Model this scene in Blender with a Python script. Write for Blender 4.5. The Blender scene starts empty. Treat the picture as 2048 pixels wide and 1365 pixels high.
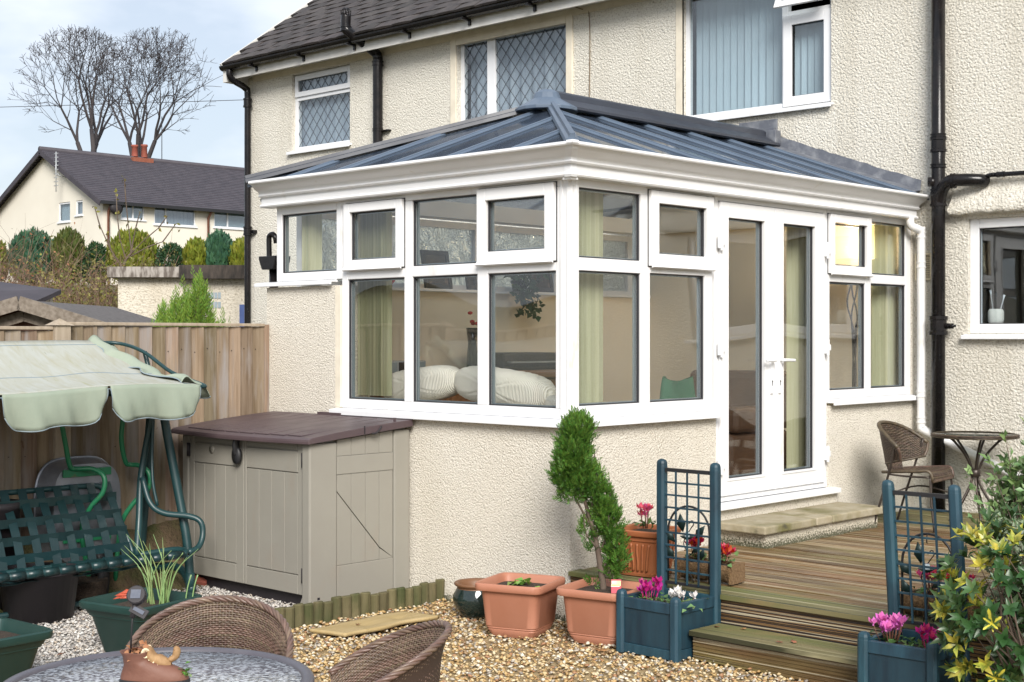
import bpy, math, random
import numpy as np
from mathutils import Vector, Matrix, Euler
random.seed(7)
rng = np.random.default_rng(7)
PI = math.pi
R = math.radians
S = bpy.context.scene
COL = S.collection

# ------------------------------------------------------------------ camera
cd = bpy.data.cameras.new('camera')
cam = bpy.data.objects.new('camera', cd)
COL.objects.link(cam)
cd.sensor_width = 36.0
cd.lens = 2825.0 / 2048.0 * 36.0
cd.shift_y = (674.0 - 682.5) / 2048.0
cd.clip_start = 0.05
cd.clip_end = 2000.0
cam.location = (5.539, -6.3386, 1.70)
cam.rotation_euler = (R(90), 0, math.atan2(0.68835, 0.72537))
S.camera = cam

# ------------------------------------------------------------------ sky and sun
SUN_EL, SUN_AZ = R(33), R(130)          # azimuth of the sun, clockwise from +Y
w = bpy.data.worlds.new('World')
S.world = w
w.use_nodes = True
wn, wl = w.node_tree.nodes, w.node_tree.links
wn.clear()
wo = wn.new('ShaderNodeOutputWorld')
bg = wn.new('ShaderNodeBackground')
sky = wn.new('ShaderNodeTexSky')
sky.sky_type = 'NISHITA'
sky.sun_disc = False
sky.sun_elevation = SUN_EL
sky.sun_rotation = SUN_AZ
sky.air_density = 1.0
sky.dust_density = 2.0
tc = wn.new('ShaderNodeTexCoord')
mp = wn.new('ShaderNodeMapping')
mp.inputs['Scale'].default_value = (1.0, 1.0, 2.6)
nz = wn.new('ShaderNodeTexNoise')
nz.inputs['Scale'].default_value = 4.5
nz.inputs['Detail'].default_value = 5.0
nz.inputs['Roughness'].default_value = 0.55
rp = wn.new('ShaderNodeValToRGB')
rp.color_ramp.elements[0].position = 0.40
rp.color_ramp.elements[0].color = (0.52, 0.52, 0.52, 1)
rp.color_ramp.elements[1].position = 0.60
rp.color_ramp.elements[1].color = (0.95, 0.95, 0.95, 1)
mx = wn.new('ShaderNodeMix')
mx.data_type = 'RGBA'
mx.inputs[7].default_value = (8.0, 8.6, 9.5, 1)
wl.new(tc.outputs['Generated'], mp.inputs['Vector'])
wl.new(mp.outputs['Vector'], nz.inputs['Vector'])
wl.new(nz.outputs['Fac'], rp.inputs['Fac'])
wl.new(rp.outputs['Color'], mx.inputs[0])
wl.new(sky.outputs['Color'], mx.inputs[6])
wl.new(mx.outputs[2], bg.inputs['Color'])
bg.inputs['Strength'].default_value = 0.063
wl.new(bg.outputs['Background'], wo.inputs['Surface'])

sd = bpy.data.lights.new('sun', 'SUN')
sd.energy = 2.7
sd.angle = R(26)
sd.color = (1.0, 0.96, 0.90)
sun = bpy.data.objects.new('sun', sd)
COL.objects.link(sun)
sv = Vector((math.sin(SUN_AZ) * math.cos(SUN_EL), math.cos(SUN_AZ) * math.cos(SUN_EL), math.sin(SUN_EL)))
sun.rotation_euler = sv.to_track_quat('Z', 'Y').to_euler()
sun.location = sv * 30

S.view_settings.view_transform = 'Standard'
S.view_settings.look = 'None'
S.view_settings.exposure = 0.96
S.view_settings.gamma = 1.0
S.view_settings.use_curve_mapping = False
S.render.engine = 'CYCLES'
S.cycles.max_bounces = 8
S.cycles.transparent_max_bounces = 24
S.cycles.caustics_reflective = False
S.cycles.caustics_refractive = False

# ------------------------------------------------------------------ mesh helper
def wmat(o):
    m = Matrix.LocRotScale(o.location, o.rotation_euler, o.scale)
    return wmat(o.parent) @ m if o.parent else m

def frames(pts, closed=False):
    pts = [Vector(p) for p in pts]
    n = len(pts)
    T = []
    for i in range(n):
        a = pts[i - 1] if (i > 0 or closed) else pts[i]
        b = pts[(i + 1) % n] if (i < n - 1 or closed) else pts[i]
        d = b - a
        T.append(d.normalized() if d.length > 1e-9 else Vector((0, 0, 1)))
    ref = Vector((0, 0, 1)) if abs(T[0].z) < 0.9 else Vector((1, 0, 0))
    N = (ref - T[0] * ref.dot(T[0])).normalized()
    out = []
    for i in range(n):
        N = (N - T[i] * N.dot(T[i]))
        N = N.normalized() if N.length > 1e-6 else T[i].orthogonal().normalized()
        out.append((pts[i], T[i], N, T[i].cross(N)))
    return out

class M:
    def __init__(s):
        s.v, s.f, s.mi, s.sm = [], [], [], []
    def raw(s, v, f, mi=0, sm=False, T=None):
        b = len(s.v)
        if T is not None:
            v = [T @ Vector(p) for p in v]
        s.v += [tuple(p) for p in v]
        s.f += [tuple(i + b for i in q) for q in f]
        s.mi += [mi] * len(f)
        s.sm += [sm] * len(f)
        return s
    def box(s, a, b, mi=0, T=None):
        x0, x1 = sorted((a[0], b[0])); y0, y1 = sorted((a[1], b[1])); z0, z1 = sorted((a[2], b[2]))
        v = [(x0,y0,z0),(x1,y0,z0),(x1,y1,z0),(x0,y1,z0),(x0,y0,z1),(x1,y0,z1),(x1,y1,z1),(x0,y1,z1)]
        f = [(0,3,2,1),(4,5,6,7),(0,1,5,4),(1,2,6,5),(2,3,7,6),(3,0,4,7)]
        return s.raw(v, f, mi, False, T)
    def obox(s, c, size, rot=(0, 0, 0), mi=0):
        T = Matrix.Translation(c) @ Euler(rot).to_matrix().to_4x4()
        h = [q / 2 for q in size]
        return s.box((-h[0], -h[1], -h[2]), (h[0], h[1], h[2]), mi, T)
    def bar(s, p, q, wd, ht, up=(0, 0, 1), mi=0):
        p, q = Vector(p), Vector(q)
        d = (q - p); L = d.length; d.normalize()
        up = Vector(up); sx = d.cross(up)
        if sx.length < 1e-5: sx = d.orthogonal()
        sx.normalize(); uz = sx.cross(d)
        T = Matrix(((d.x, sx.x, uz.x, p.x), (d.y, sx.y, uz.y, p.y), (d.z, sx.z, uz.z, p.z), (0, 0, 0, 1)))
        return s.box((0, -wd / 2, -ht / 2), (L, wd / 2, ht / 2), mi, T)
    def tube(s, pts, r, n=8, closed=False, cap=True, mi=0, sm=True, flat=None):
        fr = frames(pts, closed)
        m = len(fr)
        rr = r if isinstance(r, (list, tuple)) else [r] * m
        v = []
        for (p, t, a, b), q in zip(fr, rr):
            for k in range(n):
                an = 2 * PI * k / n
                fa = flat if flat else 1.0
                v.append(p + a * (math.cos(an) * q * fa) + b * (math.sin(an) * q))
        f = []
        rng_ = m if closed else m - 1
        for i in range(rng_):
            j = (i + 1) % m
            for k in range(n):
                l = (k + 1) % n
                f.append((i*n+k, i*n+l, j*n+l, j*n+k))
        if cap and not closed:
            f.append(tuple(range(n - 1, -1, -1)))
            f.append(tuple((m - 1) * n + k for k in range(n)))
        return s.raw(v, f, mi, sm)
    def lathe(s, prof, n=24, c=(0, 0, 0), mi=0, sm=True, sq=None):
        v = []
        for r, z in prof:
            for k in range(n):
                a = 2 * PI * k / n
                v.append((c[0] + r * math.cos(a), c[1] + r * math.sin(a), c[2] + z))
        f = []
        for i in range(len(prof) - 1):
            for k in range(n):
                l = (k + 1) % n
                f.append((i*n+k, i*n+l, (i+1)*n+l, (i+1)*n+k))
        return s.raw(v, f, mi, sm)
    def prism(s, poly, ax, a, b, mi=0, T=None, sm=False):
        def P(u, w, t):
            return (t, u, w) if ax == 'x' else (u, t, w) if ax == 'y' else (u, w, t)
        n = len(poly)
        v = [P(u, w, a) for u, w in poly] + [P(u, w, b) for u, w in poly]
        f = [(k, (k + 1) % n, n + (k + 1) % n, n + k) for k in range(n)]
        f += [tuple(range(n - 1, -1, -1)), tuple(range(n, 2 * n))]
        return s.raw(v, f, mi, sm, T)
    def grid(s, fn, nu, nv, mi=0, sm=True, wrap=False):
        v = [fn(i / nu, j / nv) for j in range(nv + 1) for i in range(nu + (0 if wrap else 1))]
        W_ = nu if wrap else nu + 1
        f = []
        for j in range(nv):
            for i in range(nu):
                a = j * W_ + i; b = j * W_ + (i + 1) % W_
                f.append((a, b, b + W_, a + W_))
        return s.raw(v, f, mi, sm)
    def build(s, name, mat, parent=None, world=True, bevel=0, seg=2, solid=0, origin=None, kind=None, label=None, sub=0, recalc=True):
        me = bpy.data.meshes.new(name)
        v = s.v
        if parent is not None and world:
            inv = wmat(parent).inverted()
            v = [inv @ Vector(p) for p in v]
        elif origin is not None:
            ov = Vector(origin)
            v = [Vector(p) - ov for p in v]
        me.from_pydata([tuple(p) for p in v], [], s.f)
        for mm in (mat if isinstance(mat, (list, tuple)) else [mat]):
            me.materials.append(mm)
        me.polygons.foreach_set('material_index', s.mi)
        me.polygons.foreach_set('use_smooth', s.sm)
        if recalc:
            import bmesh
            bm = bmesh.new(); bm.from_mesh(me)
            bmesh.ops.recalc_face_normals(bm, faces=bm.faces)
            bm.to_mesh(me); bm.free()
        me.update()
        o = bpy.data.objects.new(name, me)
        COL.objects.link(o)
        if origin is not None: o.location = origin
        if parent is not None: o.parent = parent
        if bevel:
            bv = o.modifiers.new('bevel', 'BEVEL'); bv.width = bevel; bv.segments = seg; bv.limit_method = 'ANGLE'; bv.angle_limit = R(35)
        if solid:
            sl = o.modifiers.new('solid', 'SOLIDIFY'); sl.thickness = solid; sl.offset = 0
        if sub:
            sb = o.modifiers.new('sub', 'SUBSURF'); sb.levels = sub; sb.render_levels = sub
        if kind: o['kind'] = kind
        if label: o['label'] = label
        return o

def np_mesh(name, V, F, mat, parent=None, origin=None, kind=None, smooth=False, world=True):
    V = np.asarray(V, dtype=np.float64); F = np.asarray(F, dtype=np.int32)
    if parent is not None and world:
        inv = np.array(wmat(parent).inverted())
        V = V @ inv[:3, :3].T + inv[:3, 3]
    elif origin is not None:
        V = V - np.asarray(origin)
    me = bpy.data.meshes.new(name)
    k = F.shape[1]
    me.vertices.add(len(V)); me.vertices.foreach_set('co', V.ravel().astype(np.float32))
    me.loops.add(F.size); me.loops.foreach_set('vertex_index', F.ravel())
    me.polygons.add(len(F)); me.polygons.foreach_set('loop_start', np.arange(0, F.size, k, dtype=np.int32))
    if smooth: me.polygons.foreach_set('use_smooth', np.ones(len(F), dtype=bool))
    me.materials.append(mat)
    me.update(calc_edges=True); me.validate()
    o = bpy.data.objects.new(name, me); COL.objects.link(o)
    if origin is not None: o.location = origin
    if parent is not None: o.parent = parent
    if kind: o['kind'] = kind
    return o

def thing(name, label, cat, loc=(0, 0, 0), rz=0.0, group=None):
    o = bpy.data.objects.new(name, None)
    o.empty_display_size = 0.1
    COL.objects.link(o)
    o.location = loc; o.rotation_euler = (0, 0, rz)
    o['label'] = label; o['category'] = cat
    if group: o['group'] = group
    return o
def tag(o, label, cat, group=None):
    o['label'] = label; o['category'] = cat
    if group: o['group'] = group
    return o
def structure(o):
    o['kind'] = 'structure'; return o
def copy_tree(o, parent=None):
    c = o.copy(); COL.objects.link(c)
    if parent is not None: c.parent = parent
    for ch in list(o.children): copy_tree(ch, c)
    return c
def inst(src, loc, rot=(0, 0, 0), parent=None, name=None, scale=None):
    o = bpy.data.objects.new(name or src.name.split('.')[0], src.data if hasattr(src, 'data') else src)
    COL.objects.link(o)
    o.location = loc; o.rotation_euler = rot
    if scale: o.scale = scale
    if parent is not None: o.parent = parent
    return o
def bez(p0, p1, p2, p3, n=10):
    P = [Vector(p) for p in (p0, p1, p2, p3)]
    return [P[0]*(1-t)**3 + P[1]*3*t*(1-t)**2 + P[2]*3*t*t*(1-t) + P[3]*t**3 for t in [i/n for i in range(n+1)]]
def spline(pts, n=6, closed=False):
    P = [Vector(p) for p in pts]; m = len(P); out = []
    rg = range(m if closed else m - 1)
    for i in rg:
        a = P[i-1] if (i > 0 or closed) else P[0]*2 - P[1]
        b, c = P[i], P[(i+1) % m]
        d = P[(i+2) % m] if (i + 2 < m or closed) else P[m-1]*2 - P[m-2]
        for k in range(n):
            t = k / n
            out.append(0.5*((b*2) + (c-a)*t + (a*2 - b*5 + c*4 - d)*t*t + (b*3 - a - c*3 + d)*t**3))
    if not closed: out.append(P[-1])
    return out
# ------------------------------------------------------------------ materials
def node_mat(name):
    m = bpy.data.materials.new(name); m.use_nodes = True
    nt = m.node_tree; nt.nodes.clear()
    out = nt.nodes.new('ShaderNodeOutputMaterial')
    return m, nt.nodes, nt.links, out
def sock(b, *names):
    for n in names:
        if n in b.inputs: return b.inputs[n]
def c4(c): return (c[0], c[1], c[2], 1.0)
def ramp(n, l, fac, lo, hi, c0, c1):
    r = n.new('ShaderNodeValToRGB')
    r.color_ramp.elements[0].position = lo; r.color_ramp.elements[0].color = c4(c0)
    r.color_ramp.elements[1].position = hi; r.color_ramp.elements[1].color = c4(c1)
    l.new(fac, r.inputs['Fac']); return r.outputs['Color']
def mixc(n, l, fac, a, b, mode='MIX'):
    x = n.new('ShaderNodeMix'); x.data_type = 'RGBA'; x.blend_type = mode
    for i, q in ((0, fac), (6, a), (7, b)):
        if isinstance(q, (int, float)): x.inputs[i].default_value = q
        elif isinstance(q, tuple): x.inputs[i].default_value = c4(q)
        else: l.new(q, x.inputs[i])
    return x.outputs[2]
def mathn(n, l, op, a, b=None):
    x = n.new('ShaderNodeMath'); x.operation = op
    for i, q in ((0, a), (1, b)):
        if q is None: continue
        if isinstance(q, (int, float)): x.inputs[i].default_value = q
        else: l.new(q, x.inputs[i])
    return x.outputs[0]

def mk(name, col, col2=None, ns=6.0, nd=6.0, st=(1, 1, 1), lo=.35, hi=.65, rough=.6, rough2=None, bump=0.0, bs=40.0, bst=None, bd=.01,
       spec=.5, metal=0.0, coat=0.0, rnd=0.0, isl=0.0, dirt=None, sss=0.0, transl=0.0, dist=0.0, rndcol=None):
    m, n, l, out = node_mat(name)
    b = n.new('ShaderNodeBsdfPrincipled')
    t = n.new('ShaderNodeTexCoord'); vec = t.outputs['Object']
    oi = n.new('ShaderNodeObjectInfo')
    if rnd or rndcol:
        av = n.new('ShaderNodeVectorMath'); av.operation = 'ADD'
        cx = n.new('ShaderNodeCombineXYZ')
        k = mathn(n, l, 'MULTIPLY', oi.outputs['Random'], 53.0)
        for i in range(3): l.new(k, cx.inputs[i])
        l.new(vec, av.inputs[0]); l.new(cx.outputs[0], av.inputs[1]); vec = av.outputs[0]
    def noise(scale, detail, stretch, distortion=0.0, rgh=.55):
        mpn = n.new('ShaderNodeMapping'); mpn.inputs['Scale'].default_value = stretch
        l.new(vec, mpn.inputs['Vector'])
        q = n.new('ShaderNodeTexNoise'); q.inputs['Scale'].default_value = scale; q.inputs['Detail'].default_value = detail
        q.inputs['Distortion'].default_value = distortion; q.inputs['Roughness'].default_value = rgh
        l.new(mpn.outputs['Vector'], q.inputs['Vector']); return q.outputs['Fac']
    c = None
    fac = None
    if col2 is not None:
        fac = noise(ns, nd, st, dist)
        c = ramp(n, l, fac, lo, hi, col, col2)
    else:
        rgb = n.new('ShaderNodeRGB'); rgb.outputs[0].default_value = c4(col); c = rgb.outputs[0]
    if rndcol is not None:
        c = mixc(n, l, mathn(n, l, 'MULTIPLY', oi.outputs['Random'], 1.0), c, mixc(n, l, 1.0, c, rndcol, 'MULTIPLY'))
    if rnd:
        hv = n.new('ShaderNodeHueSaturation')
        l.new(c, hv.inputs['Color'])
        wn_ = n.new('ShaderNodeTexWhiteNoise'); wn_.noise_dimensions = '1D'
        l.new(mathn(n, l, 'MULTIPLY', oi.outputs['Random'], 91.7), wn_.inputs['W'])
        l.new(mathn(n, l, 'ADD', mathn(n, l, 'MULTIPLY', wn_.outputs['Value'], 2 * rnd), 1 - rnd), hv.inputs['Value'])
        l.new(mathn(n, l, 'ADD', mathn(n, l, 'MULTIPLY', oi.outputs['Random'], .03 * min(1, rnd * 4)), .5 - .015 * min(1, rnd * 4)), hv.inputs['Hue'])
        c = hv.outputs['Color']
    if isl:
        g = n.new('ShaderNodeNewGeometry')
        hv = n.new('ShaderNodeHueSaturation'); l.new(c, hv.inputs['Color'])
        ri = g.outputs['Random Per Island']
        l.new(mathn(n, l, 'ADD', mathn(n, l, 'MULTIPLY', ri, 2 * isl), 1 - isl), hv.inputs['Value'])
        wn2 = n.new('ShaderNodeTexWhiteNoise'); wn2.noise_dimensions = '1D'
        l.new(mathn(n, l, 'MULTIPLY', ri, 77.7), wn2.inputs['W'])
        l.new(mathn(n, l, 'ADD', mathn(n, l, 'MULTIPLY', wn2.outputs['Value'], .05), .475), hv.inputs['Hue'])
        c = hv.outputs['Color']
    if dirt is not None:
        for (dc, dsc, dlo, dhi, dst) in (dirt if isinstance(dirt, list) else [dirt]):
            dn = noise(dsc, 5.0, dst, 0.3)
            msk = ramp(n, l, dn, dlo, dhi, (0, 0, 0), (1, 1, 1))
            c = mixc(n, l, msk, c, dc)
    l.new(c, b.inputs['Base Color'])
    if rough2 is not None:
        rn = noise(ns * 1.3, 4.0, st)
        rr = n.new('ShaderNodeMapRange'); l.new(rn, rr.inputs['Value'])
        rr.inputs['From Min'].default_value = .35; rr.inputs['From Max'].default_value = .65
        rr.inputs['To Min'].default_value = rough; rr.inputs['To Max'].default_value = rough2
        l.new(rr.outputs[0], b.inputs['Roughness'])
    else:
        b.inputs['Roughness'].default_value = rough
    b.inputs['Metallic'].default_value = metal
    sock(b, 'Specular IOR Level').default_value = spec
    sock(b, 'Coat Weight').default_value = coat
    if bump:
        bn = noise(bs, 5.0, bst or (1, 1, 1))
        bp = n.new('ShaderNodeBump'); bp.inputs['Strength'].default_value = bump; bp.inputs['Distance'].default_value = bd
        l.new(bn, bp.inputs['Height']); l.new(bp.outputs['Normal'], b.inputs['Normal'])
    sh = b.outputs[0]
    if transl:
        tr = n.new('ShaderNodeBsdfTranslucent'); l.new(c, tr.inputs['Color'])
        ms = n.new('ShaderNodeMixShader'); ms.inputs[0].default_value = transl
        l.new(sh, ms.inputs[1]); l.new(tr.outputs[0], ms.inputs[2]); sh = ms.outputs[0]
    l.new(sh, out.inputs['Surface'])
    return m

def dash_mat(name, col, scale, dist, alt, rgh=.85, stain=.0, flow=(1, 1, 1), moss=False):
    """pebbledash render: thrown stones as fine relief"""
    m, n, l, out = node_mat(name)
    b = n.new('ShaderNodeBsdfPrincipled'); b.inputs['Roughness'].default_value = rgh
    sock(b, 'Specular IOR Level').default_value = .25
    t = n.new('ShaderNodeTexCoord')
    mpn = n.new('ShaderNodeMapping'); mpn.inputs['Scale'].default_value = flow
    l.new(t.outputs['Object'], mpn.inputs['Vector'])
    n0 = n.new('ShaderNodeTexNoise'); n0.inputs['Scale'].default_value = scale * .5; n0.inputs['Detail'].default_value = 3
    l.new(mpn.outputs[0], n0.inputs['Vector'])
    ad = n.new('ShaderNodeVectorMath'); ad.operation = 'MULTIPLY_ADD'
    l.new(n0.outputs['Color'], ad.inputs[0]); ad.inputs[1].default_value = (.9 / scale,) * 3; l.new(mpn.outputs[0], ad.inputs[2])
    v = n.new('ShaderNodeTexVoronoi'); v.inputs['Scale'].default_value = scale; v.feature = 'SMOOTH_F1'; v.inputs['Smoothness'].default_value = .35
    l.new(ad.outputs[0], v.inputs['Vector'])
    n1 = n.new('ShaderNodeTexNoise'); n1.inputs['Scale'].default_value = scale * .9; n1.inputs['Detail'].default_value = 6; n1.inputs['Roughness'].default_value = .65
    l.new(mpn.outputs[0], n1.inputs['Vector'])
    h = mathn(n, l, 'SUBTRACT', mathn(n, l, 'MULTIPLY', n1.outputs['Fac'], 2.0), mathn(n, l, 'MULTIPLY', v.outputs['Distance'], .7))
    bp = n.new('ShaderNodeBump'); bp.inputs['Strength'].default_value = 1.0; bp.inputs['Distance'].default_value = dist
    l.new(h, bp.inputs['Height']); l.new(bp.outputs[0], b.inputs['Normal'])
    n2 = n.new('ShaderNodeTexNoise'); n2.inputs['Scale'].default_value = .9; n2.inputs['Detail'].default_value = 5
    l.new(t.outputs['Object'], n2.inputs['Vector'])
    c = ramp(n, l, n2.outputs['Fac'], .3, .7, col, alt)
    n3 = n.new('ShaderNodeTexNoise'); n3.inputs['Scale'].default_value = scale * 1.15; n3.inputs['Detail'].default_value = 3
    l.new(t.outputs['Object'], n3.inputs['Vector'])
    c = mixc(n, l, ramp(n, l, n3.outputs['Fac'], .54, .68, (0, 0, 0), (.75, .75, .75)), c, (col[0] * .5, col[1] * .46, col[2] * .40))  # dark specks: shade of the pits between stones painted into the colour
    if stain:
        mp2 = n.new('ShaderNodeMapping'); mp2.inputs['Scale'].default_value = (2.2, 2.2, .18)
        l.new(t.outputs['Object'], mp2.inputs['Vector'])
        n4 = n.new('ShaderNodeTexNoise'); n4.inputs['Scale'].default_value = 1.6; n4.inputs['Detail'].default_value = 6
        l.new(mp2.outputs[0], n4.inputs['Vector'])
        c = mixc(n, l, ramp(n, l, n4.outputs['Fac'], .5, .75, (0, 0, 0), (stain,) * 3), c, (col[0] * .62, col[1] * .58, col[2] * .5))
    if moss:
        sx = n.new('ShaderNodeSeparateXYZ'); l.new(t.outputs['Object'], sx.inputs[0])
        mr = n.new('ShaderNodeMapRange'); l.new(sx.outputs[2], mr.inputs['Value'])
        mr.inputs['From Min'].default_value = 0.0; mr.inputs['From Max'].default_value = moss
        mr.inputs['To Min'].default_value = .26; mr.inputs['To Max'].default_value = -.12
        k = mathn(n, l, 'ADD', n1.outputs['Fac'], mr.outputs[0])
        c = mixc(n, l, ramp(n, l, k, .56, .68, (0, 0, 0), (.9, .9, .9)), c, (.06, .065, .03))
    l.new(c, b.inputs['Base Color'])
    l.new(b.outputs[0], out.inputs['Surface'])
    return m

def glass_mat(name, f0=.07, tint=(.93, .96, .95), wav=0.0, ws=1.2, rough=0.0, white_sheen=0.0):
    m, n, l, out = node_mat(name)
    g = n.new('ShaderNodeNewGeometry')
    d = n.new('ShaderNodeVectorMath'); d.operation = 'DOT_PRODUCT'
    l.new(g.outputs['Normal'], d.inputs[0]); l.new(g.outputs['Incoming'], d.inputs[1])
    a = mathn(n, l, 'ABSOLUTE', d.outputs['Value'])
    p = mathn(n, l, 'POWER', mathn(n, l, 'SUBTRACT', 1.0, a), 5.0)
    F = mathn(n, l, 'ADD', mathn(n, l, 'MULTIPLY', p, 1 - f0), f0)
    tr = n.new('ShaderNodeBsdfTransparent'); tr.inputs['Color'].default_value = c4(tint)
    gl = n.new('ShaderNodeBsdfGlossy'); gl.inputs['Roughness'].default_value = rough
    if wav:
        t = n.new('ShaderNodeTexCoord')
        q = n.new('ShaderNodeTexNoise'); q.inputs['Scale'].default_value = ws; q.inputs['Detail'].default_value = 0.5
        l.new(t.outputs['Object'], q.inputs['Vector'])
        bp = n.new('ShaderNodeBump'); bp.inputs['Strength'].default_value = 1.0; bp.inputs['Distance'].default_value = wav
        l.new(q.outputs['Fac'], bp.inputs['Height']); l.new(bp.outputs[0], gl.inputs['Normal'])
    ms = n.new('ShaderNodeMixShader'); l.new(F, ms.inputs[0]); l.new(tr.outputs[0], ms.inputs[1]); l.new(gl.outputs[0], ms.inputs[2])
    if white_sheen:
        df = n.new('ShaderNodeBsdfDiffuse'); df.inputs['Color'].default_value = (.80, .83, .87, 1)  # patchy white diffuse: scatter of the patterned glass plus painted sky reflection
        m3 = n.new('ShaderNodeMixShader'); cn = n.new('ShaderNodeTexNoise'); cn.inputs['Scale'].default_value = ws * 1.1; cn.inputs['Detail'].default_value = 1.5; l.new(t.outputs['Object'], cn.inputs['Vector']); cr = n.new('ShaderNodeMapRange'); l.new(cn.outputs['Fac'], cr.inputs['Value']); cr.inputs['From Min'].default_value = .38; cr.inputs['From Max'].default_value = .62; cr.inputs['To Min'].default_value = 0; cr.inputs['To Max'].default_value = white_sheen * 2; l.new(cr.outputs[0], m3.inputs[0]); l.new(bp.outputs[0], df.inputs['Normal']); l.new(ms.outputs[0], m3.inputs[1]); l.new(df.outputs[0], m3.inputs[2]); ms = m3
    l.new(ms.outputs[0], out.inputs['Surface'])
    return m

def frosted_mat(name, col, scale, dist):
    m, n, l, out = node_mat(name)
    t = n.new('ShaderNodeTexCoord')
    q = n.new('ShaderNodeTexNoise'); q.inputs['Scale'].default_value = scale; q.inputs['Detail'].default_value = 2; q.inputs['Distortion'].default_value = 2.2
    l.new(t.outputs['Object'], q.inputs['Vector'])
    s = mathn(n, l, 'SINE', mathn(n, l, 'MULTIPLY', q.outputs['Fac'], 34.0))
    bp = n.new('ShaderNodeBump'); bp.inputs['Strength'].default_value = 1.0; bp.inputs['Distance'].default_value = dist
    l.new(s, bp.inputs['Height'])
    tl = n.new('ShaderNodeBsdfTranslucent'); tl.inputs['Color'].default_value = c4(col); l.new(bp.outputs[0], tl.inputs['Normal'])
    tp = n.new('ShaderNodeBsdfRefraction'); tp.inputs['IOR'].default_value = 1.25; tp.inputs['Roughness'].default_value = .38
    tp.inputs['Color'].default_value = c4(col); l.new(bp.outputs[0], tp.inputs['Normal'])
    gl = n.new('ShaderNodeBsdfGlossy'); gl.inputs['Roughness'].default_value = .08; l.new(bp.outputs[0], gl.inputs['Normal'])
    m1 = n.new('ShaderNodeMixShader'); m1.inputs[0].default_value = .72; l.new(tl.outputs[0], m1.inputs[1]); l.new(tp.outputs[0], m1.inputs[2])
    m2 = n.new('ShaderNodeMixShader'); m2.inputs[0].default_value = .14; l.new(m1.outputs[0], m2.inputs[1]); l.new(gl.outputs[0], m2.inputs[2])
    l.new(m2.outputs[0], out.inputs['Surface'])
    return m

X = {}
def roof_glass():
    m, n, l, out = node_mat('blue tinted roof glazing')
    b = n.new('ShaderNodeBsdfPrincipled'); b.inputs['Base Color'].default_value = (.075, .10, .145, 1); b.inputs['Roughness'].default_value = .07
    sock(b, 'Specular IOR Level').default_value = .9
    tp = n.new('ShaderNodeBsdfTransparent'); tp.inputs['Color'].default_value = (.86, .91, .97, 1)
    ms = n.new('ShaderNodeMixShader'); ms.inputs[0].default_value = .42; l.new(b.outputs[0], ms.inputs[1]); l.new(tp.outputs[0], ms.inputs[2])
    l.new(ms.outputs[0], out.inputs['Surface']); return m
def rib_mat():
    m, n, l, out = node_mat('ribbed cream fabric')
    b = n.new('ShaderNodeBsdfPrincipled'); b.inputs['Roughness'].default_value = .9
    t = n.new('ShaderNodeTexCoord'); wv = n.new('ShaderNodeTexWave'); wv.bands_direction = 'X'; wv.inputs['Scale'].default_value = 27; wv.inputs['Distortion'].default_value = 1.2; wv.inputs['Detail'].default_value = 1
    l.new(t.outputs['Object'], wv.inputs['Vector'])
    l.new(ramp(n, l, wv.outputs['Fac'], .1, .6, (.68, .64, .56), (.82, .785, .71)), b.inputs['Base Color'])
    bp = n.new('ShaderNodeBump'); bp.inputs['Distance'].default_value = .006; l.new(wv.outputs['Fac'], bp.inputs['Height']); l.new(bp.outputs[0], b.inputs['Normal'])
    l.new(b.outputs[0], out.inputs['Surface']); return m
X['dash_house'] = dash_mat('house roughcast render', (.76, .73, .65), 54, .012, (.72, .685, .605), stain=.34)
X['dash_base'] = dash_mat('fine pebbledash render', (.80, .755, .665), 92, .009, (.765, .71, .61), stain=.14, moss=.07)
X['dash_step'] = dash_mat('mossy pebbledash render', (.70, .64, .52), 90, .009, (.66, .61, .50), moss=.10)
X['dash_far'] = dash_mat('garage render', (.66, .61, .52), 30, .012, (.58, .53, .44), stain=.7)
X['render_far'] = mk('smooth cream far render', (0.704, 0.6644, 0.572), (0.66, 0.616, 0.528), ns=.5, rough=.9, bump=.3, bs=40)
X['plaster'] = mk('cream window surround', (.72, .66, .54), (.64, .58, .47), ns=9, rough=.85, bump=.4, bs=60, bd=.004)
X['upvc'] = mk('white upvc', (0.7568, 0.7568, 0.7656), (0.7216, 0.7216, 0.7216), ns=1.3, lo=.3, hi=.7, rough=.28, rough2=.4, spec=.5, dirt=((0.5456, 0.5104, 0.4224), 7.0, .64, .82, (1, 1, .35)))
X['upvc_clean'] = mk('white upvc frame', (0.7392, 0.748, 0.7656), rough=.3, dirt=((0.5984, 0.5808, 0.528), 5.0, .62, .85, (1, 1, .4)))
X['gasket'] = mk('black rubber gasket', (.03, .03, .035), rough=.6)
X['spacer'] = mk('grey glazing spacer bar', (.30, .36, .40), rough=.35, metal=.6)
X['glass'] = glass_mat('conservatory window glass', .07, (.985, .995, .99), wav=.012, ws=1.3)
X['glass_house'] = glass_mat('house window glass', .09, (.86, .9, .92), wav=.006, ws=1.6)
X['glass_far'] = glass_mat('far window glass', .10, (.8, .84, .86), wav=.004)
X['frosted'] = frosted_mat('swirl textured glass', (.95, .99, .97), 6.5, .008)
X['lead'] = mk('lead strip', (.09, .095, .11), rough=.55, metal=.3)
X['roof_panel'] = roof_glass()
X['roof_bar'] = mk('blue grey roof bar', (.10, .135, .185), (.085, .115, .16), ns=4, rough=.35, spec=.5)
X['roof_cap'] = mk('dark grey ridge capping', (.036, .042, .056), (.030, .034, .046), ns=3, rough=.4, rough2=.5)
X['flashing'] = mk('weathered lead flashing', (.12, .13, .155), (.25, .26, .28), ns=11, lo=.45, hi=.75, rough=.6, bump=.5, bs=18, bd=.01, metal=.2)
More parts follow.
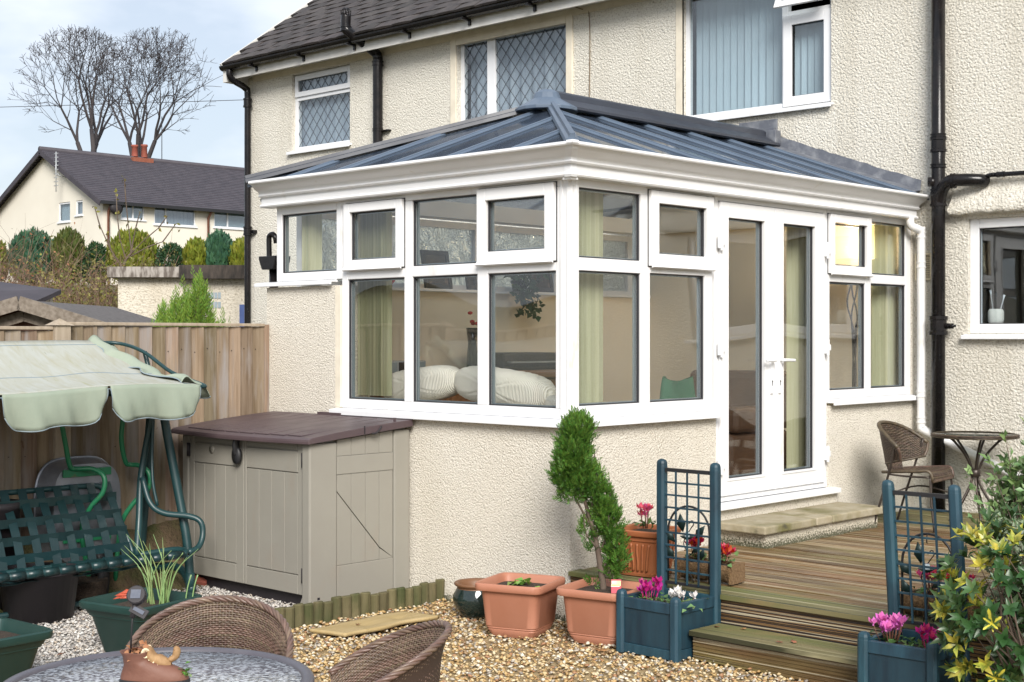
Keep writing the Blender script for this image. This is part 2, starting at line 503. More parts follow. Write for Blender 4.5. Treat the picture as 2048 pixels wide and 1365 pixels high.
X['tile'] = mk('brown roof tile', (0.02788, 0.02296, 0.02296), (0.05412, 0.04428, 0.041), ns=9, rough=.75, bump=.5, bs=90, bd=.004, rnd=.28, dirt=((0.082, 0.0738, 0.0574), 14, .64, .8, (1, 1, 1)))
X['tile_far'] = mk('far dark roof tile', (.038, .034, .043), (.055, .048, .058), ns=3, rough=.7, rnd=.1)
X['black_pipe'] = mk('black pipe', (.006, .006, .007), (.012, .010, .010), ns=8, rough=.16, rough2=.30, spec=.28, bump=.15, bs=60, bd=.003)
X['black'] = mk('matt black', (.015, .015, .017), rough=.5)
X['white_pipe'] = mk('white plastic pipe', (0.72, 0.72, 0.72), rough=.3, dirt=((0.54, 0.513, 0.432), 6, .6, .85, (1, 1, .5)))
X['fascia'] = mk('painted fascia', (.70, .69, .66), (.58, .56, .52), ns=5, rough=.5)
X['vent'] = mk('cream vent', (.62, .55, .40), rough=.5)
X['interior'] = mk('cream painted interior wall', (.87, .76, .585), (.84, .73, .555), ns=2, rough=.8, bump=.2, bs=60, bd=.003)
X['ceiling'] = mk('pale ceiling', (.72, .68, .60), rough=.8)
X['carpet'] = mk('beige floor', (.52, .44, .33), rough=.9)
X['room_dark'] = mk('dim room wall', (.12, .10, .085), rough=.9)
X['blind'] = mk('sage blind fabric', (.40, .40, .25), (.47, .47, .32), ns=3, st=(60, 60, 1), rough=.85, transl=.25, rnd=.22)
X['blind_white'] = mk('pale blue white blind', (.72, .80, .83), (.64, .73, .77), ns=3, st=(40, 40, 1), rough=.8, transl=.25, rnd=.07)
X['net'] = mk('grey net curtain', (.40, .43, .49), (.58, .61, .66), ns=2.5, st=(6, 6, .5), rough=.9)
X['cushion'] = rib_mat()
X['sofa'] = mk('brown leather', (.10, .055, .035), (.14, .08, .05), ns=5, rough=.45)
X['oak'] = mk('brown cabinet wood', (.20, .09, .04), (.28, .13, .055), ns=4, st=(1, 8, 8), rough=.4)
X['silver'] = mk('silver plastic', (.45, .47, .48), rough=.35, metal=.3)
X['photo'] = mk('dark photograph', (.03, .022, .02), (.30, .20, .15), ns=7, lo=.55, hi=.75, rough=.15)
X['redpaint'] = mk('red ornament', (.55, .02, .03), rough=.25)
X['lampshade'] = None
X['board'] = mk('weathered fence board', (0.1438, 0.0975, 0.05476), (0.2799, 0.2145, 0.1474), ns=3.0, nd=8, st=(9, 9, .55), lo=.3, hi=.7, rough=.85, bump=.35, bs=30, bst=(8, 8, .4), bd=.006, rnd=.30, dist=.6,
                dirt=[((.26, .235, .22), 2.2, .5, .72, (5, 5, .6)), ((.12, .07, .035), 6.5, .70, .76, (3, 3, 1.4)), ((.15, .15, .05), 1.3, .6, .85, (1, 1, .5))])
X['post'] = mk('pale fence post wood', (0.368, 0.304, 0.232), (0.288, 0.232, 0.168), ns=4, st=(7, 7, .6), rough=.85, bump=.3, bs=30, bst=(6, 6, .5), bd=.004)
X['shed_wood'] = mk('grey weathered shed wood', (.13, .105, .08), (.22, .185, .15), ns=4, st=(6, 6, 6), rough=.9)
X['moss'] = mk('mossy soil', (.07, .085, .022), (.13, .085, .05), ns=5, rough=.95, bump=1, bs=35, bd=.03)
X['box_beige'] = mk('taupe moulded plastic', (0.2666, 0.2529, 0.2166), (0.2452, 0.2302, 0.198), ns=2, rough=.5, rough2=.6, bump=.25, bs=220, bst=(3, 3, .4), bd=.002, dirt=((0.2559, 0.2189, 0.1792), 3.5, .6, .85, (1, 1, .5)))
X['box_lid'] = mk('plum brown plastic lid', (0.068, 0.0459, 0.051), (0.0833, 0.0578, 0.0612), ns=3, rough=.42, rough2=.55, bump=.25, bs=120, bst=(.3, 3, 3), bd=.002)
X['box_base'] = mk('near black plastic', (.018, .015, .018), rough=.6)
X['canopy'] = mk('faded green canopy cloth', (0.2709, 0.3227, 0.2573), (0.3146, 0.3595, 0.286), ns=3, rough=.85, bump=.25, bs=9, bd=.012, transl=.15)
X['canopy_top'] = mk('bleached canopy cloth', (0.4, 0.4134, 0.376), (0.344, 0.3354, 0.256), ns=3.5, st=(1.2, 4.5, 1), lo=.4, hi=.75, rough=.9, bump=.2, bs=9, bd=.01, transl=.12, dist=.8,
                     dirt=[((.30, .30, .18), 5.0, .60, .80, (1, 5, 1)), ((.20, .21, .13), 9.0, .66, .8, (1, 7, 1))])
X['piping'] = mk('grey blue piping', (.20, .25, .28), rough=.8)
X['swing_green'] = mk('dark teal green metal', (0.0075, 0.03375, 0.036), (0.0135, 0.0465, 0.0495), ns=6, rough=.32, rough2=.45, spec=.5)
X['strap'] = mk('dark teal plastic strap', (0.0049, 0.0224, 0.0245), (0.0084, 0.0308, 0.0336), ns=6, rough=.35, rnd=.15)
X['barrow_green'] = mk('bright green enamel', (.015, .16, .07), rough=.35, dirt=((.16, .06, .03), 9, .62, .72, (1, 1, 1)))
X['galv'] = mk('galvanised steel', (.34, .36, .40), (.24, .25, .28), ns=7, rough=.4, metal=.75, bump=.2, bs=12, bd=.01, dirt=((.16, .10, .08), 5, .62, .8, (1, 1, 1)))
X['planter_green'] = mk('dark green plastic', (0.0096, 0.036, 0.0304), (0.0136, 0.0448, 0.0384), ns=5, rough=.4, rough2=.5)
X['soil'] = mk('potting soil', (.035, .022, .014), (.06, .04, .026), ns=30, rough=.95, bump=1, bs=90, bd=.02)
X['terra'] = mk('salmon plastic terracotta', (0.368, 0.152, 0.092), (0.4, 0.176, 0.112), ns=4, rough=.5, rough2=.6, bump=.1, bs=80, bd=.003, dirt=((0.336, 0.136, 0.08), 6, .62, .85, (1, 1, 1)))
X['terra2'] = mk('orange fluted terracotta', (0.306, 0.09775, 0.0357), (0.3485, 0.1232, 0.0493), ns=5, rough=.5, dirt=((0.255, 0.085, 0.0425), 8, .62, .8, (1, 1, 1)))
X['glaze'] = mk('dark green black glaze', (.008, .016, .016), (.015, .028, .024), ns=6, rough=.08, coat=.5)
X['clay'] = mk('brown clay rim', (.16, .075, .035), rough=.5)
X['blue'] = mk('teal blue stained timber', (0.00864, 0.0324, 0.0504), (0.01872, 0.06336, 0.09), ns=3.5, nd=8, st=(6, 6, .8), lo=.3, hi=.7, rough=.45, rough2=.6, rnd=.12, bump=.2, bs=30, bst=(6, 6, .6), bd=.003,
               dirt=[((.006, .020, .034), 3.0, .48, .72, (2, 2, 1))])
X['blue_dark'] = mk('dark teal blue panel', (0.006, 0.021, 0.0345), (0.012, 0.042, 0.0615), ns=3, st=(4, 4, .7), rough=.45, rough2=.6)
X['leaf_metal'] = mk('dark green metal leaf', (.012, .032, .030), rough=.4, metal=.3)
X['iron'] = mk('dark bronze iron', (.045, .035, .030), (.07, .055, .045), ns=20, rough=.4, metal=.5)
X['wicker_dark'] = mk('dark brown wicker', (.045, .030, .021), (.10, .068, .045), ns=30, rough=.5, isl=.3)
X['wicker'] = mk('brown resin wicker', (0.0945, 0.06, 0.04275), (0.1575, 0.108, 0.076), ns=14, rough=.40, isl=.30)
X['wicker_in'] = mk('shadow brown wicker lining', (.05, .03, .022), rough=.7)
X['deck'] = mk('wet weathered decking', (0.1189, 0.06497, 0.02456), (0.2046, 0.125, 0.05057), ns=2.2, nd=8, st=(.55, 7, 7), lo=.3, hi=.7, rough=.26, rough2=.6, rnd=.22, bump=.35, bs=30, bst=(.5, 8, 8), bd=.004,
               dirt=[((.17, .15, .055), 1.1, .50, .70, (.6, 1.6, 1)), ((.075, .042, .018), 1.4, .48, .68, (.6, 1.5, 1)), ((.40, .345, .24), 3.0, .555, .61, (.14, 26, 1)), ((.035, .022, .012), 3.3, .585, .63, (.14, 31, 1))])
X['deck_green'] = mk('algae covered decking', (0.108, 0.0972, 0.0396), (0.1728, 0.144, 0.0684), ns=2.5, nd=8, st=(.6, 7, 7), rough=.6, rnd=.1, bump=.25, bs=30, bst=(.5, 8, 8), bd=.003,
                     dirt=[((.10, .115, .03), 1.6, .45, .7, (.8, 1.6, 1)), ((.24, .16, .07), 2, .6, .8, (.8, 1.5, 1)), ((.27, .245, .14), 3.0, .57, .62, (.14, 26, 1)), ((.035, .034, .014), 3.3, .57, .62, (.14, 31, 1))])
X['slab'] = mk('mossy concrete slab', (0.289, 0.2465, 0.1573), (0.357, 0.3145, 0.2295), ns=12, rough=.9, bump=.7, bs=45, bd=.006, rnd=.06, dirt=[((0.1445, 0.1318, 0.051), 3.2, .5, .72, (1, 1, 1)), ((0.085, 0.0765, 0.0425), 9, .64, .78, (1, 1, 1))])
X['log'] = mk('mossy log edging', (0.0806, 0.0713, 0.0279), (0.1364, 0.1147, 0.0558), ns=4, st=(5, 5, .8), rough=.85, bump=.4, bs=25, bst=(4, 4, .6), bd=.004, rnd=.2, dirt=((0.0434, 0.0527, 0.01364), 3.5, .5, .72, (1, 1, 1)))
X['plank'] = mk('yellowed timber plank', (0.34, 0.2465, 0.1062), (0.3995, 0.3017, 0.153), ns=3, st=(6, .7, 6), rough=.75, bump=.25, bs=20, bst=(4, .5, 4), bd=.003, dist=.7, dirt=((0.2295, 0.17, 0.0595), 4.5, .60, .74, (1, 1, 1)))
X['gold_ground'] = mk('golden gravel bed', (.28, .19, .085), (.46, .35, .19), ns=70, rough=.9, bump=1, bs=75, bd=.02)
X['white_ground'] = mk('grey white gravel bed', (0.27, 0.252, 0.234), (0.468, 0.45, 0.423), ns=90, rough=.9, bump=1, bs=95, bd=.02)
X['earth'] = mk('rough grass and earth', (.055, .06, .025), (.12, .095, .05), ns=1.2, rough=.95, bump=1, bs=4, bd=.1)
X['bark'] = mk('grey brown bark', (.085, .060, .045), (.13, .10, .075), ns=6, rough=.9, bump=.4, bs=20, bd=.02)
X['bark_far'] = mk('far bare tree bark', (.040, .036, .042), (.065, .056, .056), ns=2, rough=.9)
X['twig'] = mk('dry brown twig', (.15, .09, .06), (.22, .15, .10), ns=4, rough=.9, isl=.2)
X['brick_red'] = mk('red clay', (0.224, 0.0595, 0.035), (0.266, 0.084, 0.049), ns=6, rough=.8, rnd=.1)
X['leather'] = mk('brown boot leather', (0.1188, 0.04464, 0.02736), (0.1656, 0.072, 0.0468), ns=9, rough=.45, rough2=.65, bump=.5, bs=40, bd=.004)
X['fur'] = mk('tan ornament', (0.208, 0.104, 0.04), (0.368, 0.224, 0.104), ns=18, rough=.7, bump=.6, bs=70, bd=.006)
X['cream_fur'] = mk('cream ornament', (.75, .62, .42), rough=.6)
X['dragonfly'] = mk('red wing', (.50, .055, .03), (.65, .16, .08), ns=25, rough=.35, transl=.3)
X['solar'] = mk('solar cell', (.09, .10, .13), (.13, .14, .17), ns=30, rough=.12, coat=.5)
X['tag'] = mk('printed plant tag', (.80, .70, .10), (.75, .55, .60), ns=25, rough=.4)
def leafmat(name, c1, c2, isl=.25, rough=.45, transl=.25, ns=3.0):
    return mk(name, c1, c2, ns=ns, rough=rough, isl=isl, transl=transl)
X['thuja'] = leafmat('cypress green foliage', (0.045, 0.117, 0.0162), (0.108, 0.216, 0.0315), .40, ns=5)
X['thuja_light'] = leafmat('lime conifer foliage', (0.136, 0.238, 0.02975), (0.204, 0.323, 0.051), .3)
X['topi_blue'] = leafmat('blue green topiary foliage', (0.0315, 0.0935, 0.0495), (0.0495, 0.132, 0.0675), .3, rough=.6)
X['topi_dark'] = leafmat('dark green topiary foliage', (0.0242, 0.0682, 0.0242), (0.0385, 0.0935, 0.033), .3, rough=.6)
X['topi_gold'] = leafmat('golden green topiary foliage', (.13, .16, .015), (.20, .22, .02), .3, rough=.6)
X['topi_olive'] = leafmat('olive topiary foliage', (.06, .085, .015), (.09, .11, .02), .3, rough=.6)
X['bram_leaf'] = leafmat('bramble leaf', (.11, .12, .03), (.24, .20, .05), .5, rough=.6)
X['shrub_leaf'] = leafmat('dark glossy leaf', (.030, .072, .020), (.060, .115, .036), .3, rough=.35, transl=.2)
X['yellow_leaf'] = leafmat('yellow green leaf', (.16, .20, .03), (.55, .50, .07), .3, rough=.35, ns=30)
X['pale_leaf'] = leafmat('pale green shrub leaf', (.13, .215, .075), (.19, .29, .115), .3, rough=.4)
X['silver_leaf'] = leafmat('silver variegated leaf', (.20, .27, .16), (.42, .47, .33), .25, rough=.45)
X['leaf_fallen'] = mk('fallen brown leaf', (.24, .095, .04), (.32, .15, .07), ns=20, rough=.7, rnd=.25)
X['chive'] = leafmat('pale chive leaf', (.24, .36, .13), (.34, .46, .20), .25)
X['cyc_leaf'] = leafmat('cyclamen leaf', (.05, .13, .03), (.14, .24, .08), .3)
X['seedling'] = leafmat('bright seedling leaf', (.20, .36, .06), (.30, .45, .12), .2)
for nm, c in (('white', (.80, .76, .74)), ('purple', (.42, .012, .20)), ('pink', (.70, .17, .52)), ('magenta', (.48, .015, .17)), ('red', (.45, .008, .03)), ('rose', (.70, .10, .22)), ('crimson', (.55, .03, .09))):
    X['pet_' + nm] = mk(nm + ' petal', c, rough=.5, transl=.3, isl=.15)
X['coir'] = mk('coir liner', (.17, .095, .04), (.27, .17, .085), ns=60, rough=.95, bump=1, bs=120, bd=.02)

def varieg_mat():
    m, n, l, out = node_mat('variegated leaf')
    t = n.new('ShaderNodeTexCoord'); sx = n.new('ShaderNodeSeparateXYZ'); l.new(t.outputs['Object'], sx.inputs[0])
    oi = n.new('ShaderNodeObjectInfo')
    q = n.new('ShaderNodeTexNoise'); q.inputs['Scale'].default_value = 45; l.new(t.outputs['Object'], q.inputs['Vector'])
    a = mathn(n, l, 'MULTIPLY', mathn(n, l, 'ABSOLUTE', sx.outputs[0]), 90.0)
    k = mathn(n, l, 'ADD', a, mathn(n, l, 'MULTIPLY', q.outputs['Fac'], .9))
    c = ramp(n, l, mathn(n, l, 'MULTIPLY', k, .5), .36, .50, (.62, .55, .07), (.055, .105, .03))
    hv = n.new('ShaderNodeHueSaturation'); l.new(c, hv.inputs['Color'])
    l.new(mathn(n, l, 'ADD', mathn(n, l, 'MULTIPLY', oi.outputs['Random'], .5), .75), hv.inputs['Value'])
    b = n.new('ShaderNodeBsdfPrincipled'); b.inputs['Roughness'].default_value = .35
    l.new(hv.outputs[0], b.inputs['Base Color'])
    tr = n.new('ShaderNodeBsdfTranslucent'); l.new(hv.outputs[0], tr.inputs['Color'])
    ms = n.new('ShaderNodeMixShader'); ms.inputs[0].default_value = .2; l.new(b.outputs[0], ms.inputs[1]); l.new(tr.outputs[0], ms.inputs[2])
    l.new(ms.outputs[0], out.inputs['Surface']); return m
X['varieg'] = varieg_mat()

def pebble_mat(name, cols, rough):
    m, n, l, out = node_mat(name)
    g = n.new('ShaderNodeNewGeometry')
    r = n.new('ShaderNodeValToRGB'); r.color_ramp.interpolation = 'CONSTANT'
    el = r.color_ramp.elements
    while len(el) < len(cols): el.new(.5)
    acc = 0
    for i, (wt, c) in enumerate(cols):
        el[i].position = acc; el[i].color = c4(c); acc += wt
    l.new(g.outputs['Random Per Island'], r.inputs['Fac'])
    b = n.new('ShaderNodeBsdfPrincipled'); b.inputs['Roughness'].default_value = rough
    t = n.new('ShaderNodeTexCoord'); q = n.new('ShaderNodeTexNoise'); q.inputs['Scale'].default_value = 160; q.inputs['Detail'].default_value = 3
    l.new(t.outputs['Object'], q.inputs['Vector'])
    c = mixc(n, l, mathn(n, l, 'MULTIPLY', q.outputs['Fac'], .8), r.outputs[0], mixc(n, l, 1.0, r.outputs[0], (.62, .58, .52), 'MULTIPLY'))
    l.new(c, b.inputs['Base Color']); l.new(b.outputs[0], out.inputs['Surface']); return m
X['peb_gold'] = pebble_mat('golden pebble', [(.16, (.60, .46, .25)), (.16, (.52, .36, .16)), (.13, (.66, .55, .36)), (.12, (.42, .27, .11)), (.10, (.33, .22, .12)), (.10, (.72, .66, .54)), (.08, (.28, .25, .22)), (.08, (.38, .20, .10)), (.07, (.48, .43, .36))], .5)
X['peb_white'] = pebble_mat('white grey chipping', [(.25, (.62, .60, .57)), (.2, (.52, .49, .46)), (.15, (.72, .71, .69)), (.15, (.42, .39, .37)), (.1, (.58, .52, .45)), (.08, (.34, .31, .30)), (.07, (.50, .42, .34))], .65)

def emit_mat(name, col, st):
    m, n, l, out = node_mat(name)
    b = n.new('ShaderNodeBsdfPrincipled'); b.inputs['Base Color'].default_value = (.8, .7, .5, 1)
    sock(b, 'Emission Color').default_value = c4(col); sock(b, 'Emission Strength').default_value = st
    l.new(b.outputs[0], out.inputs['Surface']); return m
X['lampshade'] = emit_mat('lit glass bowl', (1, .74, .40), .75)

X['ripple'] = glass_mat('rippled table glass', .45, (.75, .80, .82), wav=.0036, ws=75, rough=.03, white_sheen=.26)
# ------------------------------------------------------------------ ground
def terrain(x, y):
    d = max(0.0, -x - 10.5)
    s = min(1.0, d / 26.0); s = s * s * (3 - 2 * s)
    return s * 3.4 + 0.10 * math.sin(x * .35) * math.cos(y * .3) * min(1, d / 6)
xs = sorted(set([-400, -250, -160, -110, -80] + [-60 + 2.0 * i for i in range(25)] + [-11, 0, 12, 30, 60, 120, 250]))
ys = [-250, -120, -60, -30] + [-20 + 3.0 * i for i in range(30)] + [90, 130, 200, 320]
v = [(x, y, terrain(x, y) - .02) for y in ys for x in xs]
nx = len(xs)
f = [(j*nx+i, j*nx+i+1, (j+1)*nx+i+1, (j+1)*nx+i) for j in range(len(ys)-1) for i in range(nx-1)]
g = M().raw(v, f, 0, True).build('ground', X['earth']); structure(g)
g = M().raw([(-1.06, -9, -.012), (9, -9, -.012), (9, .4, -.012), (-1.06, .4, -.012)], [(0, 1, 2, 3)]).build('gravel_path', X['gold_ground']); structure(g)
g = M().raw([(-3.0, -9, -.008), (-1.06, -9, -.008), (-1.06, .1, -.008), (-3.0, .1, -.008)], [(0, 1, 2, 3)]).build('gravel_bed', X['white_ground']); structure(g)

# pebbles lying loose on both beds
def pebble_shape(n_var=1):
    base = [(0,0,1),(0,0,-1)] + [(math.cos(a), math.sin(a), 0) for a in [k*PI/3 for k in range(6)]] + \
           [(.75*math.cos(a+PI/6), .75*math.sin(a+PI/6), .62) for a in [k*PI*2/3 for k in range(3)]] + \
           [(.75*math.cos(a-PI/6), .75*math.sin(a-PI/6), -.62) for a in [k*PI*2/3 for k in range(3)]]
    import bmesh
    bm = bmesh.new()
    for p in base: bm.verts.new(p)
    bmesh.ops.convex_hull(bm, input=bm.verts)
    bmesh.ops.triangulate(bm, faces=bm.faces)
    bm.verts.ensure_lookup_table()
    bm.verts.index_update()
    V = np.array([v.co[:] for v in bm.verts]); F = np.array([[q.index for q in f.verts] for f in bm.faces])
    bm.free(); return V, F
PV, PF = pebble_shape()
def pebbles(name, P, size, mat, kind='stuff'):
    n = len(P)
    sc = size[:, None] * rng.uniform([.85, .6, .38], [1.25, 1.0, .7], (n, 3))
    a = rng.uniform(0, 2*PI, n); tx = rng.normal(0, .35, n); ty = rng.normal(0, .35, n)
    V = PV[None] * sc[:, None, :] * rng.uniform(.82, 1.15, (n, len(PV), 1))
    ca, sa = np.cos(a), np.sin(a)
    x, y, z = V[..., 0], V[..., 1], V[..., 2]
    z2 = z + x * np.tan(tx)[:, None] * .6 + y * np.tan(ty)[:, None] * .6
    W = np.stack([x*ca[:, None] - y*sa[:, None], x*sa[:, None] + y*ca[:, None], z2], -1) + P[:, None, :]
    F = PF[None] + (np.arange(n) * len(PV))[:, None, None]
    return np_mesh(name, W.reshape(-1, 3), F.reshape(-1, 3), mat, kind=kind, smooth=True)
def scatter(n, poly_fn):
    out = []
    while len(out) < n:
        p = poly_fn()
        if p is not None: out.append(p)
    return np.array(out)
def gold_pt():
    x = random.uniform(-1.05, 3.3); y = random.uniform(-4.6, .05)
    if y > -.05 and x > 1.0: return None
    if x < .02 and y > -.01: return None
    return (x, y, random.uniform(-.006, .012))
P = scatter(33000, gold_pt)
pebbles('pebbles', P, rng.uniform(.007, .0155, len(P)), X['peb_gold'])
def white_pt():
    x = random.uniform(-2.98, -1.10); y = random.uniform(-4.4, -.02)
    return (x, y, random.uniform(-.005, .010))
P = scatter(25000, white_pt)
pebbles('chippings', P, rng.uniform(.006, .0125, len(P)), X['peb_white'])

# ------------------------------------------------------------------ main house
HY = 4.25
house = thing('house', 'large cream roughcast house with brown tiled roof and black pipes behind the conservatory', 'house', (-3.0, HY, 0))
def wall_holes(m, a0, a1, z0, z1, holes, y, depth, axis='x', sgn=1, mi=0):
    """wall in plane y (axis x) or x (axis y) with rectangular openings and their reveals"""
    xs = sorted(set([a0, a1] + [h[0] for h in holes] + [h[1] for h in holes]))
    zs = sorted(set([z0, z1] + [h[2] for h in holes] + [h[3] for h in holes]))
    def P(a, z, d=0):
        return (a, y + sgn * d, z) if axis == 'x' else (y + sgn * d, a, z)
    for i in range(len(xs) - 1):
        for j in range(len(zs) - 1):
            cxm, czm = (xs[i] + xs[i+1]) / 2, (zs[j] + zs[j+1]) / 2
            if any(h[0] < cxm < h[1] and h[2] < czm < h[3] for h in holes): continue
            m.raw([P(xs[i], zs[j]), P(xs[i+1], zs[j]), P(xs[i+1], zs[j+1]), P(xs[i], zs[j+1])], [(0, 1, 2, 3)], mi)
    for h in holes:
        c = [(h[0], h[2]), (h[1], h[2]), (h[1], h[3]), (h[0], h[3])]
        for k in range(4):
            p, q = c[k], c[(k + 1) % 4]
            m.raw([P(*p), P(*q), P(q[0], q[1], depth), P(p[0], p[1], depth)], [(0, 1, 2, 3)], mi)
EZ = 4.99
W1 = (-8.19, -7.10, 3.94, 4.87); W2 = (-5.32, -3.75, 3.80, 4.88); WB = (-2.33, -.765, 3.69, 4.88); WK = (.465, 2.15, 1.725, 2.63)
m = M()
holes = [W1, W2, WB, WK]
wall_holes(m, -9.15, 7.0, -.1, EZ, holes, HY, .14)
m.raw([(-9.15, HY, -.1), (-9.15, HY, EZ), (-9.15, HY + 8, EZ), (-9.15, HY + 8, -.1)], [(0, 1, 2, 3)])
m.raw([(-9.15, HY, EZ), (-9.15, HY + 4, EZ + 2.9), (-9.15, HY + 8, EZ)], [(0, 1, 2)])
m.raw([(7, HY, -.1), (7, HY, EZ), (7, HY + 8, EZ), (7, HY + 8, -.1)], [(0, 1, 2, 3)])
m.raw([(-9.15, HY + 8, -.1), (-9.15, HY + 8, EZ), (7, HY + 8, EZ), (7, HY + 8, -.1)], [(0, 1, 2, 3)])
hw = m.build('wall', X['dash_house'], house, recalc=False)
m = M()   # smooth band of render under the eaves
m.box((-8.96, HY - .012, 4.885), (-5.36, HY + .02, EZ - .01)); m.box((-3.70, HY - .012, 4.885), (-2.40, HY + .02, EZ - .01)); m.box((-5.36, HY - .015, 4.90), (-3.70, HY + .02, EZ - .01))
m.build('render_band', X['plaster'], house)
m = M()
m.box((-9.15, HY + .9, -.1), (-9.1, HY + 1.0, .1))
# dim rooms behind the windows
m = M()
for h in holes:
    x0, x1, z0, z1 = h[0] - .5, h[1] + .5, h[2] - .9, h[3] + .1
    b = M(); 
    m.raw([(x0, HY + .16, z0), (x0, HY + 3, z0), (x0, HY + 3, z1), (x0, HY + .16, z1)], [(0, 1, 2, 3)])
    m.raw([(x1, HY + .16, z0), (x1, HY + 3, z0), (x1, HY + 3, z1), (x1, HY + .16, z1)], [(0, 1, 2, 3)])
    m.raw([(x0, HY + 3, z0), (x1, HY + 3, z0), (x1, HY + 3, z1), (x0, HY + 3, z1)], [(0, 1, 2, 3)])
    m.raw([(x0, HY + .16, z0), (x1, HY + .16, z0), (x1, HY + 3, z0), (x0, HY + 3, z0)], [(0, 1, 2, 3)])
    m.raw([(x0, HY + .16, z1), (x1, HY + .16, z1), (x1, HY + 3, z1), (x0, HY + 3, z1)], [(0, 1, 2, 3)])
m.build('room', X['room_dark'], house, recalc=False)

def frame_mesh(m, a0, a1, z0, z1, w, y0, y1, axis='x', mi=0, wb=None):
    """picture-frame of four bars; y0..y1 is its depth range, butt jointed"""
    wb = wb or w
    def B(a, b, c, d):
        if axis == 'x': m.box((a, y0, c), (b, y1, d), mi)
        else: m.box((y0, a, c), (y1, b, d), mi)
    B(a0, a0 + w, z0, z1); B(a1 - w, a1, z0, z1)
    B(a0 + w, a1 - w, z0, z0 + wb); B(a0 + w, a1 - w, z1 - w, z1)
def bar_mesh(m, a0, a1, z0, z1, y0, y1, axis='x', mi=0):
    if axis == 'x': m.box((a0, y0, z0), (a1, y1, z1), mi)
    else: m.box((y0, a0, z0), (y1, a1, z1), mi)
def pane(parent, a0, a1, z0, z1, y, axis='x', mat=None, t=.006, name='pane'):
    m = M(); bar_mesh(m, a0 - .004, a1 + .004, z0 - .004, z1 + .004, y, y + t, axis)
    return m.build(name, mat or X['glass'], parent)
def gasket(parent, a0, a1, z0, z1, y, axis='x', t=.006):
    m = M(); frame_mesh(m, a0, a1, z0, z1, t, y, y + .008, axis)
    return m.build('gasket', X['gasket'], parent)
def lattice(parent, a0, a1, z0, z1, y, sx, sz, r=.0038):
    m = M()
    k = sz / sx
    c = a0 - (z1 - z0) / k
    for sgn in (1, -1):
        q = -60
        while q < 60:
            # line: z = z0 + sgn*k*(x - (a0 + q*sx))
            xs0 = a0 + q * sx
            pts = []
            xa, xb = a0, a1
            za, zb = z0 + sgn * k * (xa - xs0), z0 + sgn * k * (xb - xs0)
            def clip(x, z):
                if z < z0: x = xs0 + (z0 - z0) / (sgn * k); z = z0
                if z > z1: x = xs0 + (z1 - z0) / (sgn * k); z = z1
                return x, z
            if max(za, zb) > z0 and min(za, zb) < z1:
                xa, za = clip(xa, za); xb, zb = clip(xb, zb)
                if abs(xb - xa) > .005:
                    m.bar((xa, y, za), (xb, y, zb), .0045, r * 1.4, up=(0, 1, 0))
            q += 1
    return m.build('lead_lattice', X['lead'], parent)
def sill(parent, a0, a1, z, y, proj, axis='x', th=.035, mat=None, sgn=-1):
    m = M()
    prof = [(y + .03 * -sgn, z), (y + sgn * proj, z - .012), (y + sgn * proj, z - th - .012), (y + sgn * (proj - .02), z - th - .012), (y + sgn * (proj - .02), z - th + .005), (y + .03 * -sgn, z - th + .005)]
    m.prism(prof, 'x' if axis == 'x' else 'y', a0, a1)
    return m.build('sill', mat or X['upvc_clean'], parent, bevel=.003)

FY = HY + .05        # frame face of the house windows, set back in the reveal
# small leaded window with top vent
win = M(); frame_mesh(win, W1[0], W1[1], W1[2], W1[3], .055, FY, FY + .06); bar_mesh(win, W1[0] + .055, W1[1] - .055, 4.555, 4.60, FY, FY + .06)
win = win.build('window', X['upvc_clean'], house, bevel=.004)
sm = M(); frame_mesh(sm, W1[0] + .02, W1[1] - .02, 4.60, 4.855, .06, FY - .022, FY - .001); sm.build('sash', X['upvc_clean'], win, bevel=.004)
for (a, b, c, d, yy) in ((W1[0] + .082, W1[1] - .082, 4.662, 4.793, FY + .012), (W1[0] + .056, W1[1] - .056, 3.996, 4.554, FY + .02)):
    pane(win, a, b, c, d, yy, mat=X['glass_house']); lattice(win, a, b, c, d, yy - .004, .137, .162)
m = M(); m.raw([(W1[0], FY + .10, W1[2]), (W1[1], FY + .10, W1[2]), (W1[1], FY + .10, W1[3]), (W1[0], FY + .10, W1[3])], [(0, 1, 2, 3)]); m.build('net_curtain', X['net'], win, recalc=False)
sill(win, W1[0] - .05, W1[1] + .03, W1[2] + .01, HY, .05)
# wide leaded window
win = M(); frame_mesh(win, W2[0], W2[1], W2[2], W2[3], .05, FY, FY + .06); bar_mesh(win, -4.92, -4.80, W2[2] + .05, W2[3] - .05, FY, FY + .06)
win = win.build('window', X['upvc_clean'], house, bevel=.004)
for (a, b) in ((W2[0] + .052, -4.922), (-4.798, W2[1] - .052)):
    pane(win, a, b, W2[2] + .052, W2[3] - .052, FY + .02, mat=X['glass_house']); lattice(win, a, b, W2[2] + .052, W2[3] - .052, FY + .016, .137, .162)
m = M(); m.grid(lambda u, t: (W2[0] + u * (W2[1] - W2[0]), FY + .16 + .025 * math.sin(u * 60), W2[2] + t * (W2[3] - W2[2])), 80, 1); m.build('net_curtain', X['net'], win, recalc=False)
mm = M(); frame_mesh(mm, W2[0] - .09, W2[1] + .08, 3.2, W2[3] + .03, .085, HY - .02, HY + .01)
mm.build('window_surround', X['plaster'], house, bevel=.006)
